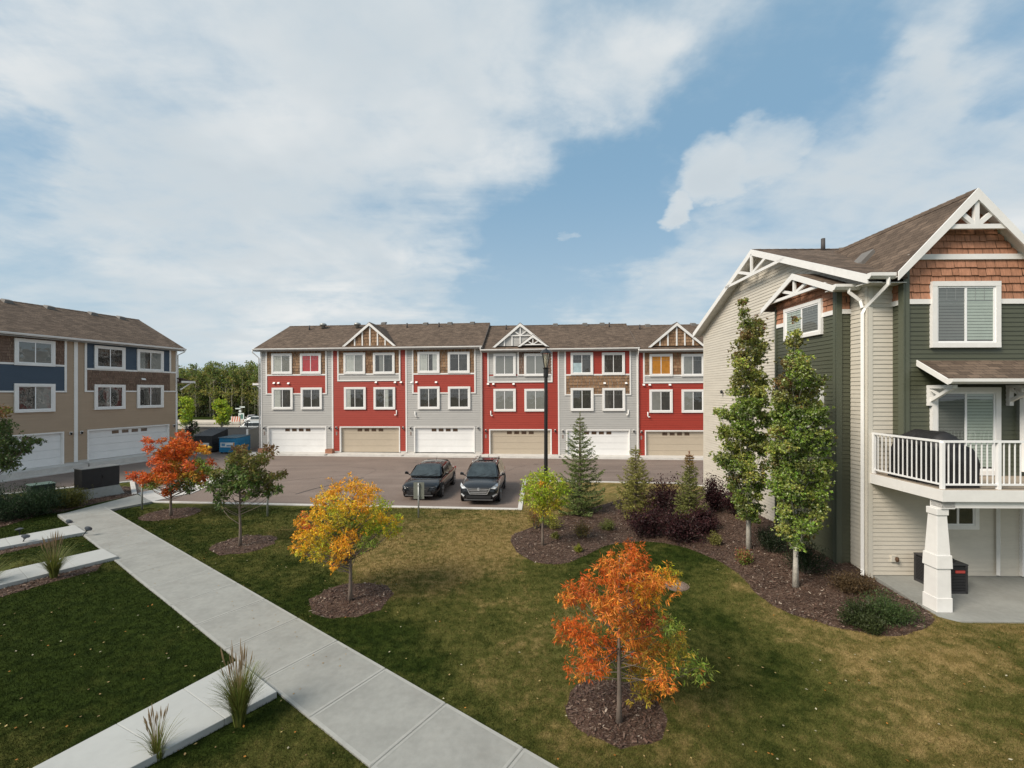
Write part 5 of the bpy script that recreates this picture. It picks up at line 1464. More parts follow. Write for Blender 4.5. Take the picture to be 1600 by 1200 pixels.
blob_tree('maple_tree', 'red orange tree with green lower leaves at the far end of the walk', 'tree', 267, 806, (268, 705),
          [(285, 679, 7, 'R'), (275, 692, 9, 'O'), (291, 693, 10, 'O'), (305, 697, 8, 'O'), (316, 702, 7, 'YO'), (266, 700, 9, 'O'), (231, 688, 6, 'R'), (233, 700, 6, 'R'), (249, 687, 5, 'RO'), (248, 717, 11, 'R'), (258, 710, 11, 'O'), (275, 712, 12, 'O'), (290, 708, 10, 'O'), (272, 727, 13, 'GO'), (255, 730, 10, 'R'), (296, 728, 10, 'R'),
           (285, 740, 12, 'GO'), (310, 722, 7, 'G'), (318, 730, 8, 'G'), (328, 738, 8, 'G'), (328, 722, 5, 'R'), (208, 744, 7, 'R'), (222, 749, 8, 'R'), (234, 746, 9, 'O'), (248, 746, 10, 'GO'), (240, 757, 8, 'G'), (262, 746, 11, 'O'), (300, 750, 10, 'G'), (315, 748, 8, 'RO'), (262, 766, 8, 'O'), (280, 758, 8, 'DG'), (296, 763, 7, 'DG'), (305, 742, 9, 'GO'), (252, 735, 9, 'O'), (320, 757, 6, 'G')],
          .055, .12, .05, 50, droop=.4, seed=9, per=6)
blob_tree('maple_tree', 'dark olive green young tree between the walk and the parking kerb', 'tree', 375, 853, (375, 725),
          [(372, 703, 9, 'BR'), (380, 700, 6, 'BR'), (366, 715, 10, 'OLV'), (378, 715, 11, 'OLV'), (362, 727, 9, 'G2'), (390, 720, 8, 'OLV'), (410, 712, 8, 'OLV'), (420, 700, 6, 'BR'), (424, 708, 5, 'BR'), (402, 722, 8, 'OLV'), (415, 722, 7, 'OLV'), (375, 733, 12, 'G2'), (360, 742, 11, 'G2'), (340, 738, 8, 'OLV'), (333, 748, 7, 'G2'), (395, 735, 11, 'OLV'), (388, 750, 13, 'G2'),
           (408, 740, 9, 'OLV'), (345, 755, 9, 'DG'), (332, 762, 7, 'DG'), (358, 760, 11, 'G2'), (372, 757, 12, 'G2'), (348, 772, 8, 'DG'), (340, 780, 7, 'DG'), (345, 790, 6, 'DG'), (403, 755, 11, 'G2'), (397, 770, 9, 'G2'), (428, 745, 7, 'OLV'), (437, 740, 6, 'OLV'), (444, 738, 4, 'B'), (420, 760, 8, 'OLV'), (415, 770, 7, 'G2'), (435, 765, 7, 'G2'), (420, 748, 7, 'OLV'), (385, 775, 6, 'G2')],
          .05, .11, .048, 58, droop=.4, seed=13, per=6)
blob_tree('maple_tree', 'small lime green tree in the mulch bed below the street lamp', 'tree', 848, 852, (848, 745),
          [(848, 742, 12, 'LG'), (832, 748, 10, 'LG'), (864, 748, 11, 'LG'), (878, 756, 9, 'LG'), (824, 762, 9, 'LG'), (840, 762, 13, 'LG'), (848, 755, 8, 'YO'), (858, 765, 13, 'LG'), (875, 770, 11, 'LG'), (885, 768, 6, 'LG'), (820, 778, 8, 'LG'), (835, 780, 12, 'LG'), (852, 783, 13, 'LG'), (868, 785, 12, 'YG'), (840, 797, 9, 'YG'), (855, 800, 9, 'YG'), (848, 812, 6, 'G'), (880, 785, 7, 'LG')],
          .045, .10, .03, 42, droop=.5, seed=17, mixc=.15)
def column_blobs(rows, rr, cols, step=15):
    out = []
    for y, xa, xb in rows:
        xa, xb = xa + step * .45, xb - step * .45
        if xb <= xa: xa = xb = (xa + xb) / 2
        n = max(1, round((xb - xa) / (step * 1.0)))
        for k in range(n):
            x = xa + (xb - xa) * (k + .5) / n
            out.append((x + rr.uniform(-4, 4), y + rr.uniform(-5, 5), step * rr.uniform(.50, .85) * (.60 if n == 1 and xb - xa < 10 else 1), cols(y, rr)))
    return out
M_LEAF2 = leafmat('shiny_leaf', .3, .35)
rr = random.Random(2)
rows1 = [(466, 1156, 1166), (476, 1152, 1170), (490, 1150, 1176), (505, 1150, 1196), (520, 1148, 1200), (536, 1146, 1201), (552, 1144, 1200), (568, 1141, 1198), (584, 1139, 1198), (600, 1140, 1203), (616, 1138, 1205), (632, 1138, 1207), (640, 1114, 1126), (648, 1125, 1208), (664, 1120, 1208), (680, 1122, 1210), (696, 1126, 1208), (712, 1116, 1205),
         (728, 1120, 1204), (744, 1130, 1204), (760, 1136, 1200), (776, 1138, 1198), (792, 1142, 1196), (806, 1150, 1186)]
def cA(y, r): return r.choice(['MY', 'OLV', 'BR', 'MY', 'OLV']) if y < 620 else r.choice(['M', 'M', 'G2', 'MY', 'G'])
blob_tree('aspen_tree', 'tall narrow aspen with pale trunk, the left of the pair by the side wall', 'tree', 1170, 858, (1163, 480), column_blobs(rows1, rr, cA), .066, .050, .044, 135, droop=.2, steep=1.5, limbk=.4, depth=.9, seed=31, bark=M_BARKW, per=9, twin=True, group='columnar aspens', limb_from=.14, mixc=.9, glint=.10, leafmat_=M_LEAF2)
rows2 = [(503, 1238, 1248), (518, 1232, 1252), (534, 1226, 1256), (550, 1224, 1262), (566, 1222, 1266), (582, 1220, 1270), (598, 1212, 1290), (614, 1206, 1282), (630, 1204, 1290), (646, 1200, 1296), (662, 1200, 1300), (678, 1200, 1306), (694, 1198, 1306), (710, 1200, 1306), (726, 1198, 1306), (742, 1200, 1302), (758, 1202, 1300),
         (774, 1204, 1296), (790, 1206, 1294), (806, 1208, 1290), (822, 1212, 1286), (838, 1220, 1272), (854, 1226, 1262)]
def cB(y, r): return r.choice(['OLV', 'M', 'BR', 'MY']) if y < 640 else r.choice(['M', 'M', 'G2', 'M', 'G', 'MY'])
blob_tree('aspen_tree', 'tall narrow aspen with pale trunk, the nearer one on the right of the pair', 'tree', 1243, 917, (1242, 515), column_blobs(rows2, rr, cB, 16), .058, .047, .041, 150, droop=.2, steep=1.5, limbk=.4, depth=.85, seed=32, bark=M_BARKW, per=9, group='columnar aspens', limb_from=.14, mixc=.9, glint=.10, leafmat_=M_LEAF2)
blob_tree('broadleaf_tree', 'dark green leafy branches reaching in at the left edge of the picture', 'tree', -60, 800, (-55, 650), [(-50, 650, 22, 'DG'), (-25, 645, 14, 'DG'), (-5, 645, 10, 'BR'), (10, 641, 6, 'OLV'), (-40, 680, 26, 'DG'), (-10, 672, 18, 'DG'), (8, 665, 8, 'DG'), (-5, 695, 16, 'DG'), (18, 690, 10, 'DG'), (38, 692, 9, 'DG'), (55, 690, 7, 'DG'),
          (62, 688, 4, 'DG'), (20, 705, 12, 'DG'), (40, 703, 8, 'DG'), (0, 718, 16, 'DG'), (18, 728, 10, 'DG'), (-30, 710, 24, 'DG'), (-60, 720, 28, 'DG'), (-85, 680, 26, 'DG')], .07, .10, .055, 42, droop=.3, seed=41, per=6)


def spruce(px, py, toppx, hwpx, label, col, seed, base=None, tipcol=None, dens=1.0, name='spruce_tree'):
    global NR
    NR = np.random.default_rng(seed); rr = random.Random(seed)
    X, Y = base or gp(px, py); z0 = gz(X, Y)
    H = (at(px, toppx, Y).z - z0); R = hwpx * Y / F
    T = empty(name, (X, Y, z0), label=label, cat='spruce')
    tm = MB(); tm.tube([(0, 0, -.1), (0.01, 0, H * .5), (0, 0, H)], [R * .075, R * .05, .008], 7)
    Vs, Cs = [], []
    z = H * .05; wi = 0
    while z < H * .955:
        t = z / H; L = R * (1 - t) ** .95 * (1 if t > .12 else .8) + .03
        nb = int(6 + 4 * (1 - t))
        for b in range(nb):
            a = 2 * math.pi * (b + rr.random() * .9) / nb + wi * 1.1; l = L * rr.choice([rr.uniform(.45, .8), rr.uniform(.85, 1.05), rr.uniform(.95, 1.25)])
            dx, dy = math.cos(a), math.sin(a); rise = .10 + .55 * t
            pts_ = []
            for k in range(6):
                s = k / 5; pts_.append(Vector((dx * l * s, dy * l * s, z + l * (rise * s - .30 * (1 - t) * math.sin(s * 2.4) + .16 * s * s))))
            tm.tube(pts_, [.012 * (1 - .15 * k) * (1.4 - t) for k in range(6)], 3, cap=False)
            m = int(max(4, l / .045) * dens)
            ss_ = NR.uniform(.08, 1.0, m)
            P = np.array([list(pts_[min(4, int(s * 5))].lerp(pts_[min(5, int(s * 5) + 1)], s * 5 - int(s * 5))) for s in ss_])
            side = NR.choice([-1, 1], m)[:, None] * np.array([[-dy, dx, 0]]) * NR.uniform(.6, 1, (m, 1)) + np.array([[dx, dy, 0]]) * .75 + np.array([[0, 0, .08]]) + NR.normal(size=(m, 3)) * .10
            side /= np.linalg.norm(side, axis=1, keepdims=True)
            tl = (.10 + .30 * l * (1 - ss_) ** .7)[:, None] * NR.uniform(.6, 1.1, (m, 1))
            for q in range(4):
                c = P + side * tl * (q / 4)
                V = leaf_quads(c, .10 * (1 - .45 * t), .034 * (1 - .3 * t), 0, outward=side * 2.6 + np.array([[0, 0, .5]]) * (NR.random((m, 1)) - .2))
                Vs.append(V)
                cc = np.array(col) * NR.uniform(.7, 1.25, (m, 1)) * np.ones((m, 3))
                if tipcol is not None and t > .72: cc = cc * (1 - (t - .72) / .3) + np.array(tipcol) * (t - .72) / .3
                Cs.append(cc)
        z += H * (.036 + .020 * (1 - t)); wi += 1
    lz = NR.uniform(.93, 1.01, (60, 1)) * H; Vs.append(leaf_quads(np.concatenate([NR.normal(size=(60, 2)) * .008, lz], 1), .055, .018, 0, up=1.2)); Cs.append(np.tile([np.array(tipcol if tipcol is not None else col)], (60, 1)))
    tm.build('trunk', M_BARK, T, smooth=True)
    quadcloud('crown', np.concatenate(Vs), M_LEAF, T, np.concatenate(Cs))
    return T


spruce(906, 800, 645, 46, 'tallest dark green spruce, standing left of the other two', (.175, .225, .070), 51, tipcol=(.15, .17, .05), dens=2.2)
spruce(993, 806, 697, 38, 'yellowish green spruce between the tall spruce and the brown tipped one', (.28, .27, .075), 52, dens=1.9)
spruce(1077, 812, 706, 26, 'narrow small spruce with a brown tip near the beige wall', (.22, .235, .07), 53, tipcol=(.34, .13, .05), dens=2.0)


def shrub(px, py, wpx, hpx, col, label, cat='shrub', seed=1, ln=.05, wd=.03, n=1500, cols2=None, name='shrub', group=None, base=None, stems=True, spiky=.0, tips=None):
    global NR
    NR = np.random.default_rng(seed); rr = random.Random(seed)
    X, Y = base or gp(px, py); z0 = gz(X, Y); sc = Y / F
    T = empty(name, (X, Y, z0), label=label, cat=cat, group=group)
    w_ = wpx * sc / 2; h_ = hpx * sc
    nst = 16; tm = MB(); Vs, Cs = [], []
    for k in range(nst):
        a = rr.uniform(0, 6.28); r_ = math.sqrt(rr.random()); ex = Vector((math.cos(a) * w_ * r_, math.sin(a) * w_ * r_ * .9, h_ * rr.uniform(.55, 1.05) * math.sqrt(max(.15, 1 - (r_ * .85) ** 2))))
        b = Vector((ex.x * .12, ex.y * .12, -.03)); mid = b.lerp(ex, .5) + Vector((0, 0, h_ * .08))
        tm.tube([b, mid, ex], [.012, .009, .004], 4, cap=False)
        m = n // nst; s = NR.uniform(.25, 1.06, m)[:, None]
        P = (1 - s) * np.array(b) + s * np.array(ex) + 4 * s * (1 - s) * np.array(mid - b.lerp(ex, .5)) + NR.normal(size=(m, 3)) * min(w_, h_) * .20
        P[:, 2] = np.maximum(P[:, 2], .02)
        Vs.append(leaf_quads(P, ln, wd, -.3 - spiky, outward=np.array(ex - b)[None, :] * spiky * 3))
        cc = np.array(col) * NR.uniform(.7, 1.3, (m, 1)) * np.ones((m, 3))
        if cols2 is not None:
            mk = NR.random(m) < (.25 + .5 * (s[:, 0] > .8)); cc[mk] = np.array(cols2) * NR.uniform(.8, 1.2, (mk.sum(), 1))
        Cs.append(cc)
    tm.build('stems', M_BARK, T, smooth=True)
    quadcloud('foliage', np.concatenate(Vs), M_LEAF, T, np.concatenate(Cs))
    return T


PU = (.026, .009, .011); PU2 = (.058, .020, .022)
for i, (px, py, w_, h_, lb) in enumerate([(1010, 838, 72, 52, 'dark purple shrub at the front left of the purple clump'), (1065, 846, 70, 48, 'dark purple shrub at the front right of the purple clump'), (1040, 808, 62, 62, 'tallest dark purple shrub, between the two small spruces'),
                                          (1120, 798, 46, 50, 'dark purple shrub behind the left aspen, right of the brown tipped spruce'), (1152, 805, 44, 44, 'dark purple shrub against the beige side wall'), (1100, 830, 40, 34, 'low dark purple shrub below the brown tipped spruce')]):
    shrub(px, py, w_, h_, PU, lb, seed=60 + i, ln=.07, wd=.045, n=3600, cols2=PU2, group='purple leaved shrubs')
for i, (px, py, w_, h_, c, c2, lb) in enumerate([(836, 826, 30, 32, (.22, .20, .04), (.28, .12, .05), 'yellow green shrub with rusty tips left of the lime tree trunk'), (864, 826, 28, 26, (.24, .24, .04), None, 'yellow green shrub right of the lime tree trunk'),
                                                 (909, 840, 26, 26, (.20, .18, .05), (.22, .12, .05), 'olive shrub with rusty tips below the tall spruce'), (950, 828, 24, 16, (.17, .19, .05), None, 'low olive shrub left of the purple clump'),
                                                 (903, 862, 11, 11, (.22, .23, .03), None, 'tiny yellow green shrub alone in the mulch'), (1118, 852, 20, 20, (.20, .19, .05), None, 'small olive shrub left of the left aspen trunk'),
                                                 (1163, 880, 32, 20, (.20, .26, .05), (.30, .11, .06), 'bright green shrub with red tips below the left aspen'), (868, 842, 12, 9, (.2, .2, .05), None, 'tiny shrub at the foot of the lime tree')]):
    shrub(px, py, w_, h_, c, lb, seed=80 + i, ln=.05, wd=.022, n=1500, cols2=c2)
for i, (px, py, w_, h_, c, lb) in enumerate([(1338, 972, 56, 26, (.045, .062, .020), 'low dark juniper left of the larger green one'), (1362, 986, 40, 18, (.050, .065, .020), 'smallest low juniper in front of the others'), (1388, 968, 72, 34, (.050, .086, .026), 'wide bright green juniper beside the patio'), (1335, 925, 60, 26, (.10, .065, .03), 'rusty brown low juniper near the wall corner'),
                                             (1258, 895, 52, 52, (.022, .040, .014), 'dark shrub behind the right aspen against the green bay'), (1205, 862, 44, 36, (.020, .034, .014), 'dark shrub between the two aspens against the wall')]):
    shrub(px, py, w_, h_, c, lb, cat='juniper' if i < 4 else 'shrub', seed=100 + i, ln=.06, wd=.016, n=4200, name='juniper' if i < 4 else 'shrub', spiky=.5, cols2=(.075, .11, .035) if i == 2 else None)
for i, (px, py, w_, h_, c, lb) in enumerate([(8, 812, 80, 48, (.032, .058, .026), 'dark green juniper at the left picture edge'), (52, 806, 64, 44, (.036, .064, .028), 'dark green juniper in front of the green transformer box'), (102, 792, 58, 28, (.13, .13, .03), 'olive yellow juniper left of the black utility box'), (-50, 818, 90, 50, (.02, .038, .018), 'dark green juniper farther left')]):
    shrub(px, py, w_, h_, c, lb, cat='juniper', seed=120 + i, ln=.10, wd=.025, n=6000, name='juniper', spiky=.5)


def grass_clump(px, py, hpx, label, seed, n=420, base=None, plumes=40, spread=.5):
    global NR
    NR = np.random.default_rng(seed)
    X, Y = base or gp(px, py); z0 = gz(X, Y); H = hpx * Y / F
    T = empty('ornamental_grass', (X, Y, z0), label=label, cat='grass clump', group='ornamental grass clumps')
    a = NR.uniform(0, 6.283, n); sp = NR.uniform(.05, 1, n) ** .8 * spread * H; h = H * NR.uniform(.45, .85, n)
    b = np.stack([np.cos(a) * .07, np.sin(a) * .07, np.zeros(n)], 1) * NR.uniform(.1, 1, (n, 1))
    d_ = np.stack([np.cos(a), np.sin(a), np.zeros(n)], 1); s_ = np.stack([-np.sin(a), np.cos(a), np.zeros(n)], 1)
    Vs = []; K = 4; wv = .006
    def P(t): return b + d_ * (sp * t ** 1.7)[:, None] + np.array([0, 0, 1.0]) * (h * (t - .22 * t ** 3))[:, None]
    for k in range(K):
        t0, t1 = k / K, (k + 1) / K; w0, w1 = wv * (1 - t0 * .8), wv * (1 - t1 * .8)
        p0, p1 = P(t0), P(t1)
        Vs.append(np.stack([p0 - s_ * w0, p0 + s_ * w0, p1 + s_ * w1, p1 - s_ * w1], 1))
    V = np.concatenate(Vs); C_ = np.tile(np.array([[.085, .125, .03]]) * NR.uniform(.6, 1.5, (n, 1)) + np.array([[.10, .06, .01]]) * NR.uniform(0, 1, (n, 1)), (K, 1))
    quadcloud('blades', V, M_LEAF, T, C_)
    n2 = plumes; a = NR.uniform(0, 6.283, n2); r_ = NR.uniform(.05, .42, n2) * H * .5; hh = H * NR.uniform(.78, 1.02, n2)
    st = MB()
    for k in range(n2):
        e = Vector((math.cos(a[k]) * r_[k], math.sin(a[k]) * r_[k], hh[k])); st.tube([(e.x * .1, e.y * .1, 0), (e.x * .5, e.y * .5, hh[k] * .55), e], [.0022, .002, .0015], 3, cap=False)
        q0 = Vector((e.x * .80, e.y * .80, hh[k] * .80)); st.tube([q0, q0.lerp(e, .4), e], [.003, .010, .002], 4, cap=False)
    st.build('seed_heads', mat('seed_head', (.34, .235, .13), .8), T)
    return T


grass_clump(84, 903, 72, 'tall ornamental grass clump beside the raised side walk', 201)
grass_clump(374, 1132, 128, 'largest ornamental grass clump at the bottom of the picture beside the walk', 202, n=650, plumes=34, spread=.32)
grass_clump(246, 1186, 84, 'grass clump with brown plumes at the bottom left edge', 203, n=110, plumes=22, spread=.42)
grass_clump(-22, 918, 60, 'grass clump whose blades lean in at the left edge', 204, n=260, plumes=12, spread=.9)

# lawn blades, fallen leaves and bark chips
def lawn_blades():
    global NR
    NR = np.random.default_rng(77)
    n = 680000
    Y = 5.3 + 13.7 * NR.random(n) ** 1.7; X = (NR.random(n) * 2 - 1) * (Y * 1.22)
    keep = np.ones(n, bool)
    slabs = [[tuple(R0 - dR * .65), tuple(R2 + dR * 14), tuple(R2 + dR * 14 + nrm * sgn * wdt), tuple(R0 - dR * .65 + nrm * sgn * wdt)], [(T0.x, T0.y), (T4.x, T4.y), tuple(cL), tuple(cR), (T3.x, T3.y), (T2.x, T2.y), (T1.x, T1.y)]]
    for q in ([(0, 842), (117, 820), (134, 831), (0, 855)], [(0, 893), (161, 857), (184, 869), (0, 914)], [(150, 1147), (371, 1031), (433, 1080), (318, 1140)]):
        P = [flat(*p, .1) for p in q]; slabs.append([(p.x, p.y) for p in (P[1], P[2], P[3] + (P[3] - P[2]) * .5, P[0] + (P[0] - P[1]) * .5)])
    pat = [(flat(1478, 970.5, .43).x, flat(1478, 970.5, .43).y), (20, 8.6), (20, 12), (9.1, 10.95)]
    def inside(P):
        c = np.zeros(n, bool); j = len(P) - 1
        for i in range(len(P)):
            xi, yi = P[i]; xj, yj = P[j]
            c ^= ((yi > Y) != (yj > Y)) & (X < (xj - xi) * (Y - yi) / ((yj - yi) or 1e-9) + xi); j = i
        return c
    for P in slabs + [r[1] for r in regions] + [lot, pat]: keep &= ~inside(P)
    X, Y = X[keep], Y[keep]; m = len(X)
    # cheap height lookup through a table
    gx = np.arange(-26, 26.1, .25); gy = np.arange(5, 20.1, .25)
    G = np.array([[gz(float(a), float(b)) for b in gy] for a in gx])
    ix = np.clip(((X + 26) / .25).astype(int), 0, len(gx) - 2); iy = np.clip(((Y - 5) / .25).astype(int), 0, len(gy) - 2)
    fx = (X + 26) / .25 - ix; fy = (Y - 5) / .25 - iy
    Z = G[ix, iy] * (1 - fx) * (1 - fy) + G[ix + 1, iy] * fx * (1 - fy) + G[ix, iy + 1] * (1 - fx) * fy + G[ix + 1, iy + 1] * fx * fy
    c = np.stack([X, Y, Z - .004], 1)
    sc = (Y / 8)[:, None]
    a = NR.uniform(0, 6.283, m); s_ = np.stack([np.cos(a), np.sin(a), np.zeros(m)], 1) * .0045 * sc * NR.uniform(.6, 1.3, (m, 1))
    tip = np.stack([NR.normal(size=m) * .016, NR.normal(size=m) * .016, NR.uniform(.018, .048, m)], 1) * (.75 + .25 * sc)
    V = np.stack([c - s_, c + s_, c + tip], 1)
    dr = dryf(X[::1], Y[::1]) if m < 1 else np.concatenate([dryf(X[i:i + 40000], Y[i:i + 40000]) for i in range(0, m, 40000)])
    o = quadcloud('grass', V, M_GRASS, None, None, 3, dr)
    tag(o, 'short mown grass with green and dry brown patches', 'grass', kind='stuff')
    # litter
    k = 420; sel = NR.choice(m, k, replace=False); c = np.stack([X[sel], Y[sel], Z[sel] + .03], 1)
    t = NR.normal(size=(k, 3)); t[:, 2] *= .15; t /= np.linalg.norm(t, axis=1, keepdims=True); s_ = np.cross(t, [0, 0, 1]) * .016; L = NR.uniform(.03, .075, (k, 1)) * .75
    V = np.stack([c, c + t * L * .5 + s_, c + t * L, c + t * L * .5 - s_], 1)
    cols = np.array([(.50, .38, .16), (.42, .30, .14), (.48, .20, .04), (.30, .20, .09), (.55, .50, .36)])[NR.integers(0, 5, k)]
    kp = 70; u_ = NR.uniform(0, 18, kp); v_ = NR.uniform(.02, wdt - .02, kp)
    cw = np.stack([R0.x + dR.x * u_ + nrm.x * sgn * v_, R0.y + dR.y * u_ + nrm.y * sgn * v_, np.full(kp, .036)], 1)
    tw_ = NR.normal(size=(kp, 3)); tw_[:, 2] = 0; tw_ /= np.linalg.norm(tw_, axis=1, keepdims=True); sw_ = np.cross(tw_, [0, 0, 1]) * .014; Lw = NR.uniform(.02, .05, (kp, 1))
    V = np.concatenate([V, np.stack([cw, cw + tw_ * Lw * .5 + sw_ + [0, 0, .004], cw + tw_ * Lw, cw + tw_ * Lw * .5 - sw_ + [0, 0, .004]], 1)]); cols = np.concatenate([cols, np.tile([[.34, .22, .09]], (kp, 1))])
    tag(quadcloud('fallen_leaves', V, M_LEAF, None, cols), 'scattered fallen yellow and tan leaves on the lawn', 'fallen leaves', kind='stuff')
    # chips
    Vs, Cs = [], []
    for (nm, P) in regions:
        xs = [p[0] for p in P]; ys = [p[1] for p in P]
        x0, x1, y0, y1 = min(xs), max(xs), min(ys), max(ys)
        nn_ = int(420 * (x1 - x0) * (y1 - y0)); 
        if nm == 'bed': nn_ = int(330 * (x1 - x0) * (y1 - y0))
        cx_ = NR.uniform(x0, x1, nn_); cy_ = NR.uniform(y0, y1, nn_)
        c_ = np.zeros(nn_, bool); j = len(P) - 1
        for i in range(len(P)):
            xi, yi = P[i]; xj, yj = P[j]
            c_ ^= ((yi > cy_) != (yj > cy_)) & (cx_ < (xj - xi) * (cy_ - yi) / ((yj - yi) or 1e-9) + xi); j = i
        cx_, cy_ = cx_[c_], cy_[c_]
        cz = np.array([gz(float(a), float(b)) for a, b in zip(cx_, cy_)]) + NR.uniform(.004, .03, len(cx_))
        c = np.stack([cx_, cy_, cz], 1); k = len(c)
        t = NR.normal(size=(k, 3)); t[:, 2] *= .25; t /= np.linalg.norm(t, axis=1, keepdims=True); s_ = np.cross(t, NR.normal(size=(k, 3)) * .3 + np.array([0, 0, 1])); s_ /= np.linalg.norm(s_, axis=1, keepdims=True)
        L = NR.uniform(.02, .085, (k, 1)); s_ = s_ * NR.uniform(.006, .016, (k, 1))
        Vs.append(np.stack([c - s_, c + s_, c + t * L + s_ * .8, c + t * L - s_ * .8], 1))
        pal = np.array([(.085, .048, .034), (.06, .034, .025), (.12, .075, .055), (.19, .135, .10), (.32, .26, .21)]); Cs.append(pal[NR.choice(5, k, p=[.36, .27, .22, .11, .04])])
    tag(quadcloud('bark_chips', np.concatenate(Vs), mat_chip, None, np.concatenate(Cs)), 'loose bark chips over the mulched ground', 'bark chips', kind='stuff')
mat_chip = leafmat('bark_chip', 0.0, .3)
lawn_blades()

# far wood: four kinds of poplar, copied
def poplar(seed, label):
    global NR
    NR = np.random.default_rng(seed); rr = random.Random(seed)
    T = empty('poplar_tree', (0, 0, 0), label=label, cat='tree', group='trees of the far wood')
    H = 12.0; tm = MB(); tm.tube([(0, 0, -.5), (rr.uniform(-.3, .3), 0, 5), (rr.uniform(-.5, .5), 0, H * .92)], [.16, .11, .03], 6)
    Vs, Cs = [], []
    for k in range(34):
        t = rr.random() ** .75; z = 3.2 + t * (H - 3.0); r_ = 1.9 * math.sin(min(1, (1 - t) * 1.5 + .15) * 1.57) * math.sqrt(rr.random()); a = rr.uniform(0, 6.28)
        c = Vector((math.cos(a) * r_, math.sin(a) * r_, z)); b = Vector((0, 0, z - 1.0)); tm.tube([b, c], [.05, .02], 4, cap=False)
        col = rr.choice([(.20, .25, .065), (.25, .29, .075), (.34, .33, .085), (.15, .21, .06), (.28, .28, .08)])
        V, C_, _ = tuft_leaves(c, .95, 12, 8, .26, .17, col, .2); Vs.append(V); Cs.append(C_)
    for k in range(10):
        c = Vector((rr.uniform(-1.6, 1.6), rr.uniform(-1, 1), rr.uniform(.3, 3.0))); V, C_, _ = tuft_leaves(c, .8, 5, 8, .24, .15, (.09, .10, .035), .2); Vs.append(V); Cs.append(C_)
    tm.build('trunk', mat('poplar_bark', (.46, .42, .32), .9, var=.2), T, smooth=True)
    quadcloud('crown', np.concatenate(Vs), M_LEAF, T, np.concatenate(Cs))
    return T
lab = 'one of the tall yellow green poplars packed together in the far wood'
protos = [poplar(301 + k, lab) for k in range(4)]
rr = random.Random(8); cnt = 0
for row in range(5):
    x = -125.0
    while x < -46:
        src = protos[rr.randrange(4)]
        o = src if (src.location.length < 1e-6) else copy_tree(src)
        o.location = (x + rr.uniform(-.6, .6), 99 + row * 3.2 + rr.uniform(-1, 1), -.75); o.rotation_euler = (0, 0, rr.uniform(0, 6.28)); s = rr.uniform(.80, 1.0); o.scale = (s, s, s * rr.uniform(.95, 1.08))
        x += 2.1
for (px, py, w_, h_, lb, sd_) in ((290, 669, 22, 46, 'bright green young tree beside the taupe end wall', 331), (346, 666, 26, 38, 'bright green young tree beyond the dumpsters', 332)):
    Y = 66.0; b = at(px, py, Y)
    blob_tree('young_tree', lb, 'tree', px, py, (px, py - h_), [(px + rr.uniform(-.45, .45) * w_ * (1 - abs(t - .4)), py - h_ * (.18 + .8 * t), w_ * .26, 'LG' if k % 3 else 'M') for k, t in enumerate(np.linspace(0, 1, 12))], .08, .26, .16, 5, base=(b.x, Y), dz=-.6, seed=sd_, per=7)
blob_tree('shrub', 'dark bushy shrub left of the black dumpster', 'shrub', 300, 700, (300, 660), [(300, 662, 5, 'DG'), (303, 655 + 8, 5, 'DG'), (297, 672, 7, 'P'), (305, 674, 6, 'DG'), (300, 684, 8, 'DG'), (293, 690, 7, 'P'), (306, 690, 6, 'DG'), (300, 697, 8, 'DG')], .05, .16, .08, 8, base=(at(300, 700, 39).x, 39.0), dz=-.2, seed=340, per=7)
# ================================================================ VEHICLES
def carpaint(name, col, rough=.22): return mat(name, col, rough, .0, var=.03, coat=.5, spec=.4)
M_TYRE = mat('tyre', (.018, .018, .018), .85); M_RIM = mat('rim', (.45, .45, .46), .3, .8); M_CHROME = mat('chrome', (.7, .7, .72), .42, .8); M_CGL = glassmat('car_glass', (.12, .14, .15), .16)
M_LAMP = mat('headlamp_glass', (.62, .64, .66), .1, .3, coat=1.0); M_BLKP = mat('black_plastic', (.015, .015, .016), .55)
def loft(name, st, m, parent, n=10, sub=1, closed=True):
    """st: list of (y, [(x, z) half outline from bottom centre to top centre])"""
    v, f = [], []
    K = len(st[0][1])
    for y, pr in st:
        ring = [(x, y, z) for x, z in pr] + [(-x, y, z) for x, z in reversed(pr[1:-1])]
        v += ring
    M_ = 2 * K - 2
    for i in range(len(st) - 1):
        for j in range(M_):
            j2 = (j + 1) % M_; f.append((i * M_ + j, (i + 1) * M_ + j, (i + 1) * M_ + j2, i * M_ + j2))
    f.append(tuple(range(M_))); f.append(tuple(reversed(range((len(st) - 1) * M_, len(st) * M_))))
    me = bpy.data.meshes.new(name); me.from_pydata(v, [], f); me.materials.append(m); me.shade_smooth()
    o = bpy.data.objects.new(name, me); COL.objects.link(o); o.parent = parent
    if sub: b = o.modifiers.new('sub', 'SUBSURF'); b.levels = sub; b.render_levels = sub
    return o


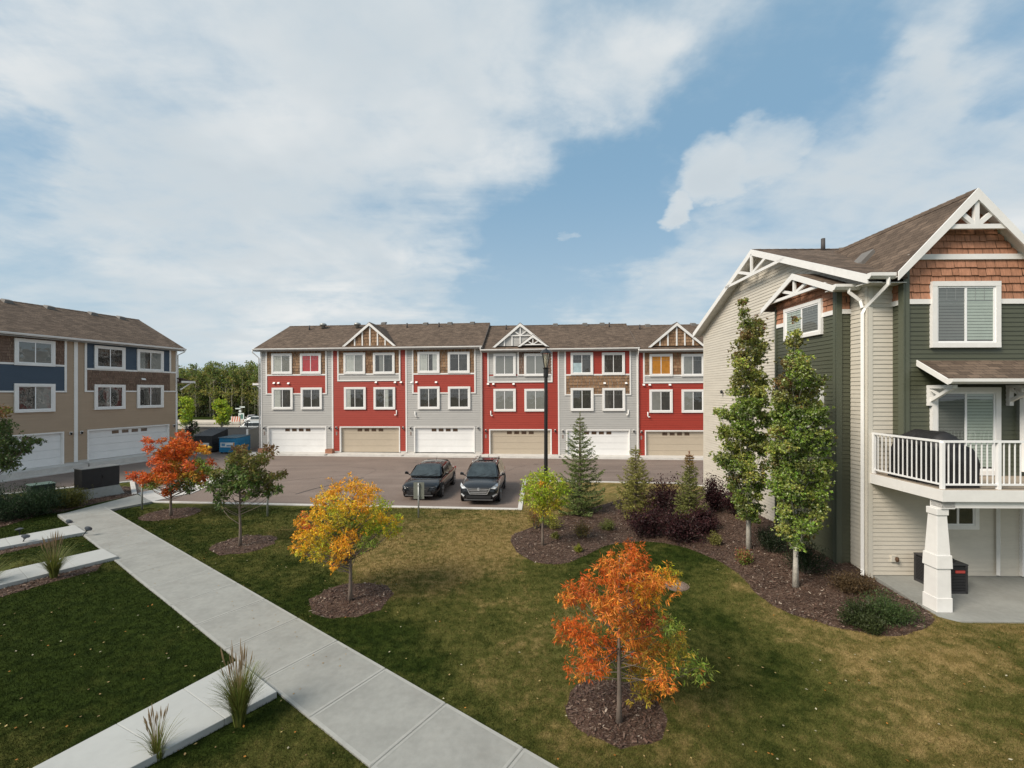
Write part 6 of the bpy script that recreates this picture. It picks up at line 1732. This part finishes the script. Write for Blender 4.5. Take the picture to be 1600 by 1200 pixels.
def car(loc, yaw, paint, label, Lc=4.65, Wc=1.86, Hc=1.66, suv=True, name='parked_car', group='cars parked at the kerb', lamp_big=True, rails=True, box=False):
    T = empty(name, loc, (0, 0, yaw), label, 'car', group)
    w = Wc / 2; zb = .24; belt = Hc * .60; hood = Hc * (.60 if suv else .585)
    def prof(wb, z0, z1, crown=.0):
        return [(0, z0), (wb * .80, z0), (wb * .97, z0 + .10), (wb, z0 + (z1 - z0) * .45), (wb * .985, z0 + (z1 - z0) * .74), (wb * .93, z1 - .03), (wb * .6, z1 + crown * .7), (0, z1 + crown)]
    f = -Lc / 2
    st = [(f, prof(w * .70, zb + .10, hood - .36)), (f + .03, prof(w * .82, zb + .03, hood - .26)), (f + .14, prof(w * .93, zb, hood - .14, .02)), (f + .40, prof(w * .985, zb, hood - .06, .03)), (f + .8, prof(w, zb, hood, .035)), (f + 1.25, prof(w, zb, belt + .03, .03)),
          (f + 2.0, prof(w, zb, belt + .04)), (f + 3.2, prof(w, zb, belt + .05)), (Lc / 2 - .7, prof(w, zb, belt + .08)), (Lc / 2 - .25, prof(w * .97, zb + .03, belt + .07)), (Lc / 2 - .04, prof(w * .90, zb + .10, belt + .0)), (Lc / 2, prof(w * .8, zb + .2, belt - .1))]
    loft('body', st, paint, T)
    # cabin
    zr = Hc; y0 = f + 1.12; y1 = f + 1.92; y2 = Lc / 2 - (.75 if suv else 1.15); y3 = Lc / 2 - (.22 if suv else .35)
    def cp(wb, wt, z1): return [(0, belt - .05), (wb * .9, belt - .05), (wb * .955, belt + .02), ((wb * .93 + wt) / 2, (belt + z1) / 2), (wt, z1 - .09), (wt * .93, z1 - .02), (wt * .5, z1 + .01), (0, z1 + .015)]
    zm = lambda t: belt + (zr - .06 - belt) * t
    st = [(y0, cp(w * .93, w * .9, belt + .04)), (y0 + (y1 - y0) * .5, cp(w * .95, w * .83, zm(.5) + .04)), (y1 - .05, cp(w * .96, w * .70, zr - .085)), (y1 + .15, cp(w * .97, w * .69, zr - .03)), ((y1 + y2) / 2, cp(w * .97, w * .69, zr)), (y2, cp(w * .97, w * .66, zr - .05)), ((y2 + y3) / 2 + .05, cp(w * .95, w * .76, zm(.62))), (y3, cp(w * .9, w * .85, belt + .05))]
    loft('cabin', st, paint, T)
    e = .022
    ws = MB(); ws.quad((-w * .82, y0 + .05, belt + .06 + e), (w * .82, y0 + .05, belt + .06 + e), (w * .625, y1 - .07, zr - .095 + e), (-w * .625, y1 - .07, zr - .095 + e)); 
    ws.v = [(x, y - .05, z + .018) for x, y, z in ws.v]; ws.build('windscreen', M_CGL_D, T)
    rw_ = MB(); rw_.quad((-w * .7, y3 - .01, belt + .12), (w * .7, y3 - .01, belt + .12), (w * .62, y2 + .1, zr - .10), (-w * .62, y2 + .1, zr - .10)); rw_.v = [(x, y + .06, z + .01) for x, y, z in rw_.v]; rw_.build('rear_window', M_CGL_D, T)
    for sgn_ in (-1, 1):
        for (a, b) in ((y0 + .38, (y1 + y2) / 2 - .10), ((y1 + y2) / 2 - .02, y2 - .02)):
            q = MB(); ta = a + .42 if a < y1 else a; tb_ = b
            xb = sgn_ * (w * .955 + .012); xt = sgn_ * (w * .755 + .014)
            q.quad((xb, a, belt + .06), (xb, b, belt + .06), (xt, tb_, zr - .14), (xt, max(ta, a), zr - .14)); q.build('side_window', M_CGL_D, T)
    # wheels
    for sx_ in (-1, 1):
        for yy in (f + .92, Lc / 2 - .90):
            x = sx_ * (w - .10); R_ = .355 if suv else .34
            q = MB(); q.tube([(x - sx_ * .11, yy, R_), (x - sx_ * .10, yy, R_), (x + sx_ * .10, yy, R_), (x + sx_ * .115, yy, R_)], [R_ * .93, R_, R_, R_ * .93], 28); Wh = q.build('wheel', M_TYRE, T)
            q = MB(); q.tube([(x + sx_ * .116, yy, R_), (x + sx_ * .120, yy, R_)], [R_ * .70, R_ * .68], 24)
            q.build('wheel_well', M_BLKP, Wh)
            q = MB()
            for k in range(6):
                a = k * math.pi / 3 + .3; q.bar((x + sx_ * .128, yy, R_), (x + sx_ * .128, yy + math.cos(a) * R_ * .66, R_ + math.sin(a) * R_ * .66), .065, .016, up=(1, 0, 0))
            q.tube([(x + sx_ * .118, yy, R_), (x + sx_ * .134, yy, R_)], [.06, .05], 10)
            for k in range(24):
                a0, a1 = 2 * math.pi * k / 24, 2 * math.pi * (k + 1) / 24
                q.quad(*[(x + sx_ * .132, yy + math.cos(a) * R_ * r_, R_ + math.sin(a) * R_ * r_) for a, r_ in ((a0, .64), (a1, .64), (a1, .72), (a0, .72))])
            q.build('rim', M_RIM, Wh)
            q = MB(); q.tube([(sx_ * (w - .02), yy, R_ + .01), (sx_ * (w + .008), yy, R_ + .01)], [R_ * 1.16, R_ * 1.13], 26); q.build('wheel_arch', M_BLKP, T)
    # nose
    for sgn_ in (-1, 1):
        q = MB(); zl = hood - .22
        if lamp_big: q.prism([(sgn_ * w * .60, f + .035, zl - .04), (sgn_ * w * .80, f + .10, zl + .10), (sgn_ * w * .93, f + .33, zl + .16), (sgn_ * w * .95, f + .25, zl + .02), (sgn_ * w * .82, f + .03, zl - .06)], (0, -.05, .035))
        else: q.prism([(sgn_ * w * .60, f + .02, zl + .0), (sgn_ * w * .80, f + .07, zl + .05), (sgn_ * w * .90, f + .20, zl + .05), (sgn_ * w * .90, f + .16, zl - .02), (sgn_ * w * .70, f + .0, zl - .04)], (0, -.045, .01))
        q.build('headlight', M_LAMP if lamp_big else mat('smoked_lamp', (.10, .11, .12), .1, coat=1), T)
        q = MB(); q.prism([(sgn_ * w * .70, f + .0, zb + .22), (sgn_ * w * .88, f + .10, zb + .30), (sgn_ * w * .92, f + .16, zb + .24), (sgn_ * w * .74, f + .01, zb + .16)], (0, -.045, 0)); q.build('fog_light', M_LAMP if lamp_big else M_BLKP, T)
        q = MB(); q.hexa([(sgn_ * (w + .02), y0 + .28, belt + .10), (sgn_ * (w + .20), y0 + .26, belt + .12), (sgn_ * (w + .20), y0 + .40, belt + .12), (sgn_ * (w + .02), y0 + .40, belt + .10), (sgn_ * (w + .02), y0 + .28, belt + .22), (sgn_ * (w + .19), y0 + .27, belt + .26), (sgn_ * (w + .19), y0 + .39, belt + .26), (sgn_ * (w + .02), y0 + .40, belt + .22)])
        q.bar((sgn_ * (w - .08), y0 + .34, belt + .06), (sgn_ * (w + .06), y0 + .34, belt + .14), .06); q.build('wing_mirror', paint, T, bevel=.03)
        q = MB(); q.box(*sorted((sgn_ * (w - .01), sgn_ * (w + .012))), f + 1.5, Lc / 2 - 1.35, zb + .06, zb + .12); q.build('sill', M_BLKP, T)
    q = MB(); zg = hood - .36
    q.prism([(-w * .56, f - .01, zg + .14), (w * .56, f - .01, zg + .14), (w * .42, f - .03, zg - .10), (-w * .42, f - .03, zg - .10)], (0, -.02, 0)); Gr = q.build('grille', M_BLKP, T)
    q = MB()
    if lamp_big:
        for k in range(3): q.box(-w * (.52 - .05 * k), w * (.52 - .05 * k), f - .052, f - .036, zg + .09 - .075 * k, zg + .115 - .075 * k)
        q.bar((-w * .58, f - .035, zg + .15), (-w * .43, f - .045, zg - .12), .03); q.bar((w * .58, f - .035, zg + .15), (w * .43, f - .045, zg - .12), .03); q.bar((-w * .43, f - .045, zg - .12), (w * .43, f - .045, zg - .12), .03)
        q.tube([(0, f - .05, zg + .10), (0, f - .066, zg + .10)], [.065, .06], 14)
        q.build('grille_trim', M_CHROME, Gr)
    else:
        q.box(-w * .40, w * .40, f - .048, f - .036, zg + .03, zg + .045); q.build('grille_trim', mat('dark_chrome', (.2, .2, .2), .3, .8), Gr)
    q = MB(); q.box(-w * .62, w * .62, f - .04, f + .05, zb + .09, zb + .22); q.build('air_intake', M_BLKP, T)
    q = MB(); q.box(-w * .72, w * .72, f - .035, f + .06, zb - .01, zb + .05); q.build('skid_plate', mat('grey_plastic', (.06, .06, .062), .6), T, bevel=.01)
    for sgn_ in (-1, 1):
        q = MB(); q.box(*sorted((sgn_ * w * .70, sgn_ * w * .92)), Lc / 2 - .07, Lc / 2 + .0, belt - .22, belt - .02); q.build('tail_light', mat('tail_lamp', (.30, .01, .01), .2, coat=1), T)
        if rails: q = MB(); q.tube([(sgn_ * w * .65, y1 + .15, zr - .04), (sgn_ * w * .65, y1 + .3, zr + .04), (sgn_ * w * .64, y2 - .2, zr + .035), (sgn_ * w * .64, y2, zr - .05)], .018, 6); q.build('roof_rail', M_RIM, T, smooth=True)
    if rails: q = MB(); q.box(-w * .42, w * .42, (y1 + y2) / 2 - .45, (y1 + y2) / 2 + .35, zr + .014, zr + .020); q.build('sunroof', M_CGL_D, T)
    q = MB(); q.tube([(-.15 * 0, y2 - .05, zr - .03), (0, y2 + .05, zr + .09)], [.02, .008], 5); q.build('antenna', M_BLKP, T)
    q = MB(); 
    for s_ in (-.35, .12): q.bar((s_, y0 - .02, belt + .085), (s_ + .5, y0 + .10, belt + .19), .012)
    q.build('wiper', M_BLKP, T)
    # cabin interior seen through the glass
    return T
M_CGL_D = mat('tinted_glass', (.030, .040, .044), .06, spec=.7, var=.5, vscale=1.5)
gy = -math.radians(3.83)
c1 = flat(654, 783, -.18); c2 = flat(747.5, 790, -.18)
yv = Vector((math.sin(-gy), math.cos(-gy), 0)); yv = Vector((math.sin(math.radians(3.83)), math.cos(math.radians(3.83)), 0))
p1 = Vector((c1.x, c1.y, -.178)) + yv * (4.75 / 2 + .05); p2 = Vector((c2.x, c2.y, -.178)) + yv * (4.6 / 2 + .05)
car(p1, gy, carpaint('black_paint', (.004, .004, .005), .14), 'glossy black car with dark windows parked behind the small sign', 4.75, 1.90, 1.50, False, lamp_big=False, rails=False)
car(p2, gy, carpaint('dark_grey_paint', (.013, .015, .018)), 'dark grey sport utility car with chrome grille parked at the kerb corner', 4.65, 1.86, 1.70, True)
cs = flat(399, 662.5, -.7); car((cs.x + .6, 77, -.7), math.radians(97), carpaint('silver_paint', (.42, .44, .45), .35), 'silver car on the far road beside the red row', 4.5, 1.8, 1.45, False, rails=False, group='cars on the far road', lamp_big=False)
car((at(383, 662, 80).x + .3, 81.5, -.7), math.radians(35), carpaint('white_paint', (.68, .62, .62), .35), 'whitish car in front of the silver one on the far road', 4.3, 1.75, 1.4, False, rails=False, group='cars on the far road', lamp_big=False)
for px, Y, lb in ((404, 62, 'pale car just beyond the picket fence beside the red row'),):
    car((at(px, 668, Y).x, Y, -.7), math.radians(95), carpaint('pale_paint', (.50, .53, .54), .35), lb, 4.6, 1.8, 1.5, True, rails=False, group='cars on the far road', lamp_big=False)

# ================================================================ STREET FURNITURE
lx, ly = at(853, 700, 21.2).x, 21.2
L = empty('street_lamp', (lx, ly, gz(lx, ly)), label='tall black street lamp with a lantern in front of the red row', cat='street lamp')
zt = at(853, 574, ly).z - gz(lx, ly); zl = at(853, 545, ly).z - gz(lx, ly)
q = MB(); q.lathe([(.17, -.3), (.17, .05), (.14, .10), (.125, .5), (.115, .52), (.095, 1.2), (.085, zt - .5), (.12, zt - .48), (.125, zt - .1), (.16, zt - .02), (.05, zt)], 14); q.build('pole', M_BLACK, L, smooth=False)
q = MB()
for k in range(4):
    a = math.pi / 4 + k * math.pi / 2; q.bar((math.cos(a) * .10, math.sin(a) * .10, zt - .02), (math.cos(a) * .235, math.sin(a) * .235, zl - .22), .028)
q.lathe([(.30, zl - .23), (.30, zl - .20), (.15, zl - .06), (.06, zl - .02), (.03, zl + .04), (.0, zl + .06)], 8); LN = q.build('lantern', M_BLACK, L)
q = MB(); q.lathe([(.08, zt + .01), (.21, zl - .235)], 4); q.build('lantern_glass', glassmat('lantern_glass', (.75, .72, .62), .15), LN)
q = MB(); q.lathe([(.035, zt), (.035, zt + .15), (.05, zt + .2), (.05, zt + .34), (.0, zt + .36)], 8); q.build('bulb', mat('bulb', (.7, .68, .62), .3), LN)

def sign(px, py, topy, wpx, hpx, label):
    X, Y = gp(px, py); z0 = gz(X, Y); sc = Y / F
    T = empty('parking_sign', (X, Y, z0), (0, 0, -math.radians(4)), label, 'sign', 'small sign posts along the parking kerb')
    h = (py - topy) * sc
    q = MB(); q.tube([(0, 0, -.2), (0, 0, h - .02)], .034, 8); q.build('post', M_GALV, T, smooth=True)
    q = MB(); q.box(-wpx * sc / 2, wpx * sc / 2, .036, .044, h - hpx * sc, h); q.build('plate', mat('sign_back', (.19, .20, .17), .5, .3), T, bevel=.002)
    q = MB()
    for z in (.18, .8): q.box(-.045, .045, -.036, .036, h - hpx * sc * z - .02, h - hpx * sc * z + .02)
    q.build('clamp', M_GALV, T)
sign(654, 809, 754, 17, 26, 'grey back of a small sign standing in front of the black car')
sign(222, 796, 741, 15, 24, 'small sign post beside the walk, half hidden by the red orange tree')
sign(418, 807, 751, 13, 25, 'small sign post half hidden by the dark olive tree')

# utility boxes
ubp = flat(150, 776, 0.0); ub_o = empty('utility_box', (-20.5, 21.2, 0.0), (0, 0, math.radians(66)), 'large black utility box on a flared concrete base', 'utility box')
q = MB(); q.hexa([(-.95, -.62, -.3), (.95, -.62, -.3), (.95, .62, -.3), (-.95, .62, -.3), (-.72, -.36, .42), (.72, -.36, .42), (.72, .36, .42), (-.72, .36, .42)]); q.build('base', M_CONC, ub_o, bevel=.02)
q = MB(); q.box(-.72, .72, -.38, .38, .422, 1.36); C_ = q.build('cabinet', mat('utility_black', (.012, .011, .012), .6, var=.3), ub_o, bevel=.012)
q = MB(); q.box(-.75, .75, -.41, .41, 1.362, 1.40); q.build('lid', mat('grey_lid', (.14, .145, .145), .7, var=.2), ub_o, bevel=.01)  # lid in a lighter grey than the cabinet
q = MB(); q.box(-.005, .005, -.386, -.381, .5, 1.34); q.box(.05, .09, -.42, -.381, .88, .98); q.build('handle', M_BLACK, C_)
tr = at(64, 765, 21.6); tb_ = empty('transformer_box', (tr.x, 21.6, -.02), (0, 0, math.radians(60)), 'low green transformer box behind the dark juniper', 'utility box')
q = MB(); q.box(-.42, .42, -.40, .40, 0, .46); q.build('cabinet', mat('dark_green_metal', (.02, .035, .028), .5), tb_, bevel=.01); q = MB(); q.box(-.45, .45, -.43, .43, .462, .50); q.build('lid', mat('pale_green_lid', (.10, .15, .13), .6), tb_, bevel=.01)

def path_light(px, py, hx_, hy_, label):
    X, Y = gp(px, py); z0 = gz(X, Y); T = empty('path_light', (X, Y, z0), label=label, cat='garden light', group='small solar lights along the side walks')
    e = at(hx_, hy_, Y) - Vector((X, Y, z0)); d_ = e.normalized()
    q = MB(); q.tube([-d_ * .04, e * .72], [.012, .016], 6); q.build('stake', M_BLACK, T)
    q = MB(); q.tube([e * .72, e * .95, e], [.03, .075, .095], 10); q.build('lamp_body', mat('lamp_plastic', (.05, .05, .05), .4, coat=.5), T)
    q = MB(); q.tube([e, e + d_ * .015, e + d_ * .05], [.11, .11, .03], 12); q.build('cap', mat('lamp_cap', (.06, .065, .07), .35), T)
path_light(34, 851, 40, 838, 'black solar light leaning right beside the upper side walk, nearest the left edge')
path_light(128, 839, 138, 826, 'black solar light leaning over the corner of the walk')
path_light(31, 838, 30, 827, 'black solar light on the grass behind the upper side walk, at left')
path_light(104, 820, 108, 815, 'black solar light at the far corner where the side walk meets the main walk')

# dumpsters and their enclosure
def dumpster(px0, px1, ybot, H_, Dp, m, lidm, label, slope, sticker):
    Y = F * 5.28 / (ybot - HY); X0 = (px0 - HX) * Y / F; X1 = (px1 - HX) * Y / F; W_ = X1 - X0
    T = empty('dumpster', ((X0 + X1) / 2, Y, -.178), (0, 0, -math.radians(3.8)), label, 'dumpster', 'waste containers beside the enclosure')
    hf = H_ * (.72 if slope else .93)
    q = MB(); q.prism([(-W_ / 2, 0, .12), (-W_ / 2, Dp, .12), (-W_ / 2, Dp, H_ - .04), (-W_ / 2, 0, hf)], (W_, 0, 0)); B_ = q.build('bin', m, T, bevel=.015)
    q = MB()
    for k in range(5): z = .3 + k * (hf - .35) / 5; q.box(-W_ / 2 - .02, W_ / 2 + .02, -.03, -.001, z, z + .05); q.box(W_ / 2 + .001, W_ / 2 + .03, .0, Dp, z, z + .05)
    q.build('rib', m, B_)
    for sg in (-1, 1):
        q = MB(); a, b = sorted((sg * .01, sg * (W_ / 2 + .05))); q.hexa([(a, -.08, hf + .01), (b, -.08, hf + .01), (b, Dp + .05, H_ - .02), (a, Dp + .05, H_ - .02), (a, -.08, hf + .06), (b, -.08, hf + .06), (b, Dp + .05, H_ + .03), (a, Dp + .05, H_ + .03)])
        LD = q.build('lid', lidm, T, bevel=.01)
        q = MB()
        for k in range(3): x = a + (b - a) * (k + .6) / 3.2; q.bar((x, -.06, hf + .07), (x, Dp, H_ + .04), .05, .03)
        q.build('lid_rib', lidm, LD)
    q = MB(); q.box(W_ / 2 + .001, W_ / 2 + .12, .3, Dp - .3, hf * .55, hf * .55 + .14); q.box(-W_ / 2 - .12, -W_ / 2 - .001, .3, Dp - .3, hf * .55, hf * .55 + .14); q.build('fork_pocket', m, T)
    q = MB(); a, b, c, e = sticker; q.box(a * W_, b * W_, -.036, -.032, c, e); st_ = q.build('sticker', mat('sticker_white', (.62, .64, .64), .5), T)
    if not slope:
        q = MB(); q.box(a * W_ + .1, a * W_ + .42, -.040, -.037, c + .1, e - .08); q.box(a * W_ + .55, b * W_ - .12, -.040, -.037, c + .08, c + .2); q.build('print', mat('sticker_print', (.10, .25, .42), .5), st_)
    q = MB()
    for x in (-W_ / 2 + .1, W_ / 2 - .1):
        for y in (.15, Dp - .15): q.tube([(x - .03, y, .07), (x + .03, y, .07)], .07, 10)
    q.build('wheel', M_TYRE, T)
dumpster(303, 332, 707.5, 1.95, 1.9, mat('black_dumpster', (.028, .028, .031), .6, dirt=.3), mat('black_lid', (.04, .04, .043), .45), 'black dumpster with a sloping ribbed lid, left of the blue one', True, (-.35, .35, .62, .86))
dumpster(342, 370, 709, 1.42, 1.75, mat('blue_dumpster', (.012, .19, .38), .5, dirt=.25), mat('blue_lid', (.10, .16, .20), .5), 'blue dumpster with a white sticker beside the grey gate panel', False, (-.42, .40, .55, .95))
def wallp(name, a, b, z0, z1, th, m, label, cat, boards=True):
    a = Vector((*a, 0)); b = Vector((*b, 0)); t = (b - a); Ln = t.length; T = empty(name, (a.x, a.y, 0), (0, 0, math.atan2(t.y, t.x)), label, cat)
    q = MB(); n = int(Ln / .14) if boards else 1
    for k in range(n): q.box(k * Ln / n + (.004 if boards else 0), (k + 1) * Ln / n - (.004 if boards else 0), -th / 2, th / 2, z0, z1)
    q.build('board_panel', m, T)
    q = MB()
    for z in (z0 + .15, z1 - .12): q.box(0, Ln, -th / 2 - .04, -th / 2 - .001, z, z + .08)
    q.build('rail', m, T)
    for x in (0, Ln): q = MB(); q.box(x - .06, x + .06, -.07, .07, -.4, z1 + .06); q.build('post', M_WHITE if not boards else M_GALV, T)
    return T
M_FN = mat('grey_fence', (.30, .29, .28), .6, var=.06)
e1 = at(386.5, 700, 38.0); e2 = at(406, 700, 41.8); e3 = at(303, 700, 42.6); 
wallp('enclosure_fence', (e3.x - 1, 42.9), (e2.x, 41.8), -.1, 1.62, .05, M_FN, 'grey board fence behind the dumpsters', 'fence')
wallp('gate_panel', (e1.x, 38.0), (e2.x + .05, 41.5), -.1, 1.72, .06, mat('gate_grey', (.26, .24, .22), .6), 'plain grey gate panel right of the blue dumpster', 'gate', False)
T = empty('picket_fence', (-46, 50.5, -.5), (0, 0, -.02), 'black metal picket fence behind the dumpster enclosure', 'fence')
q = MB(); q.box(0, 24, -.02, .02, 1.75, 1.80); q.box(0, 24, -.02, .02, .35, .40); q.build('rail', M_BLACK, T)
q = MB(); x = 0
while x < 24: q.box(x - .012, x + .012, -.012, .012, 0, 2.0); x += .13
q.build('picket', M_BLACK, T)
for k in range(9): q = MB(); q.box(k * 3 - .04, k * 3 + .04, -.04, .04, -.3, 2.05); q.build('post', M_BLACK, T)

# planters by the garage doors
def planter(px, py, label):
    s, h = RF.pix(px, py, .5); P = rw((s, -.5, 0)); T = empty('planter_box', (P.x, P.y, -.165), (0, 0, YAW), label, 'planter', 'brown planter boxes by the garage doors')
    q = MB()
    for k in range(4):
        z = .02 + k * .105; q.box(-.30, .30, -.24, -.21, z, z + .098); q.box(-.30, .30, .21, .24, z, z + .098); q.box(-.30, -.27, -.209, .209, z, z + .098); q.box(.27, .30, -.209, .209, z, z + .098)
    q.build('boards', mat('planter_wood', (.34, .16, .10), .8, var=.2, vscale=6), T); q = MB(); q.box(-.26, .26, -.205, .205, .2, .37); q.build('soil', mat('soil', (.05, .035, .025), .9), T)
planter(411, 703, 'brown wooden planter box at the left corner of the red row'); planter(515.5, 703, 'brown wooden planter box between the first and second garage doors')

# drain grate in the lawn
X, Y = gp(1058, 916); T = empty('drain_cover', (X, Y, gz(X, Y) + .02), label='round slotted drain cover set in the lawn behind the orange tree', cat='drain cover')
q = MB(); q.lathe([(.30, -.05), (.30, .01), (.26, .015), (.26, -.02), (0, -.02)], 24); q.build('rim', mat('rusty_iron', (.16, .11, .085), .8), T)
q = MB()
for k in range(7): x = -.21 + k * .07; hh = math.sqrt(.25 ** 2 - x * x); q.box(x - .018, x + .018, -hh, hh, .0, .014)
q.box(-.25, .25, -.015, .015, .002, .018); q.build('grating', mat('rusty_bars', (.22, .16, .13), .8), T)

# far road, sign, barrier
rd = MB(); rd.quad((-140, 70, -.70), (10, 62, -.70), (10, 84, -.70), (-140, 93, -.70)); tag(rd.build('road', mat('pale_road', (.50, .44, .36), .9, var=.1, vscale=.2)), kind='structure')
rd = MB(); rd.quad((-140, 63, -.69), (10, 55, -.69), (10, 61, -.69), (-140, 69, -.69)); tag(rd.build('pavement', mat('pale_pavement', (.36, .35, .33), .9, var=.08, vscale=.3)), kind='structure')
sp = at(375.5, 650, 72); T = empty('street_sign', (sp.x, 72, -.7), label='street name sign on a post at the far road', cat='street sign')
zz0 = at(375, 637, 72).z + .7
q = MB(); q.tube([(0, 0, 0), (0, 0, zz0 + .3)], .05, 6); q.build('post', M_GALV, T)
q = MB(); q.box(-.1, .75, -.02, .02, zz0, zz0 + .22); q.build('name_plate', mat('plate_white', (.62, .68, .66), .5), T); q = MB(); q.box(-.8, .05, -.06, -.03, zz0 - .25, zz0 - .05); q.build('name_plate', mat('plate_white', (.6, .6, .6)), T)
q = MB(); q.tube([(0, -.06, zz0 - .6), (0, -.09, zz0 - .6)], [.22, .22], 8); q.tube([(0, -.06, zz0 - 1.05), (0, -.09, zz0 - 1.05)], [.18, .18], 8); q.build('round_plate', mat('plate_white', (.6, .6, .6)), T)
bp = at(368, 655, 76); T = empty('barrier', (bp.x, 76, -.7), label='red and white striped road barrier left of the far cars', cat='barrier')
q = MB(); q.box(-.8, .8, -.02, .02, .5, 1.4); q.build('board', mat('barrier_white', (.65, .6, .56), .5), T)
q = MB()
for k in range(4): x = -.7 + k * .42; q.prism([(x, -.026, .5), (x + .2, -.026, .5), (x + .38 if x < .3 else .8, -.026, 1.4), (x + .18, -.026, 1.4)], (0, .004, 0))
q.build('stripe', mat('barrier_red', (.45, .10, .04), .5), T); q = MB()
for x in (-.6, .6): q.box(x - .03, x + .03, -.3, .3, 0, .06); q.box(x - .03, x + .03, .021, .06, 0, 1.3)
q.build('leg', M_GALV, T)
bp = at(377, 652, 78); T = empty('notice_board', (bp.x, 78, -.7), label='green and white board beside the striped barrier', cat='sign')
q = MB(); q.box(-.5, .5, -.03, .03, .7, 1.9); P_ = q.build('panel', mat('plate_white', (.6, .6, .6)), T); q = MB(); q.box(-.38, .34, -.038, -.031, .85, 1.7); q.build('face', mat('board_green', (.06, .16, .13), .5), P_)
q = MB(); q.box(-.45, -.38, .031, .09, 0, 1.6); q.box(.38, .45, .031, .09, 0, 1.6); q.build('leg', M_GALV, T)
# tar lines on the asphalt
tl = MB()
for (a, b) in (((462, 772), (490, 764)), ((490, 764), (520, 757)), ((520, 757), (568, 746))):
    p, q_ = flat(*a, lotz + .004), flat(*b, lotz + .004); tl.bar(p, q_, .09, .004)
p = [flat(*a, lotz + .004) for a in ((323, 712), (330, 716), (341, 718))]
for a, b in zip(p, p[1:]): tl.bar(a, b, .10, .004)
rc = random.Random(12)
for (x0_, y0_, ang) in ((-12, 30, .1), (-4, 29, 2.9), (3, 31, .4), (-14, 24.5, 1.2), (6, 28, -.2), (-7, 33, .05), (-1, 26.5, 1.6)):
    p = Vector((x0_, y0_, lotz + .003))
    for k in range(14):
        ang += rc.uniform(-.45, .45); n_ = p + Vector((math.cos(ang), math.sin(ang), 0)) * rc.uniform(.2, .5); tl.bar(p, n_, .022, .003); p = n_
tag(tl.build('tar_line', mat('tar', (.022, .02, .02), .5)), kind='structure')
